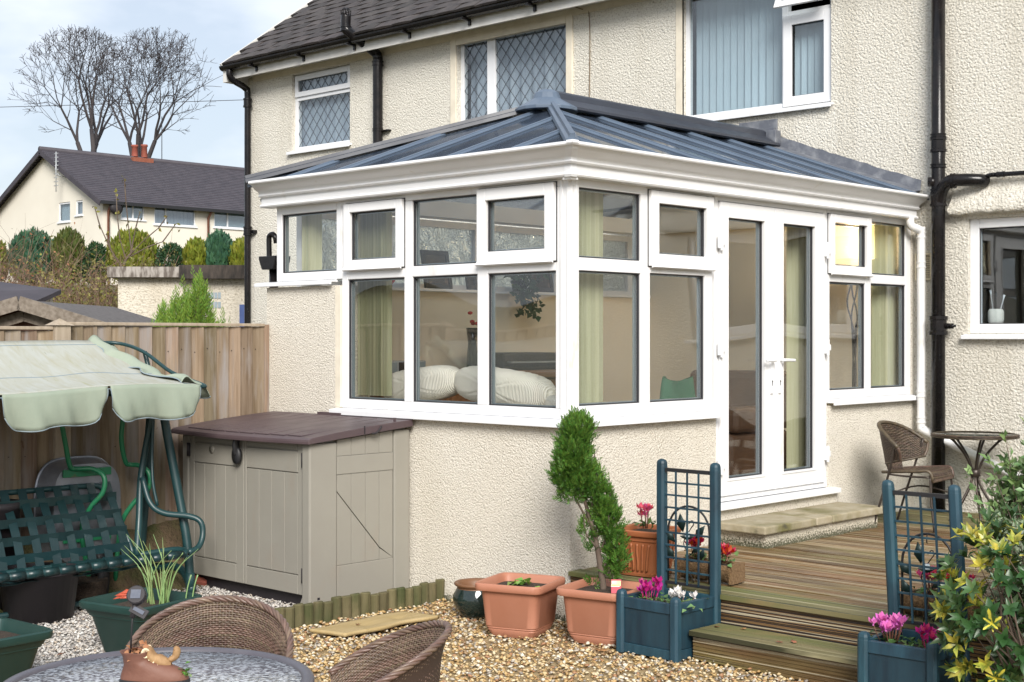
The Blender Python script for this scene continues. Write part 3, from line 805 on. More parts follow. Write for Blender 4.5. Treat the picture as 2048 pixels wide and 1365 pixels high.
# large window with vertical blinds and an opening top light
win = M(); frame_mesh(win, WB[0], WB[1], WB[2], WB[3], .04, FY, FY + .06, wb=.06); bar_mesh(win, -1.285, -1.225, WB[2] + .06, WB[3] - .04, FY, FY + .06)
bar_mesh(win, -1.225, WB[1] - .04, 4.50, 4.545, FY, FY + .06)
win = win.build('window', X['upvc_clean'], house, bevel=.004)
sm = M(); frame_mesh(sm, -1.262, WB[1] - .006, WB[2] + .022, 4.505, .085, FY - .022, FY - .001); sm.build('sash', X['upvc_clean'], win, bevel=.004)
pane(win, WB[0] + .042, -1.287, WB[2] + .062, WB[3] - .042, FY + .02, mat=X['glass_house'])
pane(win, -1.175, WB[1] - .093, WB[2] + .109, 4.418, FY + .012, mat=X['glass_house'])
gasket(win, -1.178, WB[1] - .09, WB[2] + .106, 4.421, FY - .004)
# open vent sash, hinged at its top
T = Matrix.Translation((0, FY - .02, 4.86)) @ Matrix.Rotation(R(-24), 4, 'X')
sm = M(); tmp = M(); frame_mesh(tmp, -1.262, WB[1] - .006, -.34, 0, .06, -.022, .0); sm.raw(tmp.v, tmp.f, T=T)
vs = sm.build('sash', X['upvc_clean'], win, bevel=.004)
sm = M(); sm.box((-1.205, -.013, -.282), (WB[1] - .064, -.007, -.058), T=T); sm.build('pane', X['glass_house'], win)
for i in range(13):
    xx = -2.28 + i * .077
    s_ = M(); s_.obox((0, 0, 0), (.086, .0025, 1.10), (0, 0, R(random.uniform(14, 24)))) 
    o = s_.build('blind_slat', X['blind_white'], win, world=False); o.location = (xx - win.parent.location.x + .03, FY + .13 - HY, 4.29)
for i in range(7):
    s_ = M(); s_.obox((0, 0, 0), (.080, .0025, .74), (0, 0, R(random.uniform(18, 30))))
    o = s_.build('blind_slat', X['blind_white'], win, world=False); o.location = (-1.19 + i * .068 + 3.0, FY + .13 - HY, 4.12)
sill(win, WB[0] - .03, WB[1] + .02, WB[2] + .012, HY, .05)
mm = M(); mm.box((WB[0] - .07, HY - .010, WB[2]), (WB[0], HY + .02, EZ - .02)); mm.build('window_surround', X['plaster'], house)
# kitchen window at the right
win = M(); frame_mesh(win, WK[0], WK[1], WK[2], WK[3], .075, FY - .02, FY + .05); bar_mesh(win, 1.28, 1.36, WK[2] + .075, WK[3] - .075, FY - .02, FY + .05)
win = win.build('window', X['upvc_clean'], house, bevel=.006)
pane(win, WK[0] + .077, 1.278, WK[2] + .077, WK[3] - .077, FY + .015, mat=X['glass_house']); pane(win, 1.362, WK[1] - .077, WK[2] + .077, WK[3] - .077, FY + .015, mat=X['glass_house'])
gasket(win, WK[0] + .075, 1.28, WK[2] + .075, WK[3] - .075, FY - .005)
sill(win, WK[0] - .035, WK[1] + .04, WK[2] - .002, HY, .06, th=.03)
m = M()
prof = [(HY + .01, 2.66), (HY - .075, 2.665), (HY - .085, 2.70), (HY - .05, 2.78), (HY + .01, 2.90)]
m.grid(lambda u, t: (lambda p: (.335 + u * 2.2 + random.uniform(-.012, .012), p[0] + random.uniform(-.006, .006), p[1] + random.uniform(-.008, .008)))(prof[round(t * 4)]), 60, 4)
m.build('lintel', X['dash_house'], house, bevel=0, recalc=False)
# things seen in the kitchen window
jar = thing('utensil_jar', 'white jar of kitchen utensils on the right hand kitchen window sill', 'jar', (.62, HY + .16, 1.80))
m = M(); m.lathe([(.0, 0), (.05, 0), (.062, .03), (.062, .10), (.05, .12), (.045, .12), (.045, .03), (0, .03)], 20, (.62, HY + .16, 1.80)); m.build('body', X['ceiling'], jar)
for a, b, mt_ in ((-.02, .2, 'silver'), (.03, .16, 'upvc'), (.0, .18, 'black')):
    m = M(); m.tube([(.62 + a * .5, HY + .16, 1.83), (.62 + a * 2, HY + .16, 1.83 + b), (.62 + a * 2.3, HY + .16, 1.87 + b)], [.005, .005, .011], 6); m.build('utensil', X[mt_], jar)
m = M(); m.grid(lambda u, t: (.95 + u * .36 + .1 * math.sin(t * 2.4) * (1 - u), HY + .3 + .02 * math.sin(u * 40), 1.6 + t * 1.1), 40, 8); tag(m.build('curtain', X['net'], origin=(1.1, HY + .3, 1.6)), 'grey curtain hanging inside the kitchen window at the right', 'curtain')

# eaves: fascia, gutter, brackets
GY = 3.93
m = M(); m.box((-9.1, GY + .07, 4.90), (7, GY + .09, 5.135)); m.build('fascia', X['fascia'], house)
m = M(); m.box((-9.1, GY + .09, 4.955), (7, HY + .02, 4.975)); m.build('soffit', X['fascia'], house)
m = M()
ga = [(GY + .058 * math.cos(a), 5.055 + .058 * math.sin(a)) for a in [PI + PI * k / 10 for k in range(11)]]
ga2 = [(GY + .052 * math.cos(a), 5.055 + .052 * math.sin(a)) for a in [2 * PI - PI * k / 10 for k in range(11)]]
m.prism(ga + ga2, 'x', -9.16, 7.0, sm=False)
m.build('gutter', X['black_pipe'], house)
m = M(); m.prism(ga, 'x', -9.165, -9.155); m.build('gutter_end', X['black_pipe'], house)
for x in [-8.55 + .92 * i for i in range(13)]:
    m = M(); m.box((x - .015, GY - .062, 4.975), (x + .015, GY + .072, 4.996)); m.box((x - .015, GY + .05, 4.93), (x + .015, GY + .0725, 4.975)); m.build('gutter_bracket', X['black_pipe'], house)
def pipe(parent, pts, r, name='downpipe', mat='black_pipe', n=14):
    m = M(); m.tube(pts, r, n); return m.build(name, X[mat], parent)
def collar(parent, c, r, h, mat='black_pipe', axis=(0, 0, 1), name='pipe_collar'):
    m = M(); a = Vector(axis).normalized() * h / 2; c = Vector(c)
    m.tube([c - a, c - a * .62, c - a * .55, c + a * .55, c + a * .62, c + a], [r * 1.12, r * 1.12, r * 1.0, r * 1.0, r * 1.12, r * 1.12], 14, sm=False)
    return m.build(name, X[mat], parent)
dp = pipe(house, spline([(-9.02, GY, 5.0), (-9.02, GY, 4.93), (-9.01, GY + .06, 4.87), (-9.0, HY - .10, 4.80), (-9.0, HY - .065, 4.70), (-9.0, HY - .065, 4.0), (-9.0, HY - .065, .0)], 6), .040)
for z in (4.62, 3.02): collar(dp, (-9.0, HY - .065, z), .050, .11)
m = M(); m.box((-8.955, HY - .05, 2.99), (-8.89, HY + .01, 3.03)); m.build('pipe_bracket', X['black_pipe'], dp)
VX = -6.52
dp = pipe(house, spline([(VX - .16, GY - .09, 5.30), (VX - .16, GY - .09, 5.16), (VX - .13, GY - .06, 5.10), (VX - .03, HY - .12, 4.92), (VX, HY - .08, 4.84), (VX, HY - .08, 4.6), (VX, HY - .08, 2.6)], 6), .056, 'vent_pipe')
collar(dp, (VX, HY - .08, 4.78), .060, .05); collar(dp, (VX, HY - .08, 4.03), .058, .03)
collar(dp, (VX - .16, GY - .09, 5.14), .060, .05)
m = M(); m.box((VX - .07, HY - .05, 4.015), (VX + .14, HY + .01, 4.03)); m.build('pipe_bracket', X['black_pipe'], dp)
m = M()
for k in range(10):
    a = 2 * PI * k / 10
    m.tube([(VX - .16 + .05 * math.cos(a), GY - .09 + .05 * math.sin(a), 5.28), (VX - .16 + .058 * math.cos(a), GY - .09 + .058 * math.sin(a), 5.34), (VX - .16 + .02 * math.cos(a), GY - .09 + .02 * math.sin(a), 5.375)], .006, 4)
m.build('pipe_cage', X['black_pipe'], dp)
# soil stack at the right with its branch and waste pipe
SX, SY = .255, HY - .085
sp = pipe(house, [(SX, SY, 5.3), (SX, SY, .25)], .054, 'soil_pipe', n=18)
for z, h in ((3.30, .03), (3.23, .12), (3.06, .03), (2.86, .03), (2.79, .10)): collar(sp, (SX, SY, z), .058, h)
c_ = collar(sp, (SX, SY, 1.79), .066, .15)
m = M(); m.tube([(SX + .06, SY, 1.785), (SX + .12, SY + .02, 1.785)], .022, 10); m.lathe([(0, 0), (.028, 0), (.028, .02), (0, .02)], 12, (SX + .125, SY - .01, 1.775)); m.build('pipe_bracket', X['black_pipe'], sp)
m = M(); m.tube(spline([(SX, SY - .0, 2.76), (SX + .05, SY - .03, 2.87), (SX + .12, SY - .05, 2.925), (SX + .22, SY - .04, 2.93), (SX + .33, SY + .02, 2.925), (SX + .36, SY + .075, 2.92)], 6), .050, 16)
m.tube([(SX - .065, SY - .05, 2.935), (SX - .01, SY - .015, 2.935)], .038, 14)
br_ = m.build('branch_bend', X['black_pipe'], sp); collar(br_, (SX + .15, SY - .048, 2.927), .055, .03, axis=(1, .1, 0))
pipe(sp, spline([(SX + .36, HY - .03, 2.945), (SX + .44, HY - .05, 2.96), (SX + .7, HY - .05, 2.955), (SX + 3.0, HY - .05, 2.94)], 5), .018, 'waste_pipe')
collar(sp, (SX + .50, HY - .05, 2.958), .021, .06, axis=(1, 0, 0))
# louvred vent
vt = M(); frame_mesh(vt, .02, .165, 2.16, 2.375, .014, HY - .025, HY + .01)
vt = vt.build('wall_vent', X['vent'], house)
m = M()
for k in range(13): m.obox((.0925, HY - .012, 2.183 + k * .0145), (.116, .012, .006), (R(35), 0, 0))
m.build('louvre', X['vent'], vt)
m = M(); m.box((.035, HY - .004, 2.17), (.15, HY + .004, 2.365)); m.build('vent_back', X['gasket'], vt)

# roof: tiles laid one by one, the rest of the slope as a mass
PIT = R(36.0)
roof = M()
roof.raw([(-9.05, 3.90, 5.075), (7, 3.90, 5.075), (7, 8.25, 5.075 + 4.35 * math.tan(PIT)), (-9.05, 8.25, 5.075 + 4.35 * math.tan(PIT))], [(0, 1, 2, 3)])
roof.raw([(-9.05, 12.6, 5.075), (7, 12.6, 5.075), (7, 8.25, 5.075 + 4.35 * math.tan(PIT)), (-9.05, 8.25, 5.075 + 4.35 * math.tan(PIT))], [(0, 1, 2, 3)])
roof = roof.build('roof', X['tile'], house, recalc=False)
m = M()   # one plain tile, slightly cambered, hung from its top edge
def tile_pt(u, t): 
    return ((u - .5) * .312, t * .215, .014 + .010 * (1 - t) - .006 * (2 * u - 1) ** 2)
tv, tf = [], []
m.grid(tile_pt, 3, 1, sm=False)
b0 = len(m.v)
m.raw([((u - .5) * .312, 0, -.002) for u in (0, 1/3, 2/3, 1)], [])
for i in range(3): m.f.append((b0 + i, b0 + i + 1, i + 1, i)); m.mi.append(0); m.sm.append(False)
m.raw([(-.156, 0, -.002), (-.156, .215, -.002), (-.156, .215, .006), (-.156, 0, .018)], [(0, 1, 2, 3)])
m.raw([(.156, 0, -.002), (.156, .215, -.002), (.156, .215, .006), (.156, 0, .018)], [(0, 1, 2, 3)])
tile = m.build('tile', X['tile'], roof, world=False, recalc=False)
GA = .165
cp, spn = math.cos(PIT), math.sin(PIT)
cells = []
for r_ in range(22):
    off = .158 if r_ % 2 else 0
    nmax = 52
    for k in range(nmax):
        x = -9.10 + .156 + k * .316 + off
        if r_ % 2 == 0 and k == 0: pass
        cells.append((r_, x))
def vis_rank(c):
    r_, x = c
    return (x + 9.1) + 0.9 * r_ * .3 + (8 if x > -3.6 + .45 * 0 else 0) + (5 if (x + 9.1) < r_ * .105 * 0 else 0)
def tile_loc(r_, x):
    s = r_ * GA
    return Vector((x, 3.875 + s * cp, 5.068 + s * spn))
# the courses in view lie below the top of the picture: a wedge that narrows towards the right
def in_view(c):
    r_, x = c
    return r_ * GA < .2 + (-x - 3.4) * .30 + .15
near = [c for c in cells if in_view(c) and c[1] > -9.2]
near.sort(key=lambda c: -c[1])
first = near[:298]; rest = [c for c in cells if c not in set(first)]
rl = wmat(roof).translation
for i, (r_, x) in enumerate(first):
    o = tile if i == 0 else tile.copy()
    if i: COL.objects.link(o)
    p = tile_loc(r_, x) - rl
    o.location = p + Vector((0, 0, random.uniform(-.002, .004))); o.rotation_euler = (PIT + random.uniform(-.018, .018), random.uniform(-.014, .014), random.uniform(-.010, .010))
mm = M()
base_v, base_f = list(tile.data.vertices), [tuple(p.vertices) for p in tile.data.polygons]
bv = [v_.co.copy() for v_ in base_v]
for (r_, x) in rest:
    T = Matrix.Translation(tile_loc(r_, x)) @ Euler((PIT + random.uniform(-.02, .02), random.uniform(-.015, .015), 0)).to_matrix().to_4x4()
    mm.raw(bv, base_f, T=T)
o = mm.build('tile_courses', X['tile'], roof, recalc=False, kind='stuff')
m = M(); m.box((-9.16, 3.93, 4.86), (-9.08, HY + .02, 5.06)); m.bar((-9.12, 3.9, 5.02), (-9.12, 8.25, 5.02 + 4.35 * math.tan(PIT)), .03, .14); m.build('bargeboard', X['fascia'], house)
# thin cable drooping from the eaves by the wide window
m = M(); m.tube(spline([(-3.75, GY + .05, 5.0), (-3.55, HY - .02, 4.93), (-3.45, HY - .012, 4.8), (-3.46, HY - .012, 3.6)], 6), .005, 5); m.build('cable', X['twig'], house)
# ------------------------------------------------------------------ conservatory
cons = thing('conservatory', 'white framed conservatory with blue grey hipped roof on a pebbledashed base', 'conservatory', (-1.5, 2.1, 0))
CL, CY = -2.98, HY            # left edge, house wall
m = M()
def solid(m, a, b): m.box(a, b)
# dwarf walls (outer faces only where they can be seen, but closed)
m.box((CL, 0, -.1), (-2.135, .25, 2.062)); m.box((-2.135, 0.0005, -.1), (0, .25, 1.185)); m.box((-.25, .25, -.1), (-.0005, 1.49, 1.185))
m.box((-.25, 1.49, -.1), (-.001, 2.925, .535)); m.box((-.25, 2.925, -.1), (-.0005, CY, 1.185)); m.box((-.25, 4.222, 1.185), (-.0006, CY, 2.64))
m.box((CL, .25, -.1), (CL + .22, CY, 2.062))
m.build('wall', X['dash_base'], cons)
m = M(); m.box((CL + .2205, .2505, .55), (CL + .232, CY - .002, 2.064)); m.box((-2.75, CY - .013, .55), (-.25, CY - .001, 2.66)); m.build('inner_wall', X['interior'], cons)
m = M(); m.box((-2.12, .2505, .55), (-.25, .262, 1.18)); m.box((-2.75, .2505, .55), (-2.12, .262, 2.06)); m.box((-.262, .262, .55), (-.2505, 1.49, 1.18)); m.box((-.262, 2.925, .55), (-.2505, CY - .02, 1.18)); m.build('inner_lining', X['interior'], cons)
m = M(); m.box((CL + .22, .25, .50), (-.25, CY, .55)); m.box((-.25, 1.49, .535), (-.10, 2.92, .552)); m.build('floor', X['carpet'], cons)
m = M(); m.box((CL + .05, .08, 2.668), (-.08, .26, 2.80)); m.box((CL + .05, .2605, 2.668), (CL + .24, CY - .02, 2.80)); m.box((-.26, .2605, 2.668), (-.08, CY - .02, 2.80)); m.build('ring_beam', X['ceiling'], cons)
m = M(); m.box((-2.182, -.004, 1.21), (-2.128, .05, 2.05)); m.build('edge_strip', X['plaster'], cons)

# front window bank
fw = M()
y0, y1 = .012, .075
frame_pts = []
B = lambda a, b, c, d: fw.box((a, y0, c), (b, y1, d))
B(-2.128, -2.066, 1.205, 2.652); B(-2.066, -.088, 1.205, 1.268); B(-2.066, -.088, 2.606, 2.652)
B(-1.481, -1.402, 1.268, 2.606); B(-.792, -.700, 1.268, 2.606); B(-.126, -.088, 1.268, 2.606)
B(-2.066, -1.481, 2.098, 2.168); B(-1.402, -.792, 2.098, 2.168); B(-.700, -.126, 2.098, 2.160)
fw = fw.build('window', X['upvc'], cons, bevel=.005)
hw_ = M(); frame_mesh(hw_, -2.876, -2.13, 2.105, 2.652, .06, y0, y1); hw_.box((-2.18, y0 + .001, 2.165), (-2.19 - .0, y1, 2.592)); hw_ = hw_.build('window', X['upvc'], cons, bevel=.005)
cp_ = M(); cp_.box((-.0875, .004, 1.20), (-.004, .088, 2.653)); cp_.box((-.075, .000, 1.21), (-.060, .01, 2.64)); cp_.box((-.030, .0, 1.21), (-.015, .01, 2.64))
cp_.box((-.01, .015, 1.21), (.0, .03, 2.64)); cp_.box((-.01, .055, 1.21), (.0, .07, 2.64)); cp_.build('corner_post', X['upvc'], cons, bevel=.004)
def glaze(par, a0, a1, z0, z1, axis, off, sgn):
    """glass with its gasket and spacer; off = frame face, sgn = inward direction"""
    g = pane(par, a0, a1, z0, z1, off + sgn * .030, axis)
    gk = M(); frame_mesh(gk, a0, a1, z0, z1, .006, *sorted((off + sgn * .012, off + sgn * .0285)), axis); gk.build('gasket', X['gasket'], par)
    sp_ = M(); frame_mesh(sp_, a0, a1, z0, z1, .012, *sorted((off + sgn * .0375, off + sgn * .056)), axis); sp_.build('spacer_bar', X['spacer'], par)
for (a, b, c, d) in ((-2.064, -1.483, 1.270, 2.096), (-1.400, -.794, 1.270, 2.096), (-.698, -.128, 1.270, 2.096), (-1.400, -.794, 2.170, 2.604)):
    glaze(fw, a, b, c, d, 'x', y0, 1)
glaze(hw_, -2.814, -2.192, 2.167, 2.590, 'x', y0, 1)
def sash(par, a0, a1, z0, z1, w, axis, face, sgn, wb=None):
    m = M(); frame_mesh(m, a0, a1, z0, z1, w, *sorted((face, face - sgn * .030)), axis, wb=wb)
    b2 = M(); frame_mesh(m, a0 + w - .014, a1 - w + .014, z0 + (wb or w) - .014, z1 - w + .014, .014, *sorted((face - sgn * .018, face - sgn * .026)), axis)
    s_ = m.build('sash', X['upvc'], par, bevel=.004)
    gl_ = M(); frame_mesh(gl_, a0 - .006, a1 + .006, z0 - .006, z1 + .006, .006, *sorted((face + sgn * .001, face - sgn * .004)), axis); gl_.build('seal', X['gasket'], s_)
    glaze(s_, a0 + w + .001, a1 - w - .001, z0 + (wb or w) + .001, z1 - w - .001, axis, face - sgn * .012, sgn)
    dr = M()
    if axis == 'x': dr.prism([(face - sgn * .03, z0 + .012), (face - sgn * .045, z0 - .006), (face - sgn * .03, z0 - .014)], 'x', a0, a1)
    else: dr.prism([(face - sgn * .03, z0 + .012), (face - sgn * .045, z0 - .006), (face - sgn * .03, z0 - .014)], 'y', a0, a1)
    dr.build('drip_bar', X['upvc'], s_)
    return s_
sash(fw, -2.078, -1.476, 2.168, 2.622, .062, 'x', y0, 1)
sash(fw, -.770, -.118, 2.158, 2.630, .075, 'x', y0, 1)
sill(cons, -2.185, -.0, 1.205, 0, .06, th=.035)
sill(cons, -3.07, -2.19, 2.105, 0, .05, th=.025)
# right window bank, plane x = 0
x0_, x1_ = -.075, -.012
def RB(m, a, b, c, d): m.box((x0_, a, c), (x1_, b, d))
rw = M()
RB(rw, .089, .094, 1.205, 2.652); RB(rw, .094, 1.465, 1.205, 1.282); RB(rw, .094, 1.465, 2.600, 2.652); RB(rw, .692, .787, 1.282, 2.600); RB(rw, 1.378, 1.4645, 1.282, 2.600)
RB(rw, .094, .692, 2.100, 2.178); RB(rw, .787, 1.378, 2.106, 2.158)
rw = rw.build('window', X['upvc'], cons, bevel=.005)
for (a, b, c, d) in ((.096, .690, 1.284, 2.098), (.789, 1.376, 1.284, 2.104), (.096, .690, 2.180, 2.598)):
    glaze(rw, a, b, c, d, 'y', -.012, -1)
sash(rw, .768, 1.446, 2.150, 2.632, .08, 'y', -.012, -1)
sill(cons, .0, 1.485, 1.205, 0, .06, axis='y', th=.035, sgn=1)
r2 = M()
RB(r2, 2.925, 2.965, 1.235, 2.652); RB(r2, 2.965, 4.22, 1.235, 1.298); RB(r2, 2.965, 4.22, 2.602, 2.652); RB(r2, 4.135, 4.2195, 1.298, 2.602); RB(r2, 3.492, 3.578, 1.298, 2.602)
RB(r2, 2.965, 3.492, 2.112, 2.176); RB(r2, 3.578, 4.135, 2.116, 2.188)
r2 = r2.build('window', X['upvc'], cons, bevel=.005)
for (a, b, c, d) in ((2.967, 3.490, 1.300, 2.110), (3.580, 4.133, 1.300, 2.114), (3.580, 4.133, 2.190, 2.600)):
    glaze(r2, a, b, c, d, 'y', -.012, -1)
sash(r2, 2.936, 3.540, 2.174, 2.618, .062, 'y', -.012, -1)
sill(cons, 2.93, 4.36 - .13, 1.235, 0, .06, axis='y', th=.035, sgn=1)
# french doors
df = M()
RB(df, 1.492, 1.532, .582, 2.652); RB(df, 2.872, 2.922, .582, 2.652); RB(df, 1.532, 2.872, 2.618, 2.652); RB(df, 1.532, 2.872, .582, .618)
df = df.build('door_frame', X['upvc'], cons, bevel=.004)
def leaf(a0, a1, g0, g1, hinge_side, hand):
    m = M(); f_ = -.006
    y_ = sorted((f_ + .012, f_ - .055))
    m.box((y_[0], a0, .622), (y_[1], g0, 2.612)); m.box((y_[0], g1, .622), (y_[1], a1, 2.612)); m.box((y_[0], g0, .622), (y_[1], g1, .735)); m.box((y_[0], g0, 2.508), (y_[1], g1, 2.612))
    frame_mesh(m, g0 - .016, g1 + .016, .719, 2.524, .016, .0062, .012, 'y')
    d = m.build('door', X['upvc'], cons, bevel=.004)
    glaze(d, g0, g1, .735, 2.508, 'y', -.002, -1)
    for z in (.83, 1.62, 2.34):
        h = M(); yy = a0 - .012 if hinge_side < 0 else a1 + .012
        h.box((.0065, yy - .028, z - .045), (.022, yy + .004 , z + .045)); h.tube([(.022, yy + .004, z - .06), (.022, yy + .004, z + .06)], .012, 10); h.box((.0065, yy + .006, z - .022), (.024, yy + .045, z + .022))
        h.build('hinge', X['upvc_clean'], d, bevel=.003)
    hy = a1 - .05 if hand < 0 else a0 + .05
    p = M(); p.box((.0065, hy - .014, 1.30), (.018, hy + .014, 1.56)); p.tube(spline([(.018, hy, 1.535), (.05, hy, 1.535), (.055, hy + hand * .03, 1.535), (.055, hy + hand * .125, 1.532)], 5), .011, 10)
    p.build('handle', X['upvc_clean'], d, bevel=.002)
    k = M(); k.tube([(.0182, hy, 1.385), (.0195, hy, 1.385)], .007, 10); k.box((.0182, hy - .003, 1.355), (.0195, hy + .003, 1.383)); k.build('keyhole', X['black'], d)
    return d
leaf(1.536, 2.196, 1.623, 2.062, -1, -1)
leaf(2.200, 2.868, 2.303, 2.727, 1, 1)
m = M(); m.prism([(-.10, .582), (.055, .570), (.055, .535), (.035, .535), (-.10, .536)], 'y', 1.47, 3.02); m.build('threshold', X['upvc_clean'], cons, bevel=.004)
# left side: obscured glazing above the high wall
lf = M()
for a, b in ((.26, .32), (1.10, 1.18), (2.10, 2.18), (3.10, 3.18), (CY - .10, CY - .03)): lf.box((CL + .02, a, 2.075), (CL + .08, b, 2.655))
for i, (a, b) in enumerate(((.32, 1.10), (1.18, 2.10), (2.18, 3.10), (3.18, CY - .10))):
    lf.box((CL + .02, a, 2.075), (CL + .08, b, 2.13)); lf.box((CL + .02, a, 2.60), (CL + .08, b, 2.655))
lf = lf.build('window', X['upvc_clean'], cons)
for (a, b) in ((.32, 1.10), (1.18, 2.10), (2.18, 3.10), (3.18, CY - .10)):
    m = M(); m.box((CL + .045, a - .003, 2.127), (CL + .051, b + .003, 2.603)); m.build('obscured_pane', X['frosted'], lf)
m = M(); m.box((CL + .222, .27, 2.065), (CL + .30, CY - .03, 2.085)); m.build('inner_sill', X['upvc_clean'], cons)

# eaves cornice swept round the front and right
cor = [(-.04, 2.648), (.050, 2.648), (.066, 2.650), (.072, 2.660), (.066, 2.670), (.055, 2.674), (.055, 2.722), (.078, 2.725), (.084, 2.733), (.078, 2.741), (.074, 2.745),
       (.080, 2.756), (.092, 2.768), (.108, 2.778), (.124, 2.787), (.138, 2.797), (.147, 2.808), (.152, 2.814), (.170, 2.816), (.174, 2.823), (.172, 2.836), (.150, 2.842), (-.04, 2.842)]
XE, YE = -2.972, 4.19
def sweep_cornice(add, x_a, y_b, xa_from_corner=False):
    m = M(); v = []
    for (o, z) in cor: 
        o2 = o + add
        v += [((o2 + x_a) if xa_from_corner else x_a, -o2, z + (add if z > 2.8 else -add if z < 2.66 else 0)), (o2, -o2, z + (add if z > 2.8 else -add if z < 2.66 else 0)), (o2, (-o2 + y_b) if xa_from_corner else y_b, z + (add if z > 2.8 else -add if z < 2.66 else 0))]
    n = len(cor)
    f = []
    for i in range(n):
        j = (i + 1) % n
        f.append((i*3, i*3+1, j*3+1, j*3)); f.append((i*3+1, i*3+2, j*3+2, j*3+1))
    f.append(tuple(i*3 for i in range(n))); f.append(tuple(i*3+2 for i in range(n - 1, -1, -1)))
    return m.raw(v, f)
sweep_cornice(0, XE, YE).build('cornice', X['upvc'], cons)
sweep_cornice(.005, -.052, .052, True).build('cornice_joint', X['upvc_clean'], cons)
m = M(); m.box((-.01, -.055, 2.632), (.055, .01, 2.647)); m.build('joint_lug', X['upvc'], cons)
m = M(); m.box((CL - .06, .05, 2.70), (CL - .02, .13, 2.735)); m.tube([(CL - .06, .0, 2.72), (CL - .06, .1, 2.70), (CL - .05, .2, 2.66)], .02, 8); m.build('gutter_outlet', X['black_pipe'], cons)

# hipped roof
ZE, ZR, OE, RX, AY = 2.826, 3.40, .135, -1.45, 1.45
SL = (ZR - ZE) / (OE - RX)
def zr(x): return ZE + (OE - x) * SL
def rp_(y, x): return Vector((x, y, zr(x)))             # point on the right slope
def fp_(x, y): return Vector((x, y, ZE + (y + OE) * SL))  # point on the front slope
LX = 2 * RX - OE
def lp_(y, x): return Vector((x, y, ZE + (x - LX) * SL))
def panel(pts, mat, name='roof_panel'):
    m = M(); n = len(pts); dn = Vector((0, 0, -.025))
    m.raw([p for p in pts] + [p + dn for p in pts], [tuple(range(n)), tuple(range(2*n-1, n-1, -1))] + [(k, n + k, n + (k+1) % n, (k+1) % n) for k in range(n)])
    return m.build(name, mat, cons)
yb = [-.135, .12, .68, 1.24, 1.80, 2.36, 2.92, 3.475, 4.03, CY - .005]
for a, b in zip(yb[:-1], yb[1:]):
    top = lambda y: max(RX, -y)
    pts = [rp_(a, OE), rp_(b, OE), rp_(b, top(b))]
    if a < AY < b: pts.append(rp_(AY, RX))
    pts.append(rp_(a, top(a)))
    if (pts[-1] - pts[0]).length < .01: pts.pop()
    panel(pts, X['roof_panel'])
    pts = [lp_(y_.y, 2 * RX - y_.x) for y_ in pts]
    panel(pts, X['roof_panel'])
xb = [.135, -.34, -.90, -1.45, -2.00, -2.55, LX]
for a, b in zip(xb[:-1], xb[1:]):
    top = lambda x: -x if x >= RX else 2 * -RX * -1 * -1 + x
    def tp_(x): return min(-x, x - LX - OE)
    pts = [fp_(a, -OE), fp_(b, -OE), fp_(b, tp_(b)), fp_(a, tp_(a))]
    q = [pts[0]]
    for p in pts[1:]:
        if (p - q[-1]).length > .01 and (p - q[0]).length > .01: q.append(p)
    panel(q, X['roof_panel'])
def rbar(p, q, w=.060, h=.022, name='glazing_bar', mat='roof_bar'):
    p, q = Vector(p), Vector(q); d = (q - p); L = d.length; d.normalize()
    up = Vector((0, 0, 1)); sx = d.cross(up).normalized(); uz = sx.cross(d)
    T = Matrix(((d.x, sx.x, uz.x, p.x), (d.y, sx.y, uz.y, p.y), (d.z, sx.z, uz.z, p.z), (0, 0, 0, 1)))
    m = M(); m.prism([(-w/2, .002), (w/2, .002), (w/2 - .004, h * .45), (w * .22, h * .6), (w * .18, h), (-w * .18, h), (-w * .22, h * .6), (-w/2 + .004, h * .45)], 'x', 0, L, T=T)
    return m.build(name, X[mat], cons)
for y in yb[1:-1]:
    rbar(rp_(y, OE), rp_(y, max(RX + .02, -y + .02)))
    rbar(lp_(y, LX), lp_(y, min(RX - .02, 2 * RX + y - .02)))
for x in xb[1:-1]:
    rbar(fp_(x, -OE), fp_(x, min(-x, x - LX - OE) - .03))
rbar(rp_(-OE, OE), rp_(AY, RX), .085, .060, 'hip_bar'); rbar(lp_(-OE, LX), lp_(AY, RX), .12, .060, 'hip_bar', 'roof_cap')
m = M(); m.prism([(CL + .2405, 2.662), (-.2605, 2.662), (-.2605, zr(-.2605) - .05), (RX, ZR - .05), (2 * RX + .2605, zr(-.2605) - .05), (CL + .2405, 2.8)], 'y', CY - .04, CY - .003); m.build('inner_gable', X['interior'], cons)
# ridge capping and its end piece
rd = [(-.215, -.075), (-.21, -.055), (-.10, .012), (-.085, .055), (-.05, .075), (.05, .075), (.085, .055), (.10, .012), (.21, -.055), (.215, -.075), (.19, -.085), (.10, -.03), (-.10, -.03), (-.19, -.085)]
m = M(); m.prism([(RX + a, ZR + .04 + b) for a, b in rd], 'y', 1.42, CY - .05); m.build('ridge_cap', X['roof_cap'], cons)
m = M()
ring = lambda r, z, sq: [(RX + r * math.cos(a) * 1.0, 1.40 + r * sq * math.sin(a), z) for a in [k * PI / 8 + PI / 8 for k in range(16)]]
rs = [ring(.235, ZR - .045, 1), ring(.235, ZR - .020, 1), ring(.11, ZR + .05, 1), ring(.092, ZR + .095, 1), ring(.06, ZR + .118, 1)]
v = [p for r_ in rs for p in r_]
f = [(i*16+k, i*16+(k+1) % 16, (i+1)*16+(k+1) % 16, (i+1)*16+k) for i in range(4) for k in range(16)] + [tuple(range(64, 80)), tuple(range(15, -1, -1))]
m.raw(v, f); m.build('ridge_end', X['roof_bar'], cons, bevel=.004)
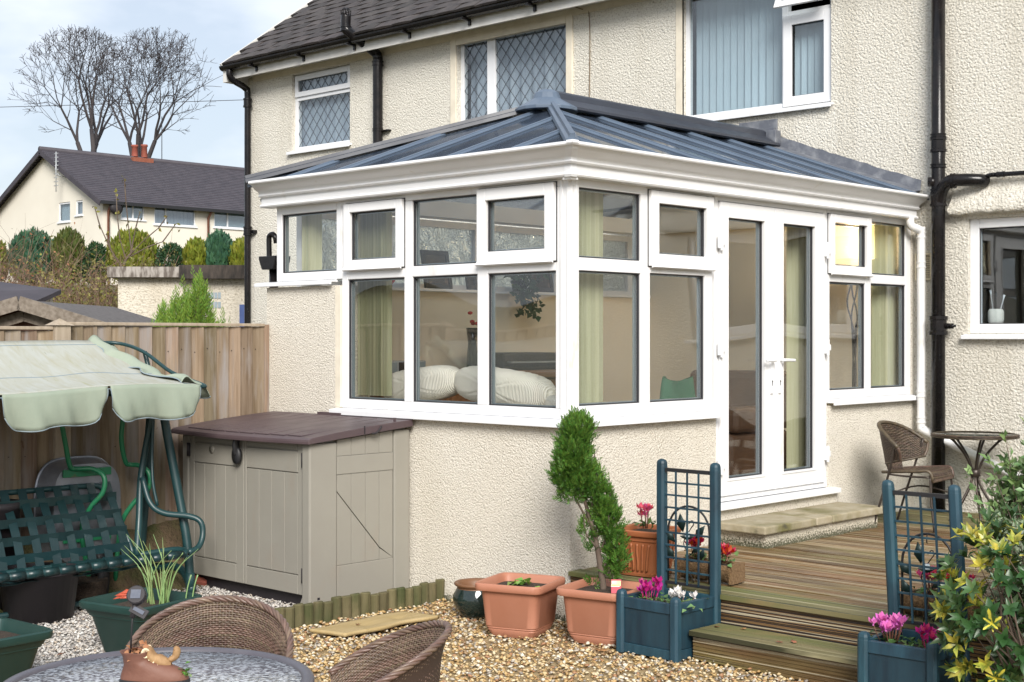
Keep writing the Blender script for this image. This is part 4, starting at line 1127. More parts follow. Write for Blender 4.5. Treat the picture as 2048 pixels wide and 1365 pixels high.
# lead flashing against the house
def flash(x_a, x_b, sgn):
    m = M(); N_ = 20
    def fn(u, t):
        x = x_a + (x_b - x_a) * u
        z = ZE + abs(x - (OE if sgn > 0 else LX)) * SL
        up = .135 if t > .55 else 0
        j = random.uniform(-.006, .006)
        if t < .3: return (x, CY - .16, z + .012 + j * .5)
        if t < .6: return (x, CY - .022, z + .03 + j)
        return (x, CY - .010, z + .115 + j)
    m.grid(fn, N_, 2, sm=False); return m.build('flashing', X['flashing'], cons, solid=.004, recalc=False)
flash(.07, RX + .12, 1); flash(LX + .06, RX - .12, -1)
m = M(); m.box((RX - .24, CY - .022, ZR + .02), (RX + .16, CY - .006, ZR + .21)); m.box((RX - .1, CY - .07, ZR + .02), (RX + .16, CY - .0225, ZR + .13)); m.box((RX + .1, CY - .11, ZR - .03), (RX + .20, CY - .023, ZR + .10)); m.build('flashing_saddle', X['flashing'], cons, bevel=.004)

# white rainwater pipe at the right end of the cornice
dp = pipe(cons, spline([(.055, 4.08, 2.66), (.055, 4.08, 2.615), (.062, 4.10, 2.585), (.085, 4.16, 2.565), (.093, 4.185, 2.54), (.095, 4.19, 2.50), (.095, 4.19, 1.5), (.095, 4.19, 1.00), (.11, 4.19, .965), (.14, 4.19, .94), (.72, 4.19, .70), (1.30, 4.19, .46)], 6), .034, 'rainwater_pipe', 'white_pipe', 16)
for z in (2.52, 2.28, 1.24, 1.03): collar(dp, (.095, 4.19, z), .035, .05, 'white_pipe')
# black hopper head by the left corner
hp = thing('rainwater_hopper', 'small black rainwater hopper with a short hooked pipe beside the high left window', 'hopper', (-3.02, .06, 0))
m = M(); m.prism([(-3.11, 2.30), (-2.90, 2.30), (-2.905, 2.27), (-2.935, 2.20), (-3.07, 2.20), (-3.105, 2.27)], 'y', .02, .16); m.build('hopper_box', X['black_pipe'], hp, bevel=.004)
pipe(hp, [(-3.015, .09, 2.22), (-3.015, .09, 0)], .034, 'pipe'); pipe(hp, spline([(-3.055, .08, 2.26), (-3.06, .08, 2.42), (-3.05, .08, 2.455), (-3.02, .085, 2.465), (-2.995, .09, 2.44), (-2.995, .1, 2.40)], 5), .020, 'hooked_pipe')

# ------------------------------------------------------------------ inside the conservatory
def blind(xyz, w, z0, z1, n, axis, label, ang, spread, matn='blind'):
    b = thing('vertical_blind', label, 'blind', (xyz[0], xyz[1], z0), 0, 'sage green vertical blinds')
    m = M()
    if axis == 'x': m.box((xyz[0] - w/2, xyz[1] - .015, z1), (xyz[0] + w/2, xyz[1] + .015, z1 + .03))
    else: m.box((xyz[0] - .015, xyz[1] - w/2, z1), (xyz[0] + .015, xyz[1] + w/2, z1 + .03))
    m.build('rail', X['upvc_clean'], b)
    s0 = None
    for i in range(n):
        t = (i + .5) / n - .5
        if s0 is None:
            m = M(); m.grid(lambda u, v_: ((u - .5) * .089, .006 * math.sin(PI * u), v_ * (z1 - z0)), 4, 1)
            s0 = m.build('slat', X[matn], b, world=False, recalc=False); o = s0
        else:
            o = s0.copy(); COL.objects.link(o)
        o.location = (t * spread if axis == 'x' else random.uniform(-.004, .004), t * spread if axis == 'y' else random.uniform(-.004, .004), 0)
        o.rotation_euler = (0, 0, R(ang + random.uniform(-7, 7)))
    return b
blind((-1.955, .17, 0), .32, 1.29, 2.60, 22, 'x', 'bunched sage vertical blind inside the leftmost lower front pane', 108, .30)
blind((-.16, .37, 0), .24, 1.29, 2.60, 5, 'y', 'flat sage vertical blind just right of the corner post', 84, .20)
blind((-.22, 2.90, 0), .30, .60, 2.60, 8, 'y', 'sage vertical blind behind the right hand door pane', 38, .26)
blind((-.16, 4.06, 0), .30, 1.30, 2.60, 9, 'y', 'sage vertical blind in the far right conservatory window', 60, .30)
blind((-2.66, .17, 0), .18, 2.10, 2.60, 5, 'x', 'short sage blind in the high left window', 70, .12)

sofa = thing('sofa', 'brown leather sofa below the front windows with cream cushions along its back', 'sofa', (-1.0, .75, .55))
m = M(); m.box((-2.2, .30, .62), (-.35, .52, 1.22)); m.box((-2.2, .52, .62), (-.35, 1.5, .98)); m.build('frame', X['sofa'], sofa, bevel=.06, seg=4)
def cushion(c, size, rz, ry, label, grp='cream ribbed cushions'):
    m = M()
    def fn(u, t):
        a = 2 * PI * u; b_ = (t - .5) * PI
        sg = lambda q, e: math.copysign(abs(q) ** e, q)
        x = sg(math.cos(b_), .7) * sg(math.cos(a), .55); z = sg(math.cos(b_), .7) * sg(math.sin(a), .75); y = sg(math.sin(b_), .8)
        rib = 1 + .02 * math.cos(x * 46)
        return (x * size[0] / 2, y * size[1] / 2 * rib, z * size[2] / 2 * rib)
    m.grid(fn, 120, 18, wrap=True)
    o = m.build('cushion', X['cushion'], world=False, origin=(0, 0, 0)); o.location = c; o.rotation_euler = (0, ry, rz)
    return tag(o, label, 'cushion', grp)
cushion((-1.72, .40, 1.365), (.72, .25, .24), R(4), R(-7), 'cream ribbed cushion on the sofa back, the left of two large ones')
cushion((-.93, .40, 1.362), (.92, .27, .25), R(-4), R(5), 'cream ribbed cushion on the sofa back, the long right one')
cushion((-.34, .34, 1.27), (.28, .16, .10), 0, R(10), 'small cream shaggy cushion next to the corner post')
m = M(); m.obox((-1.2, .32, 1.225), (1.45, .14, .05)); tag(m.build('folded_throw', X['cushion'], bevel=.02, origin=(-1.2, .32, 1.2)), 'cream ribbed throw folded under the cushions', 'throw')

ct = thing('cabinet', 'brown wooden cabinet against the inner left wall', 'cabinet', (-2.45, 2.2, .55))
m = M(); m.box((-2.72, 1.15, .58), (-2.25, 2.75, 1.395)); m.build('carcass', X['oak'], ct, bevel=.006)
m = M(); m.box((-2.74, 1.12, 1.396), (-2.20, 2.78, 1.43)); m.build('top', X['oak'], ct, bevel=.008)
for i in range(3):
    m = M(); m.box((-2.249, 1.19 + i * .52, 1.13), (-2.235, 1.67 + i * .52, 1.375)); d_ = m.build('drawer', X['oak'], ct, bevel=.006)
    m = M(); m.lathe([(0, 0), (.015, .01), (.012, .025), (0, .03)], 10, (-2.225, 1.43 + i * .52, 1.24)); m.build('knob', X['iron'], d_)
pr = thing('printer', 'flat black printer on the brown cabinet', 'printer', (-2.45, 2.25, 1.34))
m = M(); m.box((-2.66, 1.76, 1.431), (-2.24, 2.46, 1.57)); m.build('body', X['black'], pr, bevel=.015)
m = M(); m.box((-2.238, 1.80, 1.49), (-2.19, 2.42, 1.502)); m.build('tray', X['silver'], pr)
st_ = thing('stereo', 'small silver stereo on the brown cabinet near the blind', 'stereo', (-2.45, .95, 1.2))
m = M(); m.box((-2.48, .58, 1.425), (-2.30, .98, 1.52)); m.build('body', X['silver'], st_, bevel=.01)
m = M(); m.box((-2.299, .70, 1.44), (-2.293, .86, 1.51)); m.build('display', X['black'], st_)
for yy in (.64, .92):
    m = M(); m.box((-2.2995, yy - .04, 1.438), (-2.294, yy + .04, 1.51)); m.build('speaker_grille', X['spacer'], st_)
m = M(); m.box((-2.56, .50, .58), (-2.26, 1.06, 1.424)); tag(m.build('side_table', X['oak'], bevel=.01, origin=(-2.5, .8, .55)), 'brown wooden stand under the silver stereo', 'table')
def photo_frame(y, z, w, h, label, lean=-.18, rz=0):
    p = thing('photo_frame', label, 'photo frame', (-2.70, y, z), rz, 'photo frames on the inner sill')
    T = Matrix.Translation((0, 0, 0)) @ Matrix.Rotation(lean, 4, 'Y')
    m = M(); t_ = M(); frame_mesh(t_, -w/2, w/2, 0, h, .035, 0, .02, 'y'); m.raw(t_.v, t_.f, T=T); m.build('frame', X['black'], p, world=False, bevel=.003)
    m = M(); m.box((.004, -w/2 + .034, .034), (.010, w/2 - .034, h - .034), T=T); m.build('picture', X['photo'], p, world=False)
photo_frame(1.48, 2.087, .30, .31, 'dark photo frame standing at the middle of the inner sill')
photo_frame(2.72, 2.087, .28, .22, 'dark photo frame on the inner sill beyond the trailing plant')
photo_frame(1.86, 2.087, .12, .12, 'smallest dark photo frame on the inner sill')
pl_ = thing('plate', 'brown patterned plate on the inner sill of the high left window', 'plate', (-2.71, .66, 2.086))
m = M(); T = Matrix.Translation((-2.70, .70, 2.165)) @ Matrix.Rotation(R(75), 4, 'Y'); t_ = M(); t_.lathe([(0, 0), (.05, 0), (.085, .014), (.083, .02), (.05, .006), (0, .006)], 24); m.raw(t_.v, t_.f, T=T, sm=True); m.build('dish', X['leather'], pl_)
ro = thing('red_ornament', 'glossy red flower ornament beside the bunched blind', 'ornament', (-2.68, .98, 2.086))
for k in range(4):
    m = M(); m.lathe([(0, 0), (.02, .02), (.028, .05), (.012, .085), (0, .09)], 10, (-2.68, .94 + .035 * (k % 2), 2.11 + .05 * (k // 2))); m.build('petal', X['redpaint'], ro)
m = M(); m.tube([(-2.68, .96, 2.086), (-2.68, .96, 2.13)], .01, 6); m.build('stem', X['redpaint'], ro)
vz = thing('vase', 'tall dark glass vase with red flowers on the brown cabinet', 'vase', (-2.45, 1.62, 1.43))
m = M(); m.lathe([(0, 0), (.045, 0), (.05, .05), (.035, .22), (.05, .34), (.045, .34), (.03, .22), (0, .03)], 18, (-2.45, 1.62, 1.431)); m.build('body', X['glaze'], vz)
for k in range(7):
    m = M(); m.lathe([(0, 0), (.018, .006), (.020, .022), (0, .03)], 8, (-2.45 + random.uniform(-.06, .06), 1.62 + random.uniform(-.07, .07), 1.79 + random.uniform(0, .10))); m.build('bloom', X['redpaint'], vz)
# trailing plant on the inner sill
def leaf_quads(P, T, N, L, W_, bend=.15):
    """numpy leaf: base point P, direction T, normal N; 6 verts, 4 tris"""
    T = T / np.linalg.norm(T, axis=1, keepdims=True)
    Sd = np.cross(T, N); Sd /= np.linalg.norm(Sd, axis=1, keepdims=True) + 1e-9
    Nn = np.cross(Sd, T)
    L = np.asarray(L)[:, None]; W_ = np.asarray(W_)[:, None]
    v0 = P; v3 = P + T * L - Nn * L * bend
    mid = P + T * L * .5 
    v1 = mid + Sd * W_ * .5 + Nn * W_ * .18; v2 = mid - Sd * W_ * .5 + Nn * W_ * .18
    V = np.stack([v0, v1, v3, v2, mid], 1)
    F = np.array([[0, 1, 4], [1, 2, 4], [2, 3, 4], [3, 0, 4]])
    n = len(P)
    return V.reshape(-1, 3), (F[None] + (np.arange(n) * 5)[:, None, None]).reshape(-1, 3)
def rand_dirs(n): 
    d = rng.normal(size=(n, 3)); return d / np.linalg.norm(d, axis=1, keepdims=True)
tp = thing('trailing_plant', 'dark green trailing pot plant hanging over the inner sill', 'pot plant', (-2.68, 2.40, 2.086))
m = M(); m.lathe([(0, 0), (.05, 0), (.065, .09), (.06, .09), (0, .085)], 16, (-2.68, 2.40, 2.086)); m.build('pot', X['glaze'], tp)
P = np.concatenate([np.array([-2.62, 2.40, 2.20]) + rng.normal(0, 1, (90, 3)) * [.05, .09, .05], np.array([-2.58, 2.40, 2.02]) + rng.normal(0, 1, (90, 3)) * [.035, .08, .07]])
V, F = leaf_quads(P, rand_dirs(180) * [1, 1, .6] + [0.2, 0, -.5], rand_dirs(180) + [1, 0, .5], rng.uniform(.05, .09, 180), rng.uniform(.035, .06, 180))
np_mesh('foliage', V, F, X['topi_dark'], tp)
# uplighter lamp by the right window
lp = thing('floor_lamp', 'lit uplighter floor lamp with twisted black iron stem behind the right window', 'lamp', (-.36, 3.93, .55))
LPX, LPY = -.36, 3.93
m = M()
for k in range(4):
    m.tube([(LPX + (.012 + .045 * math.exp(-((z - 1.98) / .16) ** 2)) * math.cos(k * PI / 2 + z * 5), LPY + (.012 + .045 * math.exp(-((z - 1.98) / .16) ** 2)) * math.sin(k * PI / 2 + z * 5), z) for z in [.6 + i * .045 for i in range(36)]], .007, 5)
m.lathe([(0, 0), (.14, 0), (.14, .02), (.03, .05), (0, .05)], 20, (LPX, LPY, .55)); m.build('stem', X['black'], lp)
m = M(); m.lathe([(.02, 0), (.12, .05), (.19, .13), (.187, .13), (.115, .058), (.02, .01)], 28, (LPX, LPY, 2.20)); m.build('bowl', X['lampshade'], lp)
ll = bpy.data.lights.new('lamp_light', 'POINT'); ll.energy = 12; ll.color = (1, .79, .53); ll.shadow_soft_size = .06
lo_ = bpy.data.objects.new('lamp_light', ll); COL.objects.link(lo_); lo_.parent = lp; lo_.location = (0, 0, 1.86)
bg_ = thing('fabric_bag', 'soft green fabric bag on the low stool behind the right hand windows', 'bag', (-.72, 2.0, 1.05))
m = M(); m.grid(lambda u, t: (-.72 + (.15 - .05 * t + .015 * math.sin(u * 19)) * math.cos(2 * PI * u), 2.02 + (.20 - .09 * t + .02 * math.sin(u * 25 + t * 4)) * math.sin(2 * PI * u), 1.052 + .34 * t + .02 * math.sin(u * 13)), 30, 10, wrap=True); m.build('body', mk('soft green cloth', (.03, .16, .09), (.05, .22, .13), ns=6, rough=.8), bg_)
sl_ = thing('stool', 'brown wooden stool under the green fabric bag', 'stool', (-.72, 2.0, .55))
m = M(); m.box((-.95, 1.72, 1.0), (-.50, 2.32, 1.05)); m.build('seat', X['oak'], sl_, bevel=.01)
for a_ in (-.92, -.55):
    for b_ in (1.76, 2.26):
        m = M(); m.box((a_, b_, .55), (a_ + .04, b_ + .04, .999)); m.build('leg', X['oak'], sl_)
ck = thing('wooden_box', 'brown wooden cased clock standing beyond the corner blind', 'clock', (-1.0, 1.05, 1.0))
m = M(); m.box((-1.12, .90, .985), (-.92, 1.14, 1.42)); m.build('case', X['oak'], ck, bevel=.01)
m = M(); m.box((-1.15, .87, 1.42), (-.89, 1.17, 1.46)); m.build('top', X['oak'], ck, bevel=.008)
fp = thing('leaning_picture', 'red framed dark picture leaning beside the wooden clock', 'picture', (-.95, 1.3, 1.0))
m = M(); frame_mesh(m, 1.19, 1.43, .985, 1.29, .02, -.96, -.94, 'y'); m.build('frame', X['redpaint'], fp)
m = M(); m.box((-.955, 1.21, 1.005), (-.947, 1.41, 1.27)); m.build('picture', X['photo'], fp)
# armchair seen low through the doors
ac = thing('armchair', 'brown leather armchair low behind the door glass', 'armchair', (-1.2, 3.1, .55))
m = M(); m.box((-1.65, 2.75, .60), (-.75, 3.6, .95)); m.box((-1.65, 3.4, .95), (-.75, 3.65, 1.42)); m.box((-1.70, 2.75, .95), (-1.5, 3.4, 1.15)); m.box((-.9, 2.75, .95), (-.70, 3.4, 1.15)); m.build('frame', X['sofa'], ac, bevel=.06, seg=4)
m = M(); m.box((-1.49, 2.70, .955), (-.91, 3.39, 1.08)); m.build('seat_cushion', X['cushion'], ac, bevel=.05, seg=4)
pf = thing('wall_picture', 'narrow stained glass picture on the inner house wall', 'picture', (-1.0, CY - .03, 2.0))
m = M(); frame_mesh(m, -1.98, -1.80, 1.85, 2.25, .02, CY - .04, CY - .015); m.build('frame', X['black'], pf)
m = M(); m.box((-1.961, CY - .03, 1.869), (-1.819, CY - .02, 2.231)); m.build('picture', mk('stained glass print', (.10, .22, .12), (.45, .30, .22), ns=40, lo=.45, hi=.55, rough=.2), pf)
# ------------------------------------------------------------------ boundary fence
FX = -2.98
fence = thing('fence', 'weathered close board timber fence along the left boundary', 'fence', (FX, -2.6, 0))
def fence_panel(ya, yb, ztop):
    n = round((yb - ya) / .108); st_ = (yb - ya) / n
    for i in range(n):
        y = ya + i * st_
        m = M(); ov = .018
        z1 = ztop - random.uniform(.0, .006)
        m.prism([(FX + .004, y - ov), (FX + .008, y - ov), (FX + .028, y + st_), (FX + .012, y + st_)], 'z', .37 + random.uniform(-.008, .008), z1)
        T = Matrix.Translation((0, 0, 0))
        b = m.build('board', X['board'], world=False, origin=(FX, y, .37))
        l_ = wmat(fence).translation; b.parent = fence; b.location = Vector((FX, y, .37)) - l_
        if random.random() < .8:
            k = M()
            for zz in (1.60, .95, .50):
                for dy in (.03, .075): k.obox((FX + .0195, y + dy + random.uniform(-.006, .006), zz + random.uniform(-.02, .02)), (.004, .006, .006))
            kk = k.build('nail', X['iron'], b, kind='stuff')
    m = M(); m.box((FX - .012, ya, ztop), (FX + .040, yb, ztop + .022)); m.build('cap_rail', X['post'], fence, bevel=.004)
    m = M()
    for zz in (.5, 1.05, 1.6): m.box((FX - .05, ya, zz - .03), (FX + .002, yb, zz + .03))
    m.build('arris_rail', X['board'], fence)
    m = M(); m.box((FX - .01, ya, .18), (FX + .012, yb, .368)); m.build('gravel_board', X['board'], fence)
def fence_post(y, ztop, cap=True):
    m = M(); m.box((FX - .04, y - .055, -.05), (FX + .065, y + .055, ztop)); p = m.build('post', X['post'], fence, bevel=.004)
    if cap:
        m = M(); m.raw([(FX - .055, y - .07, ztop), (FX + .08, y - .07, ztop), (FX + .08, y + .07, ztop), (FX - .055, y + .07, ztop), (FX + .012, y, ztop + .045)], [(0, 3, 2, 1), (0, 1, 4), (1, 2, 4), (2, 3, 4), (3, 0, 4)])
        m.build('post_cap', X['post'], p)
fence_panel(-1.62, -.045, 1.775); fence_post(-1.675, 1.775)
fence_panel(-3.40, -1.73, 1.745); fence_post(-3.455, 1.76)
fence_panel(-5.10, -3.51, 1.745); fence_post(-5.155, 1.76)
m = M(); m.box((FX - .03, -.045, .0), (FX + .035, -.002, 1.79)); m.build('post', X['board'], fence, bevel=.003)
bank = M()
def bank_fn(u, t):
    y = -5.2 + u * 5.18
    p = [(FX + .02, .40), (FX + .10, .36), (FX + .20, .22), (FX + .30, .06), (FX + .42, -.02)][round(t * 4)]
    return (p[0] + random.uniform(-.02, .02), y, p[1] + random.uniform(-.03, .03))
bank.grid(bank_fn, 90, 4); structure(bank.build('bank', X['moss'], recalc=False))
for k, (y, z, s_, lb_) in enumerate(((-.55, .17, .10, 'topmost loose red brick in the soil left of the storage box'), (-.62, .07, .11, 'loose red brick under the topmost one by the fence'), (-.50, .05, .09, 'loose red brick nearest the house wall by the fence'), (-.78, .04, .12, 'loose red brick nearest the swing seat by the fence'))):
    m = M(); m.obox((FX + .30, y, z), (.10, s_ * 1.7, .065), (.1 * k, .1, .3 * k)); tag(m.build('brick', X['brick_red'], bevel=.008, origin=(FX + .3, y, z - .03)), lb_, 'brick', 'loose bricks by the fence')

# ------------------------------------------------------------------ plastic storage box
sb = thing('storage_box', 'taupe plastic garden storage box with plum brown lid against the wall', 'storage box', (-2.08, -.45, 0))
BX0, BX1, BYF, BYB = -2.80, -1.385, -.845, -.03
m = M(); m.box((BX0 + .05, BYF + .05, .0), (BX1 - .03, BYB, .10)); m.build('base', X['box_base'], sb)
m = M(); m.prism([(BYF + .035, .10), (BYB - .01, .10), (BYB - .01, 1.10), (BYF + .035, 1.035)], 'x', BX0 + .03, BX1 - .03); m.build('carcass', X['box_beige'], sb)
def boxz(y): return 1.035 + (y - BYF - .035) / (BYB - BYF) * .07
# corner posts
m = M(); m.box((BX0, BYF - .005, .02), (BX0 + .075, BYF + .09, 1.03)); m.build('corner_panel', X['box_beige'], sb, bevel=.012)
m = M(); m.box((BX1 - .075, BYF - .02, .005), (BX1 + .004, BYF + .20, 1.035)); m.prism([(BX1 - .12, .005), (BX1 - .07, .005), (BX1 - .07, .10)], 'y', BYF - .015, BYF + .05); m.build('corner_panel', X['box_beige'], sb, bevel=.010)
m = M(); m.box((BX1 - .07, BYB - .135, .02), (BX1 + .004, BYB, 1.09)); m.build('corner_panel', X['box_beige'], sb, bevel=.008)
m = M(); m.obox((BX1 + .005, BYF + .05, .07), (.004, .018, .014)); m.build('screw_hole', X['box_base'], sb)
def box_door(x0, x1, hinge_left):
    m = M(); y = BYF + .012
    m.box((x0, y, .085), (x1, y + .03, 1.03))
    s0, s1 = (x0 + .062, x1 - .085) if hinge_left else (x0 + .028, x1 - .062)
    g = .0045
    m.box((x0 + .001, y - .012, .086), (s0 - g, y - .0005, 1.028)); m.box((s1 + g, y - .012, .086), (x1 - .001, y - .0005, 1.028))
    m.box((s0, y - .012, .086), (s1, y - .0005, .208 - g)); m.box((s0, y - .012, .845 + g), (s1, y - .0005, .985 - g)); m.box((s0, y - .012, .985 + g), (s1, y - .0005, 1.028))
    d = m.build('door', X['box_beige'], sb, bevel=.003)
    n = 4; wv = (s1 - s0) / n
    for i in range(n):
        p = M(); p.box((s0 + i * wv + .0018, y - .009, .210), (s0 + (i + 1) * wv - .0018, y - .0005, .843)); p.build('plank_panel', X['box_beige'], d, bevel=.0025)
    for z in (.21, .93):
        h = M(); hx = x0 if hinge_left else x1
        h.box((hx - .016, y - .020, z - .045), (hx + .016, y - .0125, z + .045)); h.tube([(hx, y - .020, z - .045), (hx, y - .020, z + .045)], .010, 8); h.build('hinge', X['box_base'], d)
    return d
DM = BX0 + .075 + (BX1 - BX0 - .15) * .5
d1 = box_door(BX0 + .079, DM - .002, True); d2 = box_door(DM + .002, BX1 - .079, False)
m = M(); m.tube([(DM - .36, BYF - .001, .945), (DM - .36, BYF - .003, .945)], .030, 18); m.build('oval_badge', X['box_beige'], d1)
m = M(); m.tube(spline([(DM - .02, BYF - .03, 1.06), (DM - .025, BYF - .045, 1.0), (DM - .035, BYF - .03, .93)], 6), .026, 10, flat=.6)
m.lathe([(0, -.012), (.036, -.008), (.046, .008), (.04, .022), (0, .026)], 16); 
lt = m; lt.v[-80:] = [(DM - .035 + p[0], BYF - .022 - p[2], .925 + p[1] * 1.35) for p in lt.v[-80:]]
lt.build('latch', X['black'], sb)
# right hand end: rails, planks and a raking groove
def side_box(y0, y1, z0, z1, pr): 
    return ((BX1 - .029, y0, z0), (BX1 - .029 + pr, y1, z1))
m = M(); ys0, ys1 = BYF + .205, BYB - .14
m.box(*side_box(ys0, ys1, .02, .255, .028)); m.build('side_rail', X['box_beige'], sb, bevel=.004)
m = M(); m.box(*side_box(ys0, ys1, .83, .945, .028)); m.build('side_rail', X['box_beige'], sb, bevel=.004)
n = 4; wv = (ys1 - ys0) / n
for i in range(n):
    a, b = ys0 + i * wv + .0015, ys0 + (i + 1) * wv - .0015
    zl = lambda y: .262 + (ys1 - .05 - y) / (ys1 - .05 - ys0) * .46
    # split by the diagonal: lower and upper piece of each plank
    za, zb = zl(a), zl(b)
    p = M(); p.prism([(a, .2565), (b, .2565), (b, max(.2575, zb - .004)), (a, max(.2575, za - .004))], 'x', BX1 - .029, BX1 - .005); p.build('plank_panel', X['box_beige'], sb, bevel=.0025)
    p = M(); p.prism([(a, max(.2585, za + .004)), (b, max(.2585, zb + .004)), (b, .8285), (a, .8285)], 'x', BX1 - .029, BX1 - .005); p.build('plank_panel', X['box_beige'], sb, bevel=.0025)
    p = M(); p.prism([(a, .9465), (b, .9465), (b, boxz(b) - .002), (a, boxz(a) - .002)], 'x', BX1 - .029, BX1 - .005); p.build('plank_panel', X['box_beige'], sb, bevel=.0025)
# lid: gently bowed front edge, falling towards the front
def lid_pt(x, y, dz=0): return (x, y, boxz(y) + .012 + dz)
lid = M()
NX = 16
def yf(x): t = (x - (BX0 - .06)) / (BX1 - BX0 + .10); return BYF - .055 - .045 * math.sin(PI * min(1, max(0, t)))
xs_ = [BX0 - .06 + (BX1 - BX0 + .10) * i / NX for i in range(NX + 1)]
ysn = [0, .004, .03, .25, .5, .75, 1]
v, f = [], []
for j, t in enumerate(ysn):
    for x in xs_:
        y = yf(x) + (BYB + .0 - yf(x)) * t
        dz = [.012, .026, .033, .037, .040, .040, .038][j]
        v.append(lid_pt(x, y, dz + (.004 if j > 2 else 0)))
W_ = NX + 1
for j in range(len(ysn) - 1):
    for i in range(NX): f.append((j*W_+i, j*W_+i+1, (j+1)*W_+i+1, (j+1)*W_+i))
b0 = len(v)
for j, t in enumerate(ysn):
    for x in xs_:
        y = yf(x) + (BYB - yf(x)) * t
        v.append(lid_pt(x, y, -.004))
for j in range(len(ysn) - 1):
    for i in range(NX): f.append((b0+j*W_+i, b0+(j+1)*W_+i, b0+(j+1)*W_+i+1, b0+j*W_+i+1))
for i in range(NX): f.append((i, b0+i, b0+i+1, i+1)); k = (len(ysn)-1)*W_; f.append((k+i, k+i+1, b0+k+i+1, b0+k+i))
for j in range(len(ysn) - 1): f.append((j*W_, (j+1)*W_, b0+(j+1)*W_, b0+j*W_)); f.append((j*W_+NX, b0+j*W_+NX, b0+(j+1)*W_+NX, (j+1)*W_+NX))
lid.raw(v, f); lid_o = lid.build('lid', X['box_lid'], sb, bevel=.006)
for i in range(1, 9):
    x = BX0 + (BX1 - BX0) * i / 9
    p = M(); p.raw([lid_pt(x - .07, yf(x) + .06, .0415), lid_pt(x + .068, yf(x) + .06, .0415), lid_pt(x + .068, BYB - .06, .0465), lid_pt(x - .07, BYB - .06, .0465),
                    lid_pt(x - .07, yf(x) + .06, .035), lid_pt(x + .068, yf(x) + .06, .035), lid_pt(x + .068, BYB - .06, .040), lid_pt(x - .07, BYB - .06, .040)],
                   [(0, 1, 2, 3), (4, 7, 6, 5), (0, 4, 5, 1), (1, 5, 6, 2), (2, 6, 7, 3), (3, 7, 4, 0)])
    p.build('lid_plank', X['box_lid'], lid_o, bevel=.003)
m = M(); m.box((BX0 + .5, BYB - .04, 1.150), (BX0 + .75, BYB - .0, 1.172)); m.box((BX1 + .0, BYB - .14, 1.140), (BX1 + .012, BYB - .125, 1.170)); m.build('lid_hinge', X['box_lid'], lid_o)
m = M(); m.obox((BX1 + .041, BYB - .42, 1.105), (.004, .008, .05)); m.build('lid_notch', X['box_base'], lid_o)
m = M(); m.tube(spline([(BX1 + .042, BYB - .36, 1.08), (BX1 + .044, BYB - .33, 1.08), (BX1 + .044, BYB - .30, 1.10), (BX1 + .043, BYB - .28, 1.125)], 4), .006, 6); m.build('lid_stay', X['box_base'], lid_o)

# ------------------------------------------------------------------ log edging and plank
le = thing('log_edging', 'row of short mossy half log edging between white and golden gravel', 'edging', (-1.07, -.75, 0))
n = 23
for i in range(n):
    y = -1.62 + i * .0725
    m = M(); rr = .036; h = .125 + random.uniform(-.012, .012)
    pr = [(rr * math.cos(a), rr * math.sin(a)) for a in [-PI/2 + PI * k / 6 for k in range(7)]]
    m.prism(pr, 'z', -.05, h - .006); m.raw([(x * .86, yy * .86, h) for x, yy in pr] + [(x, yy, h - .006) for x, yy in pr], [tuple(range(7))] + [(k, k + 7, k + 8, k + 1) for k in range(6)] )
    o = m.build('log', X['log'], world=False); o.parent = le
    o.location = Vector((-1.085 + .02 * math.sin(i * .5) * .3 - (i > 18) * (i - 18) * .004 + .0, y, 0)) - wmat(le).translation; o.rotation_euler = (random.uniform(-.03, .03), random.uniform(-.03, .03), random.uniform(-.1, .1))
m = M()
def plank_fn(u, t):
    x = -.83 + u * .25 + .012 * math.sin(t * 7) + .008 * math.sin(u * 9 + t * 13); y = -1.28 + t * .72 + .06 * (u - .5)
    d1_ = math.exp(-(((x + .70) / .06) ** 2 + ((y + .98) / .09) ** 2)); d2_ = math.exp(-(((x + .70) / .04) ** 2 + ((y + .74) / .05) ** 2))
    return (x, y, .030 - .014 * d1_ - .012 * d2_)
m.grid(plank_fn, 16, 40)
tag(m.build('plank', X['plank'], solid=.02, origin=(-.70, -.92, .0), recalc=False), 'flat yellowed piece of timber half sunk in the golden gravel', 'plank')

# ------------------------------------------------------------------ swing seat
sw = thing('swing_seat', 'dark green garden swing seat with strapped back and faded pale green canopy', 'swing seat', (-2.45, -2.0, 0))
def tb(name, pts, r, mat='swing_green', par=None, n=10, sp=5):
    m = M(); m.tube(spline(pts, sp) if len(pts) > 2 else pts, r, n); return m.build(name, X[mat], par or sw)
SYR, SYL = -1.10, -2.95
for ys in (SYR, SYL):
    tb('leg', [(-2.32, ys, .03), (-2.36, ys, .35), (-2.44, ys - .02, .70), (-2.50, ys - .06, 1.05), (-2.505, ys - .10, 1.30)], .030)
    tb('leg', [(-2.86, ys - .05, .05), (-2.80, ys - .05, .5), (-2.66, ys - .10, 1.0), (-2.58, ys - .12, 1.36)], .030)
    tb('foot_bar', [(-2.30, ys, .045), (-2.45, ys + .03, .15), (-2.62, ys + .02, .17), (-2.80, ys - .02, .12), (-2.86, ys - .05, .06)], .028)
    tb('canopy_arm', [(-2.56, ys - .12, 1.28), (-2.60, ys - .13, 1.46), (-2.66, ys - .13, 1.60)], .016)
    c_ = M(); c_.tube([(-2.325, ys, .06), (-2.33, ys, .16)], .0325, 10); c_.build('leg_sleeve', X['swing_green'], sw)
tb('base_rail', [(-2.40, SYR - .28, .05), (-2.40, SYL, .05)], .018)
tb('top_rail', [(-2.56, SYR - .12, 1.34), (-2.56, SYL - .1, 1.34)], .022)
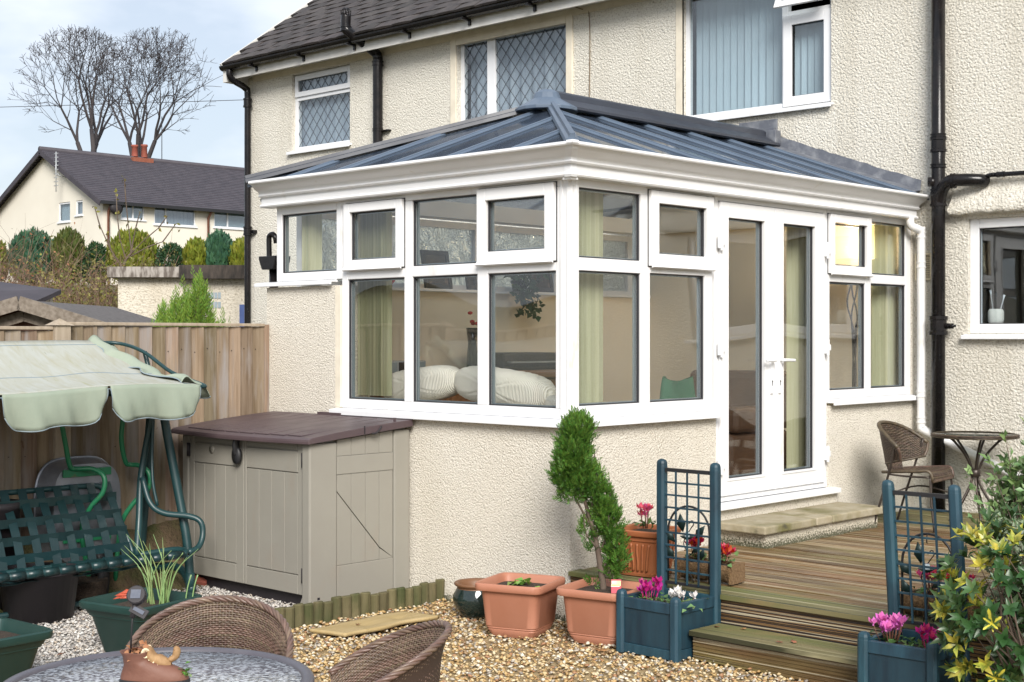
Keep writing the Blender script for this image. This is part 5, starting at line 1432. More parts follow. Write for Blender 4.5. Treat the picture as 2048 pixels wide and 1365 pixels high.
# seat: tubular frame and woven straps
SB = [(-2.70, .70), (-2.62, .48), (-2.52, .30)]        # back profile (x,z) top to seat
def back(t): # t 0 top .. 1 bottom
    return Vector((-2.74 + .24 * t + .03 * math.sin(PI * t), 0, .735 - .44 * t))
yr, yl = -1.46, -2.90
tb('seat_frame', [(-2.50, yr + .05, .29), (-2.60, yr + .035, .46), (-2.69, yr + .0, .64), (-2.72, yr - .05, .715), (-2.735, yr - .14, .735), (-2.74, -2.1, .735), (-2.735, yl + .1, .735), (-2.70, yl, .66), (-2.50, yl - .02, .29)], .018)
tb('seat_rail', [(-2.48, yr + .06, .285), (-2.48, yl, .285)], .017)
fr_ = tb('front_rail', [(-2.16, yr + .20, .315), (-2.16, yl, .315)], .022)
for i in range(15):
    m = M(); y = yr + .12 - i * .104; m.tube([(-2.16, y - .044, .315), (-2.16, y + .044, .315)], .0255, 10); m.build('strap_loop', X['strap'], fr_)
tb('seat_frame', [(-2.16, yr + .20, .315), (-2.19, yr + .235, .33), (-2.30, yr + .22, .33), (-2.45, yr + .12, .30), (-2.50, yr + .05, .29)], .019)
tb('arm_tube', [(-2.48, yr + .06, .29), (-2.55, yr + .12, .52), (-2.60, yr + .16, .74), (-2.60, yr + .19, .92), (-2.55, yr + .21, 1.16), (-2.52, yr + .22, 1.28)], .023)
tb('arm_tube', [(-2.57, yr + .155, .78), (-2.50, yr + .17, .62), (-2.42, yr + .22, .555), (-2.30, yr + .33, .535), (-2.24, yr + .38, .50), (-2.22, yr + .385, .42), (-2.20, yr + .34, .345), (-2.18, yr + .25, .32)], .0195)
tb('hanger', [(-2.53, yr + .22, 1.28), (-2.54, yr + .21, .98), (-2.50, yr + .19, .76), (-2.46, yr + .20, .60)], .011)
m0 = None
for i in range(12):
    y = yr - .02 - i * .118
    m = M(); m.grid(lambda u, t: (back(t).x + .021, y + (u - .5) * .056, back(t).z + .02 * (1 if t == 0 else 0)), 1, 10, sm=False)
    m.build('strap', X['strap'], sw, solid=.003, recalc=False)
for k in range(4):
    t = .16 + k * .235
    b = back(t)
    off = lambda u: .021 + .0045 * math.cos((u * 12.2) * PI + k * PI)
    m = M(); m.grid(lambda u, v_: (b.x + off(u) + .14 * 0, yr + .02 - u * 1.42, b.z + (v_ - .5) * .054), 48, 1, sm=False)
    m.build('strap', X['strap'], sw, solid=.003, recalc=False)
for i in range(13):
    y = yr + .08 - i * .118
    m = M(); m.grid(lambda u, t: (-2.49 + .33 * u, y + (t - .5) * .056, .305 + .03 * u - .05 * math.sin(PI * u)), 8, 1, sm=False); m.build('strap', X['strap'], sw, solid=.003, recalc=False)
for k in range(3):
    m = M(); m.grid(lambda u, t: (-2.40 + k * .09 + (t - .5) * .05, yr + .12 - u * 1.5, .285 - .03 * math.sin(PI * (k + 1) / 4) + .004 * math.cos(u * 12.7 * PI + k * PI)), 48, 1, sm=False); m.build('strap', X['strap'], sw, solid=.003, recalc=False)
# canopy: sagging top, scalloped front valance with slits, slumped end flap
CXF, CXB, CYR, CYL_ = -2.04, -2.86, -1.23, -3.10
def can_z(u, t):      # u along y from right to left, t front to back
    return 1.385 + .275 * t ** 1.1 + .010 * math.sin(u * 7) * (1 - t) - .045 * math.sin(PI * t) + .016 * math.sin(u * 3.3 + 1) + .006 * math.sin(u * 19 + t * 7) * math.sin(PI * t)
m = M(); m.grid(lambda u, t: (CXF + (CXB - CXF) * t, CYR + (CYL_ - CYR) * u - .20 * t * (1 - u), can_z(u, t)), 60, 18); m.build('canopy_top', X['canopy_top'], sw, solid=.004, recalc=False)
m = M(); m.tube([(CXF + (CXB - CXF) * .42, CYR + (CYL_ - CYR) * u - .084 * (1 - u), can_z(u, .42) + .003) for u in [i / 30 for i in range(31)]], .003, 5)
m.tube([(CXF + (CXB - CXF) * .93, CYR + (CYL_ - CYR) * u - .186 * (1 - u), can_z(u, .93) + .003) for u in [i / 30 for i in range(31)]], .003, 5)
m.tube([(CXF + .004, CYR + (CYL_ - CYR) * u, can_z(u, 0) - .018) for u in [i / 30 for i in range(31)]], .0035, 5); m.build('seam', X['piping'], sw)
def valance(u0, u1, nm='valance'):
    def edge(u):
        s = (u - u0) / (u1 - u0); return .215 - .075 * max(0, (abs(s - .5) * 2 - .72) / .28) ** 2
    def fn(a, t):
        u = u0 + (u1 - u0) * a
        d = edge(u) * t
        inw = .014 * (abs(a - .5) * 2) ** 6 * t
        uu = u + (-(a - .5)) * .03 * t ** 2 * (abs(a - .5) * 2) ** 3
        return (CXF + .008 + .028 * math.sin(PI * t) * .4 + .020 * math.sin(a * 9 + u0 * 7) * t + .013 * math.sin(a * 21 + u0 * 11 + t * 2) * t * t + .006 * math.sin(a * 44 + t * 5) * t - inw, CYR + (CYL_ - CYR) * uu, can_z(u, 0) - d + .008 * math.sin(a * 13 + u0 * 5) * t)
    m = M(); m.grid(fn, 28, 8); o = m.build(nm, X['canopy'], sw, solid=.003, recalc=False)
    p = M(); p.tube([fn(i / 28, 1) for i in range(29)], .004, 5); p.tube([fn(0, .12 + .88 * i / 8) for i in range(9)], .003, 5); p.tube([fn(1, .12 + .88 * i / 8) for i in range(9)], .003, 5); p.build('hem', X['piping'], o)
valance(-.005, .335); valance(.345, .70); valance(.71, 1.0)
m = M()
def flap(u, t):
    y = CYR - .21 * u; x = CXF - .04 + (CXB - CXF + .04) * u
    w_ = .045 + .055 * math.sin(PI * min(1, u * 1.05)) 
    z = can_z(0, u) + .012 + .05 * math.sin(PI * t) * (.6 + .4 * math.sin(u * 13)) + .012 * math.sin(u * 17 + t * 3)
    return (x - .012 * math.sin(u * 20 + t * 4), y - .10 + .21 * t + .02 * math.sin(u * 15) + .012 * math.sin(u * 31), z + .018 * math.sin(t * 9 + u * 6) - .10 * t * t)
m.grid(flap, 40, 14); o = m.build('end_flap', X['canopy'], sw, solid=.003, recalc=False)
p = M(); p.tube([flap(i / 30, 0) for i in range(31)], .004, 5); p.tube([flap(i / 30, 1) for i in range(31)], .004, 5); p.build('hem', X['piping'], o)
tb('canopy_frame', [(CXF - .02, CYR - .1, 1.40), (CXF - .01, CYR + .035, 1.385), (CXF - .06, CYR + .07, 1.395), (CXF - .3, CYR - .0, 1.47), (CXF - .55, CYR - .05, 1.60), (CXB + .06, CYR - .10, 1.655), (CXB, CYR - .25, 1.66)], .012)

# ------------------------------------------------------------------ wheelbarrow leaning against the fence
wb = thing('wheelbarrow', 'galvanised wheelbarrow with bright green handles standing on end against the fence', 'wheelbarrow', (-2.8, -1.55, 0))
def tray_pt(u, t):   # stands upright, underside facing out (+x)
    a = 2 * PI * u
    sx = math.copysign(abs(math.cos(a)) ** .55, math.cos(a)); sz = math.copysign(abs(math.sin(a)) ** .55, math.sin(a))
    k = 1 - .16 * t
    return (-2.90 + .16 * t, -1.60 + sx * .285 * k, .53 + sz * .38 * k + .03 * t)
m = M(); m.grid(tray_pt, 40, 5, wrap=True); n0 = len(m.v) - 40
m.raw([m.v[n0 + i] for i in range(40)], [tuple(range(40))])
m.build('tray', X['galv'], wb, recalc=True)
m = M(); m.tube([tray_pt(i / 40, 0) for i in range(40)], .010, 6, closed=True); m.build('tray_rim', X['galv'], wb)
for sgn, y in ((-1, -1.80), (1, -1.40)):
    tb('handle_tube', [(-2.68, y + sgn * .02, 1.17), (-2.70, y + .02, 1.02), (-2.715, y + .06, .875), (-2.71, y + .10 * (1 if sgn < 0 else 1), .855), (-2.66, y + .19 if sgn < 0 else y + .13, .85), (-2.60, y + .235 if sgn < 0 else y + .165, .80), (-2.60, y + .225 if sgn < 0 else y + .16, .70), (-2.66, y + .17 if sgn < 0 else y + .08, .60), (-2.71, y + .14 if sgn < 0 else y + .02, .45), (-2.71, y + .20 if sgn < 0 else y - .02, .10)], .016, 'barrow_green', wb)
for z0, z1 in ((.80, .85), (.38, .42)):
    m = M(); m.box((-2.738, -1.78, z0), (-2.722, -1.44, z1)); m.build('cross_bar', X['barrow_green'], wb, bevel=.003)
m = M(); m.lathe([(.06, -.03), (.15, -.04), (.16, 0), (.15, .04), (.06, .03)], 24); m.v = [(-2.62 + p[0] * .3, -1.58 + p[2], .16 + p[1]) for p in m.v]; m.build('wheel', X['black'], wb)
def tub(x, y, r, h, label, mat='box_base'):
    t_ = thing('tub', label, 'tub', (x, y, 0), 0, 'dark tubs behind the swing seat')
    m = M(); m.lathe([(0, 0), (r * .82, 0), (r * .98, h * .93), (r * 1.05, h * .94), (r * 1.05, h), (r * .95, h), (r * .80, .05), (0, .05)], 32, (x, y, 0)); m.build('body', X[mat], t_)
    m = M(); m.lathe([(0, h * .8), (r * .93, h * .8)], 24, (x, y, 0)); m.build('soil', X['soil'], t_)
tub(-2.40, -2.12, .24, .30, 'large near black tub under the swing seat')
tub(-2.80, -2.22, .17, .68, 'tall dark tub behind the strapped swing back')
m = M(); m.lathe([(0, 0), (.15, 0), (.17, .16), (.16, .16), (0, .15)], 20, (-2.62, -1.72, 0)); tag(m.build('stone_pot', X['soil'], origin=(-2.62, -1.72, 0)), 'low dark earth coloured pot on white gravel under the swing', 'pot')

# ------------------------------------------------------------------ square planters and pots
def sq_pot(name, label, c, rz, prof, mat, corner, group=None, wall=.012, soil_z=None, cat='planter', flute=0):
    """square pot with rounded corners; prof: list of (half width, z)"""
    t_ = thing(name, label, cat, (c[0], c[1], c[2]), rz, group)
    N_ = 48
    def ring(hw, z, fl=0):
        out = []
        r = hw * corner
        for k in range(N_):
            a = 2 * PI * k / N_ + PI / 4
            # superellipse-like rounded square
            ca, sa = math.cos(a), math.sin(a)
            e = 2 / (2 + 10 * (1 - corner))
            x = math.copysign(abs(ca) ** e, ca) * hw; y = math.copysign(abs(sa) ** e, sa) * hw
            if fl: 
                q = 1 + fl * math.cos(k * 2 * PI / 4 * 1.0); x *= q; y *= q
            out.append((x, y, z))
        return out
    m = M(); rs = [ring(hw, z, flute if (len(p_) > 2) else 0) for p_ in prof for hw, z in [p_[:2]]]
    v = [p for r_ in rs for p in r_]
    f = [(i*N_+k, i*N_+(k+1) % N_, (i+1)*N_+(k+1) % N_, (i+1)*N_+k) for i in range(len(rs) - 1) for k in range(N_)]
    f.append(tuple(range(N_ - 1, -1, -1)))
    m.raw(v, f, 0, True)
    o = m.build('body', X[mat], t_, world=False)
    md = o.modifiers.new('edge', 'EDGE_SPLIT'); md.split_angle = R(40)
    if soil_z:
        hw = soil_z[0]
        g = M(); r0 = ring(hw, soil_z[1]); r1 = ring(hw * .5, soil_z[1] + .015)
        g.raw(r0 + r1 + [(0, 0, soil_z[1] + .02)], [(k, (k+1) % N_, N_ + (k+1) % N_, N_ + k) for k in range(N_)] + [(N_ + k, N_ + (k+1) % N_, 2*N_) for k in range(N_)], 0, True)
        g.build('soil', X['soil'], t_, world=False)
    return t_
gp = [(.135, 0), (.145, .01), (.195, .205), (.205, .215), (.213, .225), (.222, .245), (.240, .25), (.245, .262), (.245, .285), (.238, .292), (.222, .290), (.212, .262), (.205, .21)]
pg1 = sq_pot('square_planter', 'dark green square planter with spiky chive leaves in front of the swing', (-1.17, -2.18, 0), R(13), gp, 'planter_green', .25, 'dark green square planters', soil_z=(.207, .235))
pg2 = sq_pot('square_planter', 'dark green square planter without leaves at the left edge', (-.96, -3.17, 0), R(4), gp, 'planter_green', .25, 'dark green square planters', soil_z=(.207, .235))
tpr = [(.128, 0), (.135, .012), (.150, .04), (.149, .046), (.155, .052), (.154, .058), (.160, .064), (.178, .255), (.182, .262), (.205, .266), (.210, .276), (.210, .300), (.204, .308), (.190, .306), (.178, .29), (.170, .24)]
ps1 = sq_pot('terracotta_pot', 'salmon square pot with a small seedling, left of the conifer pot', (.0, -.43, 0), R(19), [(a, b) for a, b in tpr], 'terra', .30, 'salmon square pots', soil_z=(.176, .262), cat='plant pot')
ps2 = sq_pot('terracotta_pot', 'salmon square pot holding the lopsided conifer', (.47, -.25, 0), R(12), tpr, 'terra', .30, 'salmon square pots', soil_z=(.176, .270), cat='plant pot')
fpr = [(.118, 0), (.122, .015), (.112, .016), (.132, .20), (.140, .205), (.141, .225), (.160, .235), (.164, .245), (.164, .262), (.156, .268), (.142, .262), (.134, .22)]
ps3 = sq_pot('fluted_pot', 'orange fluted terracotta pot with red cyclamen standing on the deck', (.40, .22, .312), R(8), fpr, 'terra2', .35, None, soil_z=(.136, .235), cat='plant pot')
for sd_ in range(4):
    for k in range(6):
        a = sd_ * PI / 2
        x = -.10 + k * .04
        m = M(); m.tube(spline([(.120, x * .72, .03), (.128, x * .74 + .006, .08), (.134, x * .90, .14), (.137, x, .19)], 4), .0075, 6)
        m.v = [(p[0] * math.cos(a) - p[1] * math.sin(a), p[0] * math.sin(a) + p[1] * math.cos(a), p[2]) for p in m.v]
        m.build('flute', X['terra2'], ps3, world=False)
gz = thing('glazed_pot', 'round dark green glazed pot with brown rim beside the salmon pot', 'plant pot', (-.53, -.25, 0))
m = M(); m.lathe([(0, 0), (.085, 0), (.115, .02), (.150, .09), (.148, .13), (.125, .175)], 36, (-.53, -.25, 0)); m.build('body', X['glaze'], gz)
m = M(); m.lathe([(.125, .175), (.120, .185), (.138, .192), (.142, .202), (.136, .210), (.118, .206), (.112, .18), (.105, .16)], 36, (-.53, -.25, 0)); m.build('rim', X['clay'], gz)
m = M(); m.lathe([(0, .165), (.108, .165)], 24, (-.53, -.25, 0)); m.build('soil', X['soil'], gz)

# seedling in the left salmon pot
sl = thing('seedling', 'small bright green seedling in the left salmon pot', 'plant', (.0, -.43, .27))
P = np.array([.02, -.42, .285]) + rng.normal(0, 1, (13, 3)) * [.03, .03, .008]
V, F = leaf_quads(P, rand_dirs(13) * [1, 1, .3] + [0, 0, .25], np.tile([0, 0, 1.], (13, 1)) + rand_dirs(13) * .3, rng.uniform(.05, .09, 13), rng.uniform(.035, .06, 13), .3)
np_mesh('leaf', V, F, X['seedling'], sl, smooth=True)
# chives
cv = thing('chives', 'clump of long pale green chive leaves in the dark green planter', 'plant', (-1.12, -2.12, .24))
m = M()
for k in range(26):
    a = random.uniform(0, 2 * PI); L = random.uniform(.16, .46); tl = random.uniform(.05, .55) * (1 if L > .22 else .5)
    bx, by = -1.12 + random.gauss(0, .03), -2.10 + random.gauss(0, .035)
    p = [(bx, by, .235), (bx + math.cos(a) * L * tl * .35, by + math.sin(a) * L * tl * .35, .235 + L * .55), (bx + math.cos(a) * L * tl, by + math.sin(a) * L * tl, .235 + L * (1 - .25 * tl))]
    pp = spline(p, 5); m.tube(pp, [.0052 * (1 - .8 * i / (len(pp) - 1)) for i in range(len(pp))], 5)
m.build('leaves', X['chive'], cv)
for dx in (.05, .075):
    m = M(); m.tube(spline([(-1.12 + dx, -2.02 + dx, .235), (-1.11 + dx, -2.01 + dx, .33), (-1.09 + dx, -2.0 + dx, .40)], 4), .004, 5); m.build('stalk', X['chive'], cv)
# ------------------------------------------------------------------ deck, step, door step
DZ = .31
deck = thing('deck', 'wet weathered grooved timber deck beside the conservatory doors', 'deck', (1.8, 2.0, 0))
def board_mesh(L, wd, th, ng=6):
    m = M(); pts = [(-wd/2, -th), (-wd/2, -.002)]
    gw = wd / ng
    for i in range(ng):
        a = -wd/2 + i * gw
        pts += [(a + gw * .12, 0), (a + gw * .72, 0), (a + gw * .80, -.0045), (a + gw * .96, -.0045)]
    pts += [(wd/2, -.002), (wd/2, -th)]
    m.prism(pts, 'x', 0, L); return m
def lay_board(par, L, wd, th, loc, rot=(0, 0, 0), mat='deck', ng=6, name='board'):
    o = board_mesh(L, wd, th, ng).build(name, X[mat], world=False); o.parent = par
    o.location = Vector(loc) - wmat(par).translation; o.rotation_euler = rot; return o
y = -.03; i = 0
while y < 4.20:
    x0 = .012
    lay_board(deck, 3.75 - x0, .119, .026, (x0, y + .0595, DZ + random.uniform(-.004, .002)), (random.uniform(-.018, .018), 0, 0), 'deck_green' if i < 2 or (i > 25) else 'deck')
    y += .1270; i += 1
m = M(); m.box((.02, -.005, -.02), (3.7, .03, .275)); m.box((.02, .03, -.02), (3.7, 4.2, .05)); m.build('joist', X['box_base'], deck)
for k in range(2): lay_board(deck, 3.74, .128, .022, (.012, -.0075, .217 - k * .132), (R(90), 0, 0), 'deck', 7, 'riser_board')
step = thing('deck_step', 'lower grooved timber step in front of the deck between the blue planters', 'step', (1.65, -.17, 0))
for k, yy in enumerate((-.248, -.108)): lay_board(step, 1.07, .136, .026, (1.105, yy, .157 - .001 * k), (0, 0, 0), 'deck_green', 7)
lay_board(step, 1.06, .128, .022, (1.11, -.287, .064), (R(90), 0, 0), 'deck', 7, 'riser_board')
m = M(); m.box((1.113, -.262, -.01), (1.135, -.045, .128)); m.build('end_board', X['deck'], step)
m = M(); m.box((1.137, -.26, -.01), (2.16, -.05, .128)); m.build('joist', X['box_base'], step)
ds = thing('door_step', 'pebbledashed door step with mossy concrete slabs below the doors', 'step', (.2, 2.25, DZ))
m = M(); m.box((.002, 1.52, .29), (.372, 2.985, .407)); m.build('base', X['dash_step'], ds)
for a, b in ((1.455, 2.082), (2.094, 2.292), (2.306, 3.045)):
    m = M(); N_ = 14
    m.box((.004, a, .4075), (.415 + random.uniform(-.006, .006), b, .462)); m.build('slab', X['slab'], ds, bevel=.010)

# ------------------------------------------------------------------ cyclamens
def flower_mesh(col, nm):
    P = []; T = []; N = []; L = []; W_ = []
    for k in range(5):
        a = 2 * PI * k / 5
        P.append((.004 * math.cos(a), .004 * math.sin(a), 0)); T.append((.45 * math.cos(a + .5), .45 * math.sin(a + .5), 1)); N.append((math.cos(a), math.sin(a), -.3)); L.append(.030); W_.append(.019)
    V, F = leaf_quads(np.array(P), np.array(T, float), np.array(N), L, W_, -.15)
    n = len(V); a = [(.005 * math.cos(q), .005 * math.sin(q), -.006) for q in (0, 2.1, 4.2)]
    me = M().raw([tuple(p) for p in V] + a + [(0, 0, .006)], [tuple(q) for q in F] + [(n, n+1, n+3), (n+1, n+2, n+3), (n+2, n, n+3)], 0, True)
    return me.build('flower', X['pet_' + col], world=False, recalc=False)
FLOW = {}
def cyclamen(c, label, col, nfl, nlf, spread, hgt, leaf='cyc_leaf', grp='potted cyclamens', lean=(0, 0), fs=1.0):
    t_ = thing('cyclamen', label, 'flower', c, 0, grp)
    P = np.zeros((nlf, 3)) + rng.normal(0, 1, (nlf, 3)) * [spread, spread * .9, .006] + [0, 0, .035]
    P[:, 2] += .02 * rng.random(nlf)
    V, F = leaf_quads(P, rand_dirs(nlf) * [1, 1, .35] + [0, 0, .12], np.tile([0, 0, 1.], (nlf, 1)) + rand_dirs(nlf) * .45, rng.uniform(.028, .05, nlf), rng.uniform(.024, .042, nlf), .25)
    np_mesh('leaves', V, F, X[leaf], t_, smooth=True, world=False)
    st_ = M()
    for i in range(nfl):
        dx, dy = [max(-spread * 1.05, min(spread * 1.05, random.gauss(q_, spread * .55))) for q_ in lean]; z = hgt * random.uniform(.72, 1.12)
        st_.tube([(dx * .5, dy * .5, .02), (dx * .8, dy * .8, z * .6), (dx, dy, z)], .0022, 4)
        if col not in FLOW: FLOW[col] = o = flower_mesh(col, col)
        else: o = FLOW[col].copy(); COL.objects.link(o)
        o.parent = t_; o.location = (dx, dy, z); o.rotation_euler = (random.uniform(-.5, .5), random.uniform(-.5, .5), random.uniform(0, 6)); s_ = random.uniform(.95, 1.3) * fs; o.scale = (s_, s_, s_)
    st_.build('stems', X['pet_magenta'] if col in ('purple', 'magenta') else X['leather'], t_, world=False)
    return t_

# ------------------------------------------------------------------ blue planters with trellis backs
def trellis_planter(label, c, wd, dp, hb, ht, tilt, rz=0):
    t_ = thing('trellis_planter', label, 'planter', c, rz, 'blue trellis planters')
    pw = .054
    def post(x, y, h, nm='corner_post', tl=(0, 0)):
        m = M(); k = pw / 2; ch = .012
        oc = lambda s: [(-k + ch, -k), (k - ch, -k), (k, -k + ch), (k, k - ch), (k - ch, k), (-k + ch, k), (-k, k - ch), (-k, -k + ch)]
        prof = [(1, 0), (1, h - .035), (.985, h - .034), (.97, h - .020), (.86, h - .008), (.62, h - .001), (.3, h + .003)]
        v = []
        for s, z in prof: v += [(x + a * s + tl[0] * z, y + b * s + tl[1] * z, z) for a, b in oc(1)]
        f = [(i*8+q, i*8+(q+1) % 8, (i+1)*8+(q+1) % 8, (i+1)*8+q) for i in range(len(prof)-1) for q in range(8)] + [tuple(range((len(prof)-1)*8, len(prof)*8)), tuple(range(7, -1, -1))]
        m.raw(v, f); return m.build(nm, X['blue'], t_, world=False, bevel=.002)
    hw, hd = wd / 2, dp / 2
    a, b = hw - pw / 2, hd - pw / 2
    post(-a, -b, hb + .035); post(a, -b, hb + .035)
    post(-a, b, ht, 'trellis_post', tilt); post(a, b, ht, 'trellis_post', tilt)
    for (p, q, ax) in (((-a, -b), (a, -b), 0), ((-a, b), (a, b), 0), ((-a, -b), (-a, b), 1), ((a, -b), (a, b), 1)):
        def rail(z0, z1, th, nm, mat):
            m = M()
            if ax == 0: m.box((p[0] + pw/2, p[1] - th/2, z0), (q[0] - pw/2, p[1] + th/2, z1))
            else: m.box((p[0] - th/2, p[1] + pw/2, z0), (p[0] + th/2, q[1] - pw/2, z1))
            m.build(nm, X[mat], t_, world=False, bevel=.002)
        rail(hb - .055, hb, .030, 'top_rail', 'blue'); rail(.005, .055, .030, 'bottom_rail', 'blue'); rail(.056, hb - .056, .014, 'side_panel', 'blue_dark')
    m = M(); m.box((-a, -b, hb - .075), (a, b, hb - .065)); m.build('soil', X['soil'], t_, world=False)
    sh = lambda z: (tilt[0] * z, tilt[1] * z)
    def hbar(z, r, mat, nm): 
        s = sh(z); m = M(); m.box((-a + pw/2 - .004 + s[0], b - r + s[1], z - r), (a - pw/2 + .004 + s[0], b + r + s[1], z + r)); m.build(nm, X[mat], t_, world=False)
    hbar(ht - .055, .010, 'black', 'trellis_rail'); hbar(hb + .035, .008, 'black', 'trellis_rail')
    n = 9
    for k in range(1, n): hbar(hb + .035 + (ht - .09 - hb) * k / n, .0048, 'blue', 'trellis_bar')
    for k in (1, 2, 3):
        x = -a + pw/2 + (2 * a - pw) * k / 4; z0, z1 = hb + .035, ht - .06
        m = M(); m.bar((x + sh(z0)[0], b - .010 + sh(z0)[1], z0), (x + sh(z1)[0], b - .010 + sh(z1)[1], z1), .0085, .0085, up=(0, 1, 0)); m.build('trellis_bar', X['blue'], t_, world=False)
    return t_
trellis_planter('blue wooden planter with trellis back left of the steps, purple and white cyclamen in it', (.895, -.215, 0), .415, .41, .30, 1.015, (0, 0))
trellis_planter('blue wooden planter with trellis back by the variegated shrub, pink cyclamen in it', (2.385, -.30, 0), .39, .40, .30, 1.005, (-.055, .0), R(2))
cyclamen((.80, -.27, .235), 'purple cyclamen in the left blue planter', 'purple', 12, 26, .055, .115, fs=1.15)
cyclamen((.98, -.24, .235), 'white cyclamen with pale leaves in the left blue planter', 'white', 9, 52, .075, .085, 'pale_leaf', fs=1.05)
cyclamen((2.28, -.34, .245), 'pale pink cyclamen in the right blue planter', 'pink', 22, 20, .055, .115, fs=1.25)
cyclamen((2.46, -.31, .235), 'magenta cyclamen with bright leaves in the right blue planter', 'magenta', 11, 40, .065, .105, fs=1.15)
cyclamen((.40, .22, .555), 'red cyclamen in the fluted orange pot', 'rose', 9, 16, .035, .125, fs=1.1)

def coir_trough(label, c, L, rz, flowers):
    t_ = thing('coir_trough', label, 'flower trough', c, rz, 'coir lined troughs behind the trellises')
    m = M(); m.grid(lambda u, t: (lambda a: ((.5 - abs(0)) * 0 + (u - .5) * L, (.075 + .018 * t) * math.cos(a) , .11 + .11 * math.sin(a) * 1.0 if False else .11 - .105 * math.cos(a - PI / 2) if False else .112 - .105 * abs(math.sin(a)) + random.uniform(-.004, .004)))(PI * t), 16, 12)
    m.box((-L/2, -.075, .01), (-L/2 + .012, .075, .112)); m.box((L/2 - .012, -.075, .01), (L/2, .075, .112)); m.build('liner', X['coir'], t_, world=False, solid=.012, recalc=False)
    m = M(); m.box((-L/2 + .01, -.07, .085), (L/2 - .01, .07, .095)); m.build('soil', X['soil'], t_, world=False)
    m = M()
    for k in range(60):
        x, y = random.uniform(-L/2, L/2), random.choice((-1, 1)) * .078
        m.tube([(x, y, random.uniform(.02, .1)), (x + random.uniform(-.02, .02), y * 1.15, random.uniform(.0, .12)), (x + random.uniform(-.04, .04), y * 1.3, random.uniform(.0, .10))], .0012, 3)
    m.build('fibres', X['coir'], t_, world=False, kind='stuff')
coir_trough('coir lined trough of red cyclamen behind the left trellis', (.82, .27, DZ), .36, R(6), None)
coir_trough('coir lined trough of pink and crimson cyclamen behind the right trellis', (2.30, .16, DZ), .40, R(-2), None)
cyclamen((.73, .26, DZ + .09), 'deep red cyclamen in the coir trough, left of two', 'red', 13, 22, .04, .115, fs=1.2)
cyclamen((.89, .29, DZ + .09), 'deep red cyclamen in the coir trough, right of two', 'red', 13, 22, .045, .09, fs=1.2)
cyclamen((2.24, .16, DZ + .09), 'rose pink cyclamen behind the right trellis', 'rose', 16, 24, .05, .13, fs=1.2)
cyclamen((2.38, .16, DZ + .09), 'crimson cyclamen behind the right trellis', 'crimson', 12, 24, .045, .11, fs=1.2)

def arch_ornament(label, c, rz):
    t_ = thing('arch_ornament', label, 'garden ornament', c, rz, 'metal leaf arches behind the trellises')
    w_, h_ = .125, .43
    pts = [(-w_, 0, 0), (-w_, 0, h_ - w_ * 1.15)] + [(-w_ * math.cos(a), 0, h_ - w_ * 1.15 + w_ * 1.15 * math.sin(a)) for a in [PI * k / 14 for k in range(1, 14)]] + [(w_, 0, h_ - w_ * 1.15), (w_, 0, 0)]
    m = M(); m.tube(pts, .0065, 8); m.build('arch', X['black'], t_, world=False)
    m = M(); m.tube(spline([(-.02, 0, 0), (.0, .0, .14), (-.03, 0, .22), (.01, 0, .30), (.03, 0, .33), (.02, 0, .35), (-.0, 0, .33)], 6), .003, 5); m.build('tendril', X['black'], t_, world=False)
    m = M(); m.tube(spline([(.03, 0, 0), (-.01, .0, .12), (.05, 0, .20), (.06, 0, .28)], 6), .003, 5); m.build('tendril', X['black'], t_, world=False)
    for (x, z, ang, L) in ((-.03, .28, 95, .115), (.045, .25, 52, .105), (-.075, .22, 130, .10), (-.085, .12, 112, .095), (.075, .13, 70, .08), (.02, .17, 30, .07)):
        a = R(ang); T = np.array([[math.cos(a), -.25, math.sin(a)]]); N = np.array([[.2, -1., .2]])
        V, F = leaf_quads(np.array([[x, -.008, z]]), T, N, [L], [L * .46], .1)
        M().raw([tuple(p) for p in V], [tuple(q) for q in F], 0, True).build('metal_leaf', X['leaf_metal'], t_, world=False, solid=.0015, recalc=False)
    m = M(); m.lathe([(0, 0), (.012, .004), (.042, .022), (.040, .024), (.012, .008), (0, .006)], 18, (.0, -.02, .24)); m.build('candle_dish', X['leaf_metal'], t_, world=False)
    m = M(); m.tube([(0, -.02, .245), (0, -.02, .285)], .015, 10); m.build('candle', X['blind_white'], t_, world=False)
    m = M(); m.tube(spline([(0, 0, h_), (.0, -.015, h_ - .01), (.0, -.018, h_ - .04), (.0, -.006, h_ - .045)], 4), .003, 5); m.build('hook', X['black'], t_, world=False)
arch_ornament('black metal leaf arch with candle dish behind the left trellis', (.76, .15, DZ), R(14))
arch_ornament('black metal leaf arch with candle dish behind the right trellis', (2.27, .05, DZ), R(12))

# ------------------------------------------------------------------ lopsided conifer in its pot
RX_, RY_ = .72537, .68835     # across the lean of the tree
ctree = thing('conifer', 'lopsided bright green cypress growing from the salmon pot', 'conifer', (.47, -.25, .27))
def cp3(s, z, d=0): return Vector((.47 + RX_ * s - RY_ * d, -.25 + RY_ * s + RX_ * d, z))
m = M()
tr = spline([cp3(.0, .27), cp3(-.02, .42), cp3(-.05, .58), cp3(-.10, .76), cp3(-.15, .95), cp3(-.15, 1.18)], 6)
m.tube(tr, [.020 - .016 * i / (len(tr) - 1) for i in range(len(tr))], 8); m.build('trunk', X['bark'], ctree)
limbs = [((-.03, .48), (.02, .62), (.02, .80)), ((-.05, .58), (-.02, .75), (.0, .95)), ((-.06, .62), (-.16, .80), (-.22, .98)), ((-.01, .40), (.05, .50), (.075, .60)), ((-.08, .70), (-.04, .9), (-.06, 1.1)), ((.0, .36), (.045, .40), (.07, .52)), ((-.04, .52), (-.10, .6), (-.115, .70)), ((-.05, .55), (.01, .70), (.045, .86))]
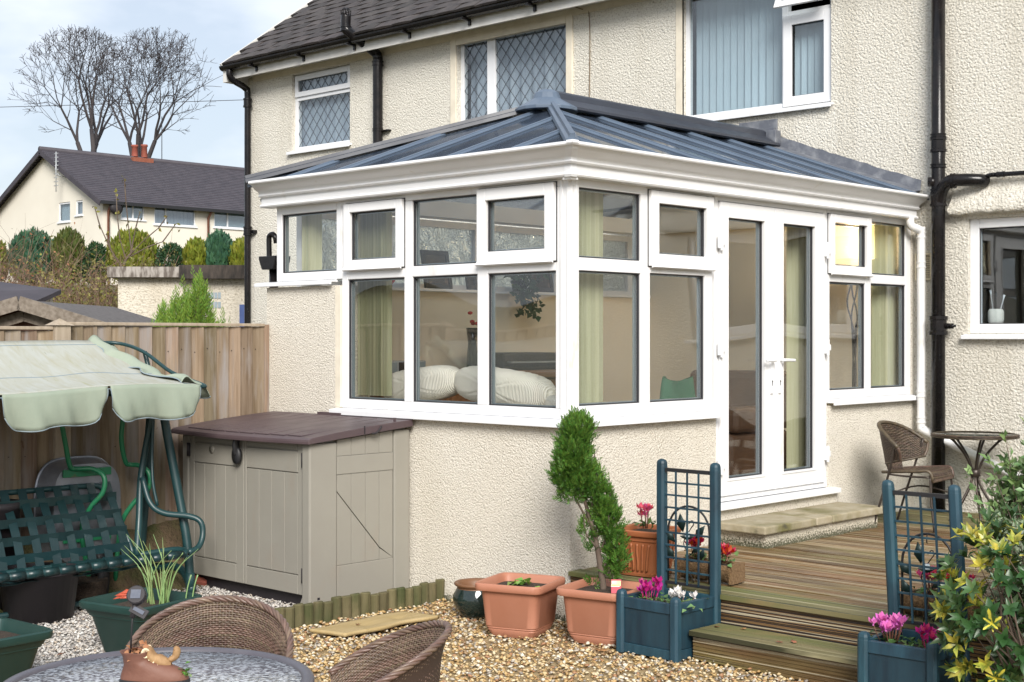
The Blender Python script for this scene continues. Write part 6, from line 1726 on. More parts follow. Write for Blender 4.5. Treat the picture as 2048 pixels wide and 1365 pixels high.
for k, L in enumerate(limbs):
    m = M(); pts = spline([cp3(a, b, .02 * (k % 3 - 1) * i) for i, (a, b) in enumerate(L)], 5); m.tube(pts, [.008 - .006 * i / (len(pts) - 1) for i in range(len(pts))], 6); m.build('limb', X['bark'], ctree)
def sprays(blobs, n, L0, L1, upness, nlf=7, wd=.010, outk=1.0):
    """flat fern-like sprays of scale leaves pointing outwards and up"""
    Vs, Fs = [], []; off = 0
    wt = np.array([b[3] for b in blobs], float); wt /= wt.sum()
    P, D = [], []
    for b in range(n):
        bl = blobs[rng.choice(len(blobs), p=wt)]
        c, r = np.array(bl[0]), np.array(bl[1])
        d = rng.normal(size=3); d /= np.linalg.norm(d)
        rad = rng.uniform(.45, 1.0) ** .6 * (1.22 if rng.random() < .12 else 1)
        P.append(c + (bl[2] @ (d * r)) * rad); D.append(bl[2] @ (d * r) / np.linalg.norm(r) * outk)
    P = np.array(P); D = np.array(D); D = D / (np.linalg.norm(D, axis=1, keepdims=True) + 1e-9) * .6 + [0, 0, upness] + rng.normal(0, .25, (n, 3))
    D /= np.linalg.norm(D, axis=1, keepdims=True)
    N = np.cross(D, rng.normal(size=(n, 3))); N /= np.linalg.norm(N, axis=1, keepdims=True)
    Sd = np.cross(D, N); L = rng.uniform(L0, L1, n)
    base, T, Nn, LL, WW = [], [], [], [], []
    for k in range(nlf):
        t = k / (nlf - 1) if nlf > 1 else 1
        sgn = (-1) ** k
        base.append(P + D * (L * t * .75)[:, None]); ang = .75 * (1 - t * .8)
        T.append(D * math.cos(ang) + Sd * sgn * math.sin(ang)); Nn.append(N); LL.append(L * (.42 - .12 * t) + 0); WW.append(np.full(n, wd) * (1.1 - .4 * t))
    V, F = leaf_quads(np.concatenate(base), np.concatenate(T), np.concatenate(Nn), np.concatenate(LL), np.concatenate(WW), .05)
    return V, F
Rl = np.array([[RX_, -RY_, 0], [RY_, RX_, 0], [0, 0, 1]])
def bl(s, z, rs, rd, rz, wt, d=0): return (list(cp3(s, z, d)), (rs, rd, rz), Rl, wt)
blobs = [bl(-.165, 1.02, .095, .10, .15, 9), bl(-.145, 1.17, .080, .08, .085, 4.5), bl(-.185, 1.12, .06, .07, .09, 2), bl(-.20, .93, .085, .09, .12, 4), bl(-.175, .84, .075, .08, .08, 2), bl(-.115, .93, .06, .09, .12, 3), bl(-.055, .865, .06, .07, .09, 2.4), bl(-.015, .77, .065, .07, .10, 2.8), bl(.03, .655, .060, .065, .11, 2.5), bl(.005, .70, .05, .06, .09, 1.6), bl(.065, .53, .052, .055, .08, 1.7), bl(.078, .445, .048, .05, .07, 1.5), bl(.045, .40, .036, .04, .06, .8), bl(-.02, .62, .035, .04, .06, .6), bl(.03, .48, .03, .04, .06, .5), bl(-.105, .62, .028, .03, .075, .45), bl(-.075, .53, .022, .03, .04, .2), bl(-.06, .33, .025, .03, .025, .15)]
V, F = sprays(blobs, 4400, .026, .072, .8, 8, .0075)
np_mesh('foliage', V, F, X['thuja'], ctree, kind='stuff')
tg = thing('plant_label', 'small printed plant label with yellow top stuck in the conifer pot', 'plant label', (.60, -.30, .27))
m = M(); m.obox((.60, -.30, .325), (.055, .0015, .075), (R(-12), 0, R(40))); m.build('card', X['pet_rose'], tg)
m = M(); m.obox((.6015, -.303, .342), (.050, .0015, .028), (R(-12), 0, R(40))); m.build('yellow_band', X['tag'], tg)
m = M(); m.obox((.5985, -.305, .330), (.046, .0012, .014), (R(-12), 0, R(40))); m.build('white_band', X['upvc'], tg)

# ------------------------------------------------------------------ woven furniture
def weave(fn, nrow, ncol, wd, th, amp, du=1e-3, sub=2, stake=True, sr=.003):
    """strands running along u, alternating over and under stakes that run along v"""
    ns = ncol * sub + 1
    U = np.linspace(0, 1, ns); VV = (np.arange(nrow) + .5) / nrow
    uu, vv = np.meshgrid(U, VV)
    f = np.vectorize(lambda a, b: fn(a, b), otypes=[float, float, float])
    P = np.stack(f(uu, vv), -1)
    Pu = np.stack(f(np.clip(uu + du, 0, 1), vv), -1) - np.stack(f(np.clip(uu - du, 0, 1), vv), -1)
    Pv = np.stack(f(uu, np.clip(vv + du, 0, 1)), -1) - np.stack(f(uu, np.clip(vv - du, 0, 1)), -1)
    Pu /= np.linalg.norm(Pu, axis=-1, keepdims=True) + 1e-12; Pv /= np.linalg.norm(Pv, axis=-1, keepdims=True) + 1e-12
    N = np.cross(Pu, Pv); N /= np.linalg.norm(N, axis=-1, keepdims=True) + 1e-12
    ph = np.cos(np.arange(ns)[None, :] * PI / sub + (np.arange(nrow) % 2)[:, None] * PI)
    C = P + N * (amp * ph)[..., None] + rng.normal(0, .0005, P.shape)
    a = Pv * wd / 2; b = N * th / 2
    Q = np.stack([C - a, C + b, C + a, C - b], 2)       # nrow, ns, 4, 3
    V = Q.reshape(-1, 3)
    idx = np.arange(nrow * ns * 4).reshape(nrow, ns, 4)
    F = []
    for k in range(4):
        l = (k + 1) % 4
        F.append(np.stack([idx[:, :-1, k], idx[:, :-1, l], idx[:, 1:, l], idx[:, 1:, k]], -1).reshape(-1, 4))
    F = np.concatenate(F)
    if stake:
        nv = max(6, nrow // 2); us = np.linspace(0, 1, ncol + 1); vs = np.linspace(0, 1, nv + 1)
        u2, v2 = np.meshgrid(us, vs); P2 = np.stack(f(u2, v2), -1)
        Pu2 = np.stack(f(np.clip(u2 + du, 0, 1), v2), -1) - np.stack(f(np.clip(u2 - du, 0, 1), v2), -1); Pu2 /= np.linalg.norm(Pu2, axis=-1, keepdims=True) + 1e-12
        Pv2 = np.stack(f(u2, np.clip(v2 + du, 0, 1)), -1) - np.stack(f(u2, np.clip(v2 - du, 0, 1)), -1); Pv2 /= np.linalg.norm(Pv2, axis=-1, keepdims=True) + 1e-12
        N2 = np.cross(Pu2, Pv2)
        Q2 = np.stack([P2 - Pu2 * sr, P2 + N2 * sr, P2 + Pu2 * sr, P2 - N2 * sr], 2)
        i2 = np.arange((nv + 1) * (ncol + 1) * 4).reshape(nv + 1, ncol + 1, 4) + len(V)
        V = np.concatenate([V, Q2.reshape(-1, 3)])
        for k in range(4):
            l = (k + 1) % 4
            F = np.concatenate([F, np.stack([i2[:-1, :, k], i2[:-1, :, l], i2[1:, :, l], i2[1:, :, k]], -1).reshape(-1, 4)])
    return V, F

# bistro set on the deck
bt = thing('bistro_table', 'small round glass topped bistro table with woven rim and curved iron legs', 'table', (.72, 3.83, DZ))
m = M(); m.lathe([(0, 0), (.295, 0), (.295, .006), (0, .006)], 48, (0, 0, .650)); m.build('glass_top', glass_mat('smoked table glass', .16, (.42, .46, .45)), bt, world=False)
m = M(); m.lathe([(.292, .628), (.308, .628), (.313, .636), (.313, .652), (.307, .658), (.292, .657), (.292, .628)], 64); m.build('rim', X['wicker_dark'], bt, world=False)
V, F = weave(lambda u, v_: (.318 * math.cos(2 * PI * u), .318 * math.sin(2 * PI * u), .630 + .024 * v_), 3, 60, .008, .004, .003, stake=False)
np_mesh('rim_weave', V, F, X['wicker_dark'], bt, world=False)
for k in range(5):
    a = 2 * PI * k / 5 + .35
    ca, sa = math.cos(a), math.sin(a)
    m = M(); m.tube(spline([(.23 * ca, .23 * sa, .64), (.17 * ca, .17 * sa, .60), (.07 * ca, .07 * sa, .48), (.024 * ca, .024 * sa, .36), (.035 * ca, .035 * sa, .28), (.10 * ca, .10 * sa, .16), (.20 * ca, .20 * sa, .012)], 6), .0095, 8)
    m.lathe([(0, 0), (.018, 0), (.015, .014), (0, .016)], 10, (.20 * ca, .20 * sa, 0)); m.build('leg', X['iron'], bt, world=False)
m = M(); m.lathe([(.03, .33), (.042, .335), (.042, .385), (.03, .39)], 14); m.build('collar', X['iron'], bt, world=False)
def bistro_chair(label, c, rz):
    t_ = thing('bistro_chair', label, 'chair', c, rz, 'dark wicker bistro chairs')
    def seat(u, v_):   # u across, v back to front
        x = -.19 + .42 * v_; y = (u - .5) * (.40 + .05 * math.sin(PI * v_))
        z = .405 + .035 * v_ - .02 * math.sin(PI * u) * math.sin(PI * v_)
        if v_ > .82: q = (v_ - .82) / .18; x -= .045 * q * q; z -= .085 * q ** 1.4
        return x, y, z
    def back(u, v_):
        a = (u - .5) * R(165); e = abs(u - .5) * 2
        low = .455 + .05 * e ** 2; top = .755 - .16 * e ** 2.2
        r = .225 + .05 * v_
        return (-r * math.cos(a) * 1.0 + .0, r * math.sin(a) * 1.05, low + (top - low) * v_)
    def neck(u, v_):
        a = (u - .5) * R(75); r = .205 + .025 * v_
        return (-r * math.cos(a), r * math.sin(a), .40 + .075 * v_)
    V = []; F = []; o_ = 0
    for fn, nr, nc in ((seat, 34, 26), (back, 22, 44), (neck, 8, 20)):
        v, f = weave(fn, nr, nc, .0125, .004, .0028, sr=.003); V.append(v); F.append(f + o_); o_ += len(v)
    np_mesh('weave', np.concatenate(V), np.concatenate(F), X['wicker_dark'], t_, world=False)
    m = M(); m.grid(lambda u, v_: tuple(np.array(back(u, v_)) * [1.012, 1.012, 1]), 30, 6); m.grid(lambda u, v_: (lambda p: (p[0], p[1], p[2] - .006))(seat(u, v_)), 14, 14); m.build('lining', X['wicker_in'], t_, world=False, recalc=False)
    m = M(); m.tube([back(i / 40, 1) for i in range(41)], .014, 8); m.tube(spline([back(0, 1), back(0, .4), back(.02, 0)], 5), .011, 8); m.tube(spline([back(1, 1), back(1, .4), back(.98, 0)], 5), .011, 8); m.tube([back(i / 30, 0) for i in range(31)], .009, 6)
    m.build('rim', X['wicker_dark'], t_, world=False)
    m = M(); m.tube([seat(0, i / 20) for i in range(21)], .011, 8); m.tube([seat(1, i / 20) for i in range(21)], .011, 8); m.tube([seat(i / 20, 1) for i in range(21)], .010, 8); m.build('seat_rim', X['wicker_dark'], t_, world=False)
    for s in (-1, 1):
        m = M(); m.tube(spline([(-.20, s * .235, .60), (-.10, s * .225, .42), (.03, s * .23, .18), (.12, s * .24, 0)] if False else [(-.06, s * .262, .63), (-.12, s * .235, .42), (-.19, s * .225, .20), (-.25, s * .225, 0)], 5), .009, 8); m.build('leg', X['iron'], t_, world=False)
        m = M(); m.tube(spline([(.17, s * .20, .40), (.185, s * .215, .2), (.21, s * .225, 0)], 5), .009, 8); m.build('leg', X['iron'], t_, world=False)
        m = M(); m.tube(spline([(-.12, s * .235, .395), (.0, s * .21, .385), (.17, s * .2, .385)], 4), .007, 6); m.build('side_rail', X['iron'], t_, world=False)
    m = M(); m.tube(spline([(-.2, -.2, .22), (0, 0, .30), (.19, .2, .24)], 5), .006, 6); m.build('brace', X['iron'], t_, world=False)
    return t_
bistro_chair('dark brown wicker bistro chair left of the round table', (.58, 3.20, DZ), R(6))
bistro_chair('dark brown wicker bistro chair mostly hidden by the shrub right of the table', (1.42, 3.88, DZ), R(188))

# foreground glass table
gt = thing('garden_table', 'round garden table with rippled glass top and grey rim in the foreground', 'table', (2.07, -4.135, 0))
m = M(); m.lathe([(0, .716), (.405, .716), (.405, .722), (0, .722)], 72); m.build('glass_top', X['ripple'], gt, world=False)
m = M(); m.lathe([(.400, .705), (.428, .700), (.438, .708), (.438, .722), (.430, .731), (.415, .733), (.402, .727), (.400, .705)], 96); m.build('rim', mk('grey table rim', (.075, .07, .085), (.095, .09, .105), ns=10, rough=.4), gt, world=False)
for k in range(4):
    a = PI / 4 + k * PI / 2
    m = M(); m.tube(spline([(.36 * math.cos(a), .36 * math.sin(a), .70), (.33 * math.cos(a), .33 * math.sin(a), .45), (.35 * math.cos(a), .35 * math.sin(a), 0)], 6), .014, 10); m.build('leg', X['roof_cap'], gt, world=False)
m = M(); m.tube([(.335 * math.cos(a), .335 * math.sin(a), .40) for a in [2 * PI * k / 40 for k in range(40)]], .009, 6, closed=True); m.build('ring_brace', X['roof_cap'], gt, world=False)

def tub_chair(label, c, rz, sc=1.0):
    t_ = thing('wicker_chair', label, 'chair', c, rz, 'brown wicker tub chairs'); t_.scale = (sc, sc, sc)
    AM = R(112)
    def top(a): return .60 + .195 * max(0, (math.cos(a) + .4) / 1.4) ** .9 if math.cos(a) > -.4 else .60
    def shell(u, v_):
        a = (u - .5) * 2 * AM
        zt = top(a)
        z = .34 + (zt - .34) * v_
        r = .190 + .052 * v_ ** .8 + .016 * max(0, v_ - .85) / .15
        r *= (1 + .05 * math.cos(a))
        return -r * math.cos(a), r * 1.0 * math.sin(a), z
    V, F = weave(shell, 66, 96, .0080, .0040, .0020, sr=.0022)
    np_mesh('weave', V, F, X['wicker'], t_, world=False)
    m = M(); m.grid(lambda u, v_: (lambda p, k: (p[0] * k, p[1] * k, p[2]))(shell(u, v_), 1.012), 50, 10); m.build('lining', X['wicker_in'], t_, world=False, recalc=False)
    # rolled braid round the top
    path = [Vector(shell(i / 120, 1)) for i in range(121)]
    fr = frames(path)
    m = M()
    for s in range(4):
        pts = []
        for i, (p, t, a, b) in enumerate(fr):
            an = i * .55 + s * PI / 2
            pts.append(p + (a * math.cos(an) + b * math.sin(an)) * .0065)
        m.tube(pts, .0060, 6)
    m.build('rim_braid', X['wicker'], t_, world=False)
    V, F = weave(lambda u, v_: ((-.21 + .44 * v_), (u - .5) * .40 * math.sqrt(max(.02, 1 - ((v_ - .45) / .75) ** 2)), .415 + .012 * math.sin(PI * u)), 40, 40, .0092, .0042, .0026)
    np_mesh('seat', V, F, X['wicker'], t_, world=False)
    for (x, y) in ((-.17, -.17), (-.17, .17), (.17, -.19), (.17, .19)):
        m = M(); m.tube([(x, y, .42), (x * 1.18, y * 1.15, 0)], .016, 10); m.build('leg', X['wicker'], t_, world=False)
    m = M(); m.lathe([(.20, .40), (.225, .41), (.225, .43), (.20, .43)], 40); m.build('seat_ring', X['wicker_in'], t_, world=False)
    return t_
c1 = tub_chair('brown wicker tub chair directly behind the glass table, seen from the front', (1.752, -3.752, 0), R(-46)); c1.scale = (1, 1, 1.03)
c2 = tub_chair('brown wicker tub chair at the right of the glass table, seen from its side', (2.193, -3.49, 0), R(231))

# boot planter with sleeping animal figure, and a solar stake light in it
bo = thing('boot_ornament', 'small brown leather look boot ornament standing on the glass table', 'ornament', (1.985, -4.19, .7235), R(43.5))
m = M()
def boot(u, t):    # t from sole up over the foot into the shaft
    a = 2 * PI * u
    ca, sa = math.cos(a), math.sin(a)
    rows = [(.085, .096, .037), (.086, .098, .039), (.086, .097, .039), (.082, .090, .037), (.066, .068, .035), (.046, .047, .034), (.038, .041, .034), (.036, .041, .036), (.035, .042, .037), (.035, .044, .040), (.034, .046, .042), (.034, .043, .039), (.035, .035, .031)]
    zs_ = [0, .004, .016, .028, .042, .054, .062, .070, .077, .083, .087, .088, .080]
    k = round(t * (len(rows) - 1)); cx_, rx, ry = rows[k]
    x = cx_ + rx * ca; y = ry * sa * (1 + .18 * ca * (k < 4)) 
    z = zs_[k]
    if 2 <= k <= 5 and ca > .2: z += .010 * ca * (k - 1) / 4 * (1 if k < 5 else .4)
    return (x - .006 * math.sin(a * 3 + k) * (k > 6) * .3, y, z + .0012 * math.sin(5 * a + k))
m.grid(boot, 36, 12, wrap=True); m.build('upper', X['leather'], bo, world=False, sub=1)
m = M(); pr = [(.086 + .101 * math.cos(a), .042 * math.sin(a) * (1 + .18 * math.cos(a))) for a in [2 * PI * k / 32 for k in range(32)]]; m.prism(pr, 'z', -.004, .007); m.build('sole', X['black'], bo, world=False, bevel=.002)
m = M(); m.lathe([(0, .078), (.036, .078)], 20, (.035, 0, 0)); m.build('soil', X['soil'], bo, world=False)
for k in range(4):
    m = M(); m.tube(spline([(.075 + k * .012, -.024, .064 - k * .007), (.080 + k * .012, 0, .073 - k * .007), (.075 + k * .012, .024, .064 - k * .007)], 4), .002, 5); m.build('lace', X['cream_fur'], bo, world=False)
V, F = leaf_quads(np.array([.178, -.01, .03]) + rng.normal(0, .008, (26, 3)), rand_dirs(26) + [.3, 0, .3], rand_dirs(26) + [0, 0, 1], rng.uniform(.010, .018, 26), rng.uniform(.007, .011, 26)); np_mesh('moss_tuft', V, F, X['thuja'], bo, world=False)
V, F = leaf_quads(np.array([.04, 0, .088]) + rng.normal(0, .014, (22, 3)) * [1, 1, .35], rand_dirs(22) * [1, 1, .4], rand_dirs(22) + [0, 0, 1], rng.uniform(.018, .034, 22), rng.uniform(.012, .02, 22)); np_mesh('dry_leaves', V, F, X['leaf_fallen'], bo, world=False)
an = thing('animal_figure', 'tan and cream sleeping animal figure draped over the boot', 'figurine', (2.046, -4.135, .79), R(43.5))
m = M()
def beast(u, t):
    a = 2 * PI * u; x = -.030 + .082 * t
    r = .022 * math.sin(PI * min(1, max(0.02, t * .94 + .03))) ** .5
    r *= 1 + .22 * math.exp(-((t - .26) / .12) ** 2) - .2 * math.exp(-((t - .48) / .07) ** 2)
    return (x, r * math.cos(a), .004 - .022 * t + .012 * math.exp(-((t - .25) / .15) ** 2) + r * math.sin(a) * .95 + .0012 * math.sin(a * 5 + t * 30))
m.grid(beast, 20, 18, wrap=True); m.build('body', X['fur'], an, world=False)
for s in (-1, 1):
    m = M(); m.grid(lambda u, t: (-.016 + .018 * t * math.cos(2 * PI * u) * .6, s * (.014 + .014 * t * abs(math.sin(PI * u))), .022 + .014 * t * math.sin(2 * PI * u) - .004), 14, 4, wrap=True); m.build('ear', X['cream_fur'], an, world=False, solid=.003, recalc=False)
m = M(); m.lathe([(0, -.012), (.010, -.008), (.012, 0), (.007, .009), (0, .011)], 12, (-.024, -.014, .010)); m.build('cheek', X['cream_fur'], an, world=False)
m = M(); m.tube(spline([(.045, .0, -.008), (.062, .006, .004), (.066, .004, .022), (.060, .0, .030)], 5), [.008, .0085, .009, .0095, .010, .0105, .011, .011, .011, .011, .0105, .010, .009, .008, .007, .004][:16], 8); m.build('tail', X['fur'], an, world=False)
so = thing('solar_light', 'black solar stake light with a red winged insect, rising from the boot', 'garden light', (2.0, -4.18, .80))
m = M(); m.tube([(2.0, -4.18, .80), (2.003, -4.177, .88), (2.006, -4.174, .945)], .0028, 8); m.build('stake', X['black'], so)
hd_ = Vector((2.012, -4.168, .968)); cv_ = Vector((.60, -.62, .50)).normalized()
m = M(); m.tube([hd_ - cv_ * .022, hd_ - cv_ * .012, hd_ + cv_ * .004, hd_ + cv_ * .008], [.018, .027, .0275, .025], 20, sm=False); m.build('housing', X['box_base'], so, bevel=.001)
sx_ = cv_.cross(Vector((0, 0, 1))).normalized(); sz_ = sx_.cross(cv_)
def plate(c, w_, h_, th, nm, mat, tilt=0):
    m = M(); T = Matrix(((sx_.x, sz_.x, cv_.x, c.x), (sx_.y, sz_.y, cv_.y, c.y), (sx_.z, sz_.z, cv_.z, c.z), (0, 0, 0, 1))) @ Matrix.Rotation(tilt, 4, 'Z')
    m.box((-w_/2, -h_/2, 0), (w_/2, h_/2, th), 0, T); return m.build(nm, X[mat], so)
plate(hd_ + cv_ * .0085, .028, .026, .002, 'solar_cell', 'solar')
plate(Vector((2.022, -4.165, .922)), .052, .026, .006, 'bracket', 'box_base', R(28)); plate(Vector((2.0235, -4.1665, .9235)) + cv_ * .005, .034, .011, .0015, 'bracket_slot', 'solar', R(28))
m = M(); m.tube([(2.004, -4.176, .905), (2.010, -4.170, .945)], .008, 8); m.build('neck', X['box_base'], so)
for k, (dx, dz, L) in enumerate(((-.028, .0, .062), (-.022, .012, .056), (-.03, -.010, .050), (-.018, .006, .040))):
    b = np.array([[hd_.x - RX_ * .012, hd_.y - RY_ * .012 + .004, hd_.z + .002 + .003 * k]]); T = np.array([[-RX_, -RY_, dz * 8 - .16]]); 
    V, F = leaf_quads(b, T, np.array([[.5, -.6, .7]]), [L], [.015]); M().raw([tuple(p) for p in V], [tuple(q) for q in F], 0, True).build('wing', X['dragonfly'], so, solid=.0008, recalc=False)
m = M(); m.tube([tuple(hd_ + Vector((-RX_ * .02, -RY_ * .02, -.006))), tuple(hd_ + Vector((-RX_ * .045, -RY_ * .045, -.008)))], .003, 6); m.build('insect_body', X['dragonfly'], so)

# fallen leaves
LM = None
def fallen(x, y, z, s, label=None):
    global LM
    if LM is None:
        m = M(); v = []
        for k in range(17):
            a = 2 * PI * k / 17; r = (1 if k % 2 == 0 else .62) * (1.15 if k in (0, 1, 16) else 1)
            v.append((r * math.cos(a), .68 * r * math.sin(a), random.uniform(.02, .30)))
        m.raw(v + [(0, 0, .05)], [(k, (k + 1) % 17, 17) for k in range(17)], 0, True); o = LM = m.build('fallen_leaf', X['leaf_fallen'], world=False, recalc=False, solid=.02)
    else: o = LM.copy(); COL.objects.link(o)
    o.location = (x, y, z); o.scale = (s, s, s); o.rotation_euler = (random.uniform(-.35, .35), random.uniform(-.35, .35), random.uniform(0, 6.28))
    tag(o, label, 'leaf', 'fallen brown leaves')
for (x, y, z, s, lb) in ((1.17, -.155, .16, .022, 'crumpled brown leaf at the left end of the wooden step'), (1.30, -.10, .16, .018, 'small brown leaf at the back of the wooden step'), (1.67, -.20, .162, .024, 'brown leaf near the middle of the wooden step'), (1.62, -.255, .162, .020, 'brown leaf on the front edge of the wooden step'),
    (.68, -.52, .018, .040, 'large orange brown leaf on golden gravel before the left blue planter'), (.36, -.62, .018, .022, 'small orange leaf on golden gravel between salmon pot and blue planter'), (-.86, -2.72, .016, .03, 'brown leaf on white gravel between the green planters'), (-1.35, -2.55, .016, .028, 'brown leaf on white gravel left of the chive planter'), (-.735, -1.03, .032, .026, 'dry brown leaf lying on the yellowed plank'), (-1.25, -1.7, .016, .022, 'brown leaf on white gravel by the storage box'), (-2.1, -1.6, .016, .03, 'brown leaf on white gravel under the swing')):
    fallen(x, y, z, s, lb)
# ------------------------------------------------------------------ shrubs at the right
def leafy_twigs(base, tips, r0, mat, par):
    m = M(); pts_all = []
    for tip in tips:
        b = Vector(base) + Vector((random.gauss(0, .03), random.gauss(0, .03), 0)); t = Vector(tip)
        mid = b.lerp(t, .5) + Vector((random.gauss(0, .05), random.gauss(0, .05), .06))
        pp = spline([b, mid, t], 6); m.tube(pp, [r0 * (1 - .8 * i / (len(pp) - 1)) for i in range(len(pp))], 5); pts_all.append(pp)
    m.build('stems', X[mat], par); return pts_all
# variegated shrub: rosettes of long leaves, the nearest ones each an object
vs = thing('variegated_shrub', 'shrub with yellow centred green leaves beside the right blue planter', 'shrub', (2.95, -.25, 0))
vc = np.array([2.88, -.36, .50])
rose = []
while len(rose) < 300:
    d = rng.normal(size=3); d /= np.linalg.norm(d)
    p = vc + d * np.array([.33, .33, .43]) * rng.uniform(.55, 1.0) ** .5
    if p[2] < .10: continue
    rose.append((p, d))
rose.sort(key=lambda q: -(q[0][0] * .69 - q[0][1] * .72))
leafy_twigs((2.98, -.25, .0), [tuple(p) for p, d in rose[:70]], .008, 'bark', vs)
def leaf_shape(L, W_):
    m = M(); n = 6
    v = []
    for i in range(n + 1):
        t = i / n; w_ = W_ * math.sin(PI * min(1, t ** .8)) ** .9 * (1 if i < n else 0)
        z = -.18 * L * t * t
        v += [(-w_, t * L, z + w_ * .35), (0, t * L, z), (w_, t * L, z + w_ * .35)]
    f = [(i*3+k, i*3+k+1, i*3+k+4, i*3+k+3) for i in range(n) for k in (0, 1)]
    return m.raw(v, f, 0, True)
lv = [leaf_shape(.070, .0150).build('leaf', X['varieg'], vs, world=False, recalc=False), leaf_shape(.058, .0135).build('leaf', X['varieg'], vs, world=False, recalc=False)]
green_leaf = leaf_shape(.062, .0135).build('leaf', X['shrub_leaf'], vs, world=False, recalc=False)
proto_used = {0: False, 1: False, 2: False}
vloc = wmat(vs).translation
cnt = 0; restV, restY = [], []
for ri, (p, d) in enumerate(rose):
    yellow = rng.random() < .27
    nl = rng.integers(6, 9)
    ax = Vector(d) * .8 + Vector((.25, -.25, .35)) ; ax.normalize()
    for k in range(nl):
        a = 2 * PI * k / nl + rng.uniform(-.3, .3)
        o1 = ax.orthogonal().normalized(); o2 = ax.cross(o1)
        dr = (o1 * math.cos(a) + o2 * math.sin(a)) * 1.0 + ax * rng.uniform(.3, 2.0) + Vector((0, 0, rng.uniform(-.3, .5))); dr.normalize()
        yv = dr; zv = (ax - yv * ax.dot(yv)).normalized(); xv = yv.cross(zv)
        Rm = Matrix((xv, yv, zv)).transposed()
        which = (2 if not yellow else (k % 2))
        if cnt < 290:
            src = (lv + [green_leaf])[which]
            if not proto_used[which]: o = src; proto_used[which] = True
            else: o = src.copy(); COL.objects.link(o)
            o.location = Vector(p) - vloc; o.rotation_euler = Rm.to_euler(); s_ = rng.uniform(.6, 1.2); o.scale = (s_ * rng.uniform(.8, 1.25), s_, s_); cnt += 1
        else:
            (restY if yellow else restV).append((p, dr, zv))
P = np.array([q[0] for q in restV]); T = np.array([q[1][:] for q in restV]); N = np.array([q[2][:] for q in restV])
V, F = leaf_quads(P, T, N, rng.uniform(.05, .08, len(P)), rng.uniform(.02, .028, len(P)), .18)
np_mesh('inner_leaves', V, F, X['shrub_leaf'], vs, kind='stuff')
P = np.array([q[0] for q in restY]); T = np.array([q[1][:] for q in restY]); N = np.array([q[2][:] for q in restY])
V, F = leaf_quads(P, T, N, rng.uniform(.05, .08, len(P)), rng.uniform(.02, .030, len(P)), .18)
np_mesh('inner_yellow_leaves', V, F, X['yellow_leaf'], vs, kind='stuff')
# tall pale shrub behind it
ps = thing('pale_shrub', 'tall pale green shrub of rounded leaves in front of the bistro set', 'shrub', (2.75, .85, 0))
tips = [(2.40 + .28 * random.random(), .42 + .30 * random.random(), random.uniform(.70, 1.12)) for _ in range(110)] + [(2.58 + .5 * random.random(), .4 + .5 * random.random(), random.uniform(.5, 1.22)) for _ in range(90)]
tips += [(2.33, .38, 1.00), (2.34, .46, .86), (2.36, .36, .78), (2.48, .46, 1.19), (2.55, .52, 1.26), (2.42, .40, 1.08)]
sh = leafy_twigs((2.68, .55, .0), tips, .007, 'bark', ps)
P, D = [], []
for pp in sh:
    for i in range(5, len(pp)):
        for _ in range(3 if i < len(pp) - 2 else 5):
            P.append(pp[i][:]); t = (pp[i] - pp[i - 1]).normalized(); D.append((t * .9)[:])
P = np.array(P) + rng.normal(0, .008, (len(P), 3)); D = np.array(D) + rand_dirs(len(P)) * .9
V, F = leaf_quads(P, D, rand_dirs(len(P)) + [.3, -.3, .8], rng.uniform(.040, .062, len(P)), rng.uniform(.020, .030, len(P)), .12)
np_mesh('foliage', V, F, X['pale_leaf'], ps, kind='stuff', smooth=False)
ss = thing('silver_shrub', 'low shrub of small silver edged leaves between the variegated and the pale shrub', 'shrub', (2.75, .30, 0))
tips = [(2.50 + .50 * random.random(), -.02 + .45 * random.random(), random.uniform(.35, .84)) for _ in range(150)]
sh = leafy_twigs((2.78, .32, .0), tips, .006, 'bark', ss)
P, D = [], []
for pp in sh:
    for i in range(4, len(pp)):
        for _ in range(5): P.append(pp[i][:]); D.append((pp[i] - pp[i - 1]).normalized()[:])
P = np.array(P) + rng.normal(0, .014, (len(P), 3)); D = np.array(D) + rand_dirs(len(P)) * 1.2
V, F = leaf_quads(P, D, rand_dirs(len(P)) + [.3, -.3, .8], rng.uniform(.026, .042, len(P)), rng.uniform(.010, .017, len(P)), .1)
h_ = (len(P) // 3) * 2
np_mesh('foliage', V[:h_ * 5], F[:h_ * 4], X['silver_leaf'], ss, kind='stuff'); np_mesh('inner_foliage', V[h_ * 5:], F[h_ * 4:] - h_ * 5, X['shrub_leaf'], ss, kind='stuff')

# ------------------------------------------------------------------ beyond the fence
def segs_mesh(segs, n):
    P0 = np.array([s[0] for s in segs]); P1 = np.array([s[1] for s in segs]); r0 = np.array([s[2] for s in segs]); r1 = np.array([s[3] for s in segs])
    d = P1 - P0; d /= np.linalg.norm(d, axis=1, keepdims=True) + 1e-9
    ref = np.where(np.abs(d[:, 2:3]) < .9, [[0, 0, 1.]], [[1., 0, 0]]); a = np.cross(d, ref); a /= np.linalg.norm(a, axis=1, keepdims=True); b = np.cross(d, a)
    V = []
    for P_, r in ((P0, r0), (P1, r1)):
        for k in range(n):
            an = 2 * PI * k / n; V.append(P_ + (a * math.cos(an) + b * math.sin(an)) * r[:, None])
    V = np.stack(V, 1); m_ = len(segs); base = (np.arange(m_) * 2 * n)[:, None]
    F = np.concatenate([base + np.array([[k, (k + 1) % n, n + (k + 1) % n, n + k]]) for k in range(n)])
    return V.reshape(-1, 3), F
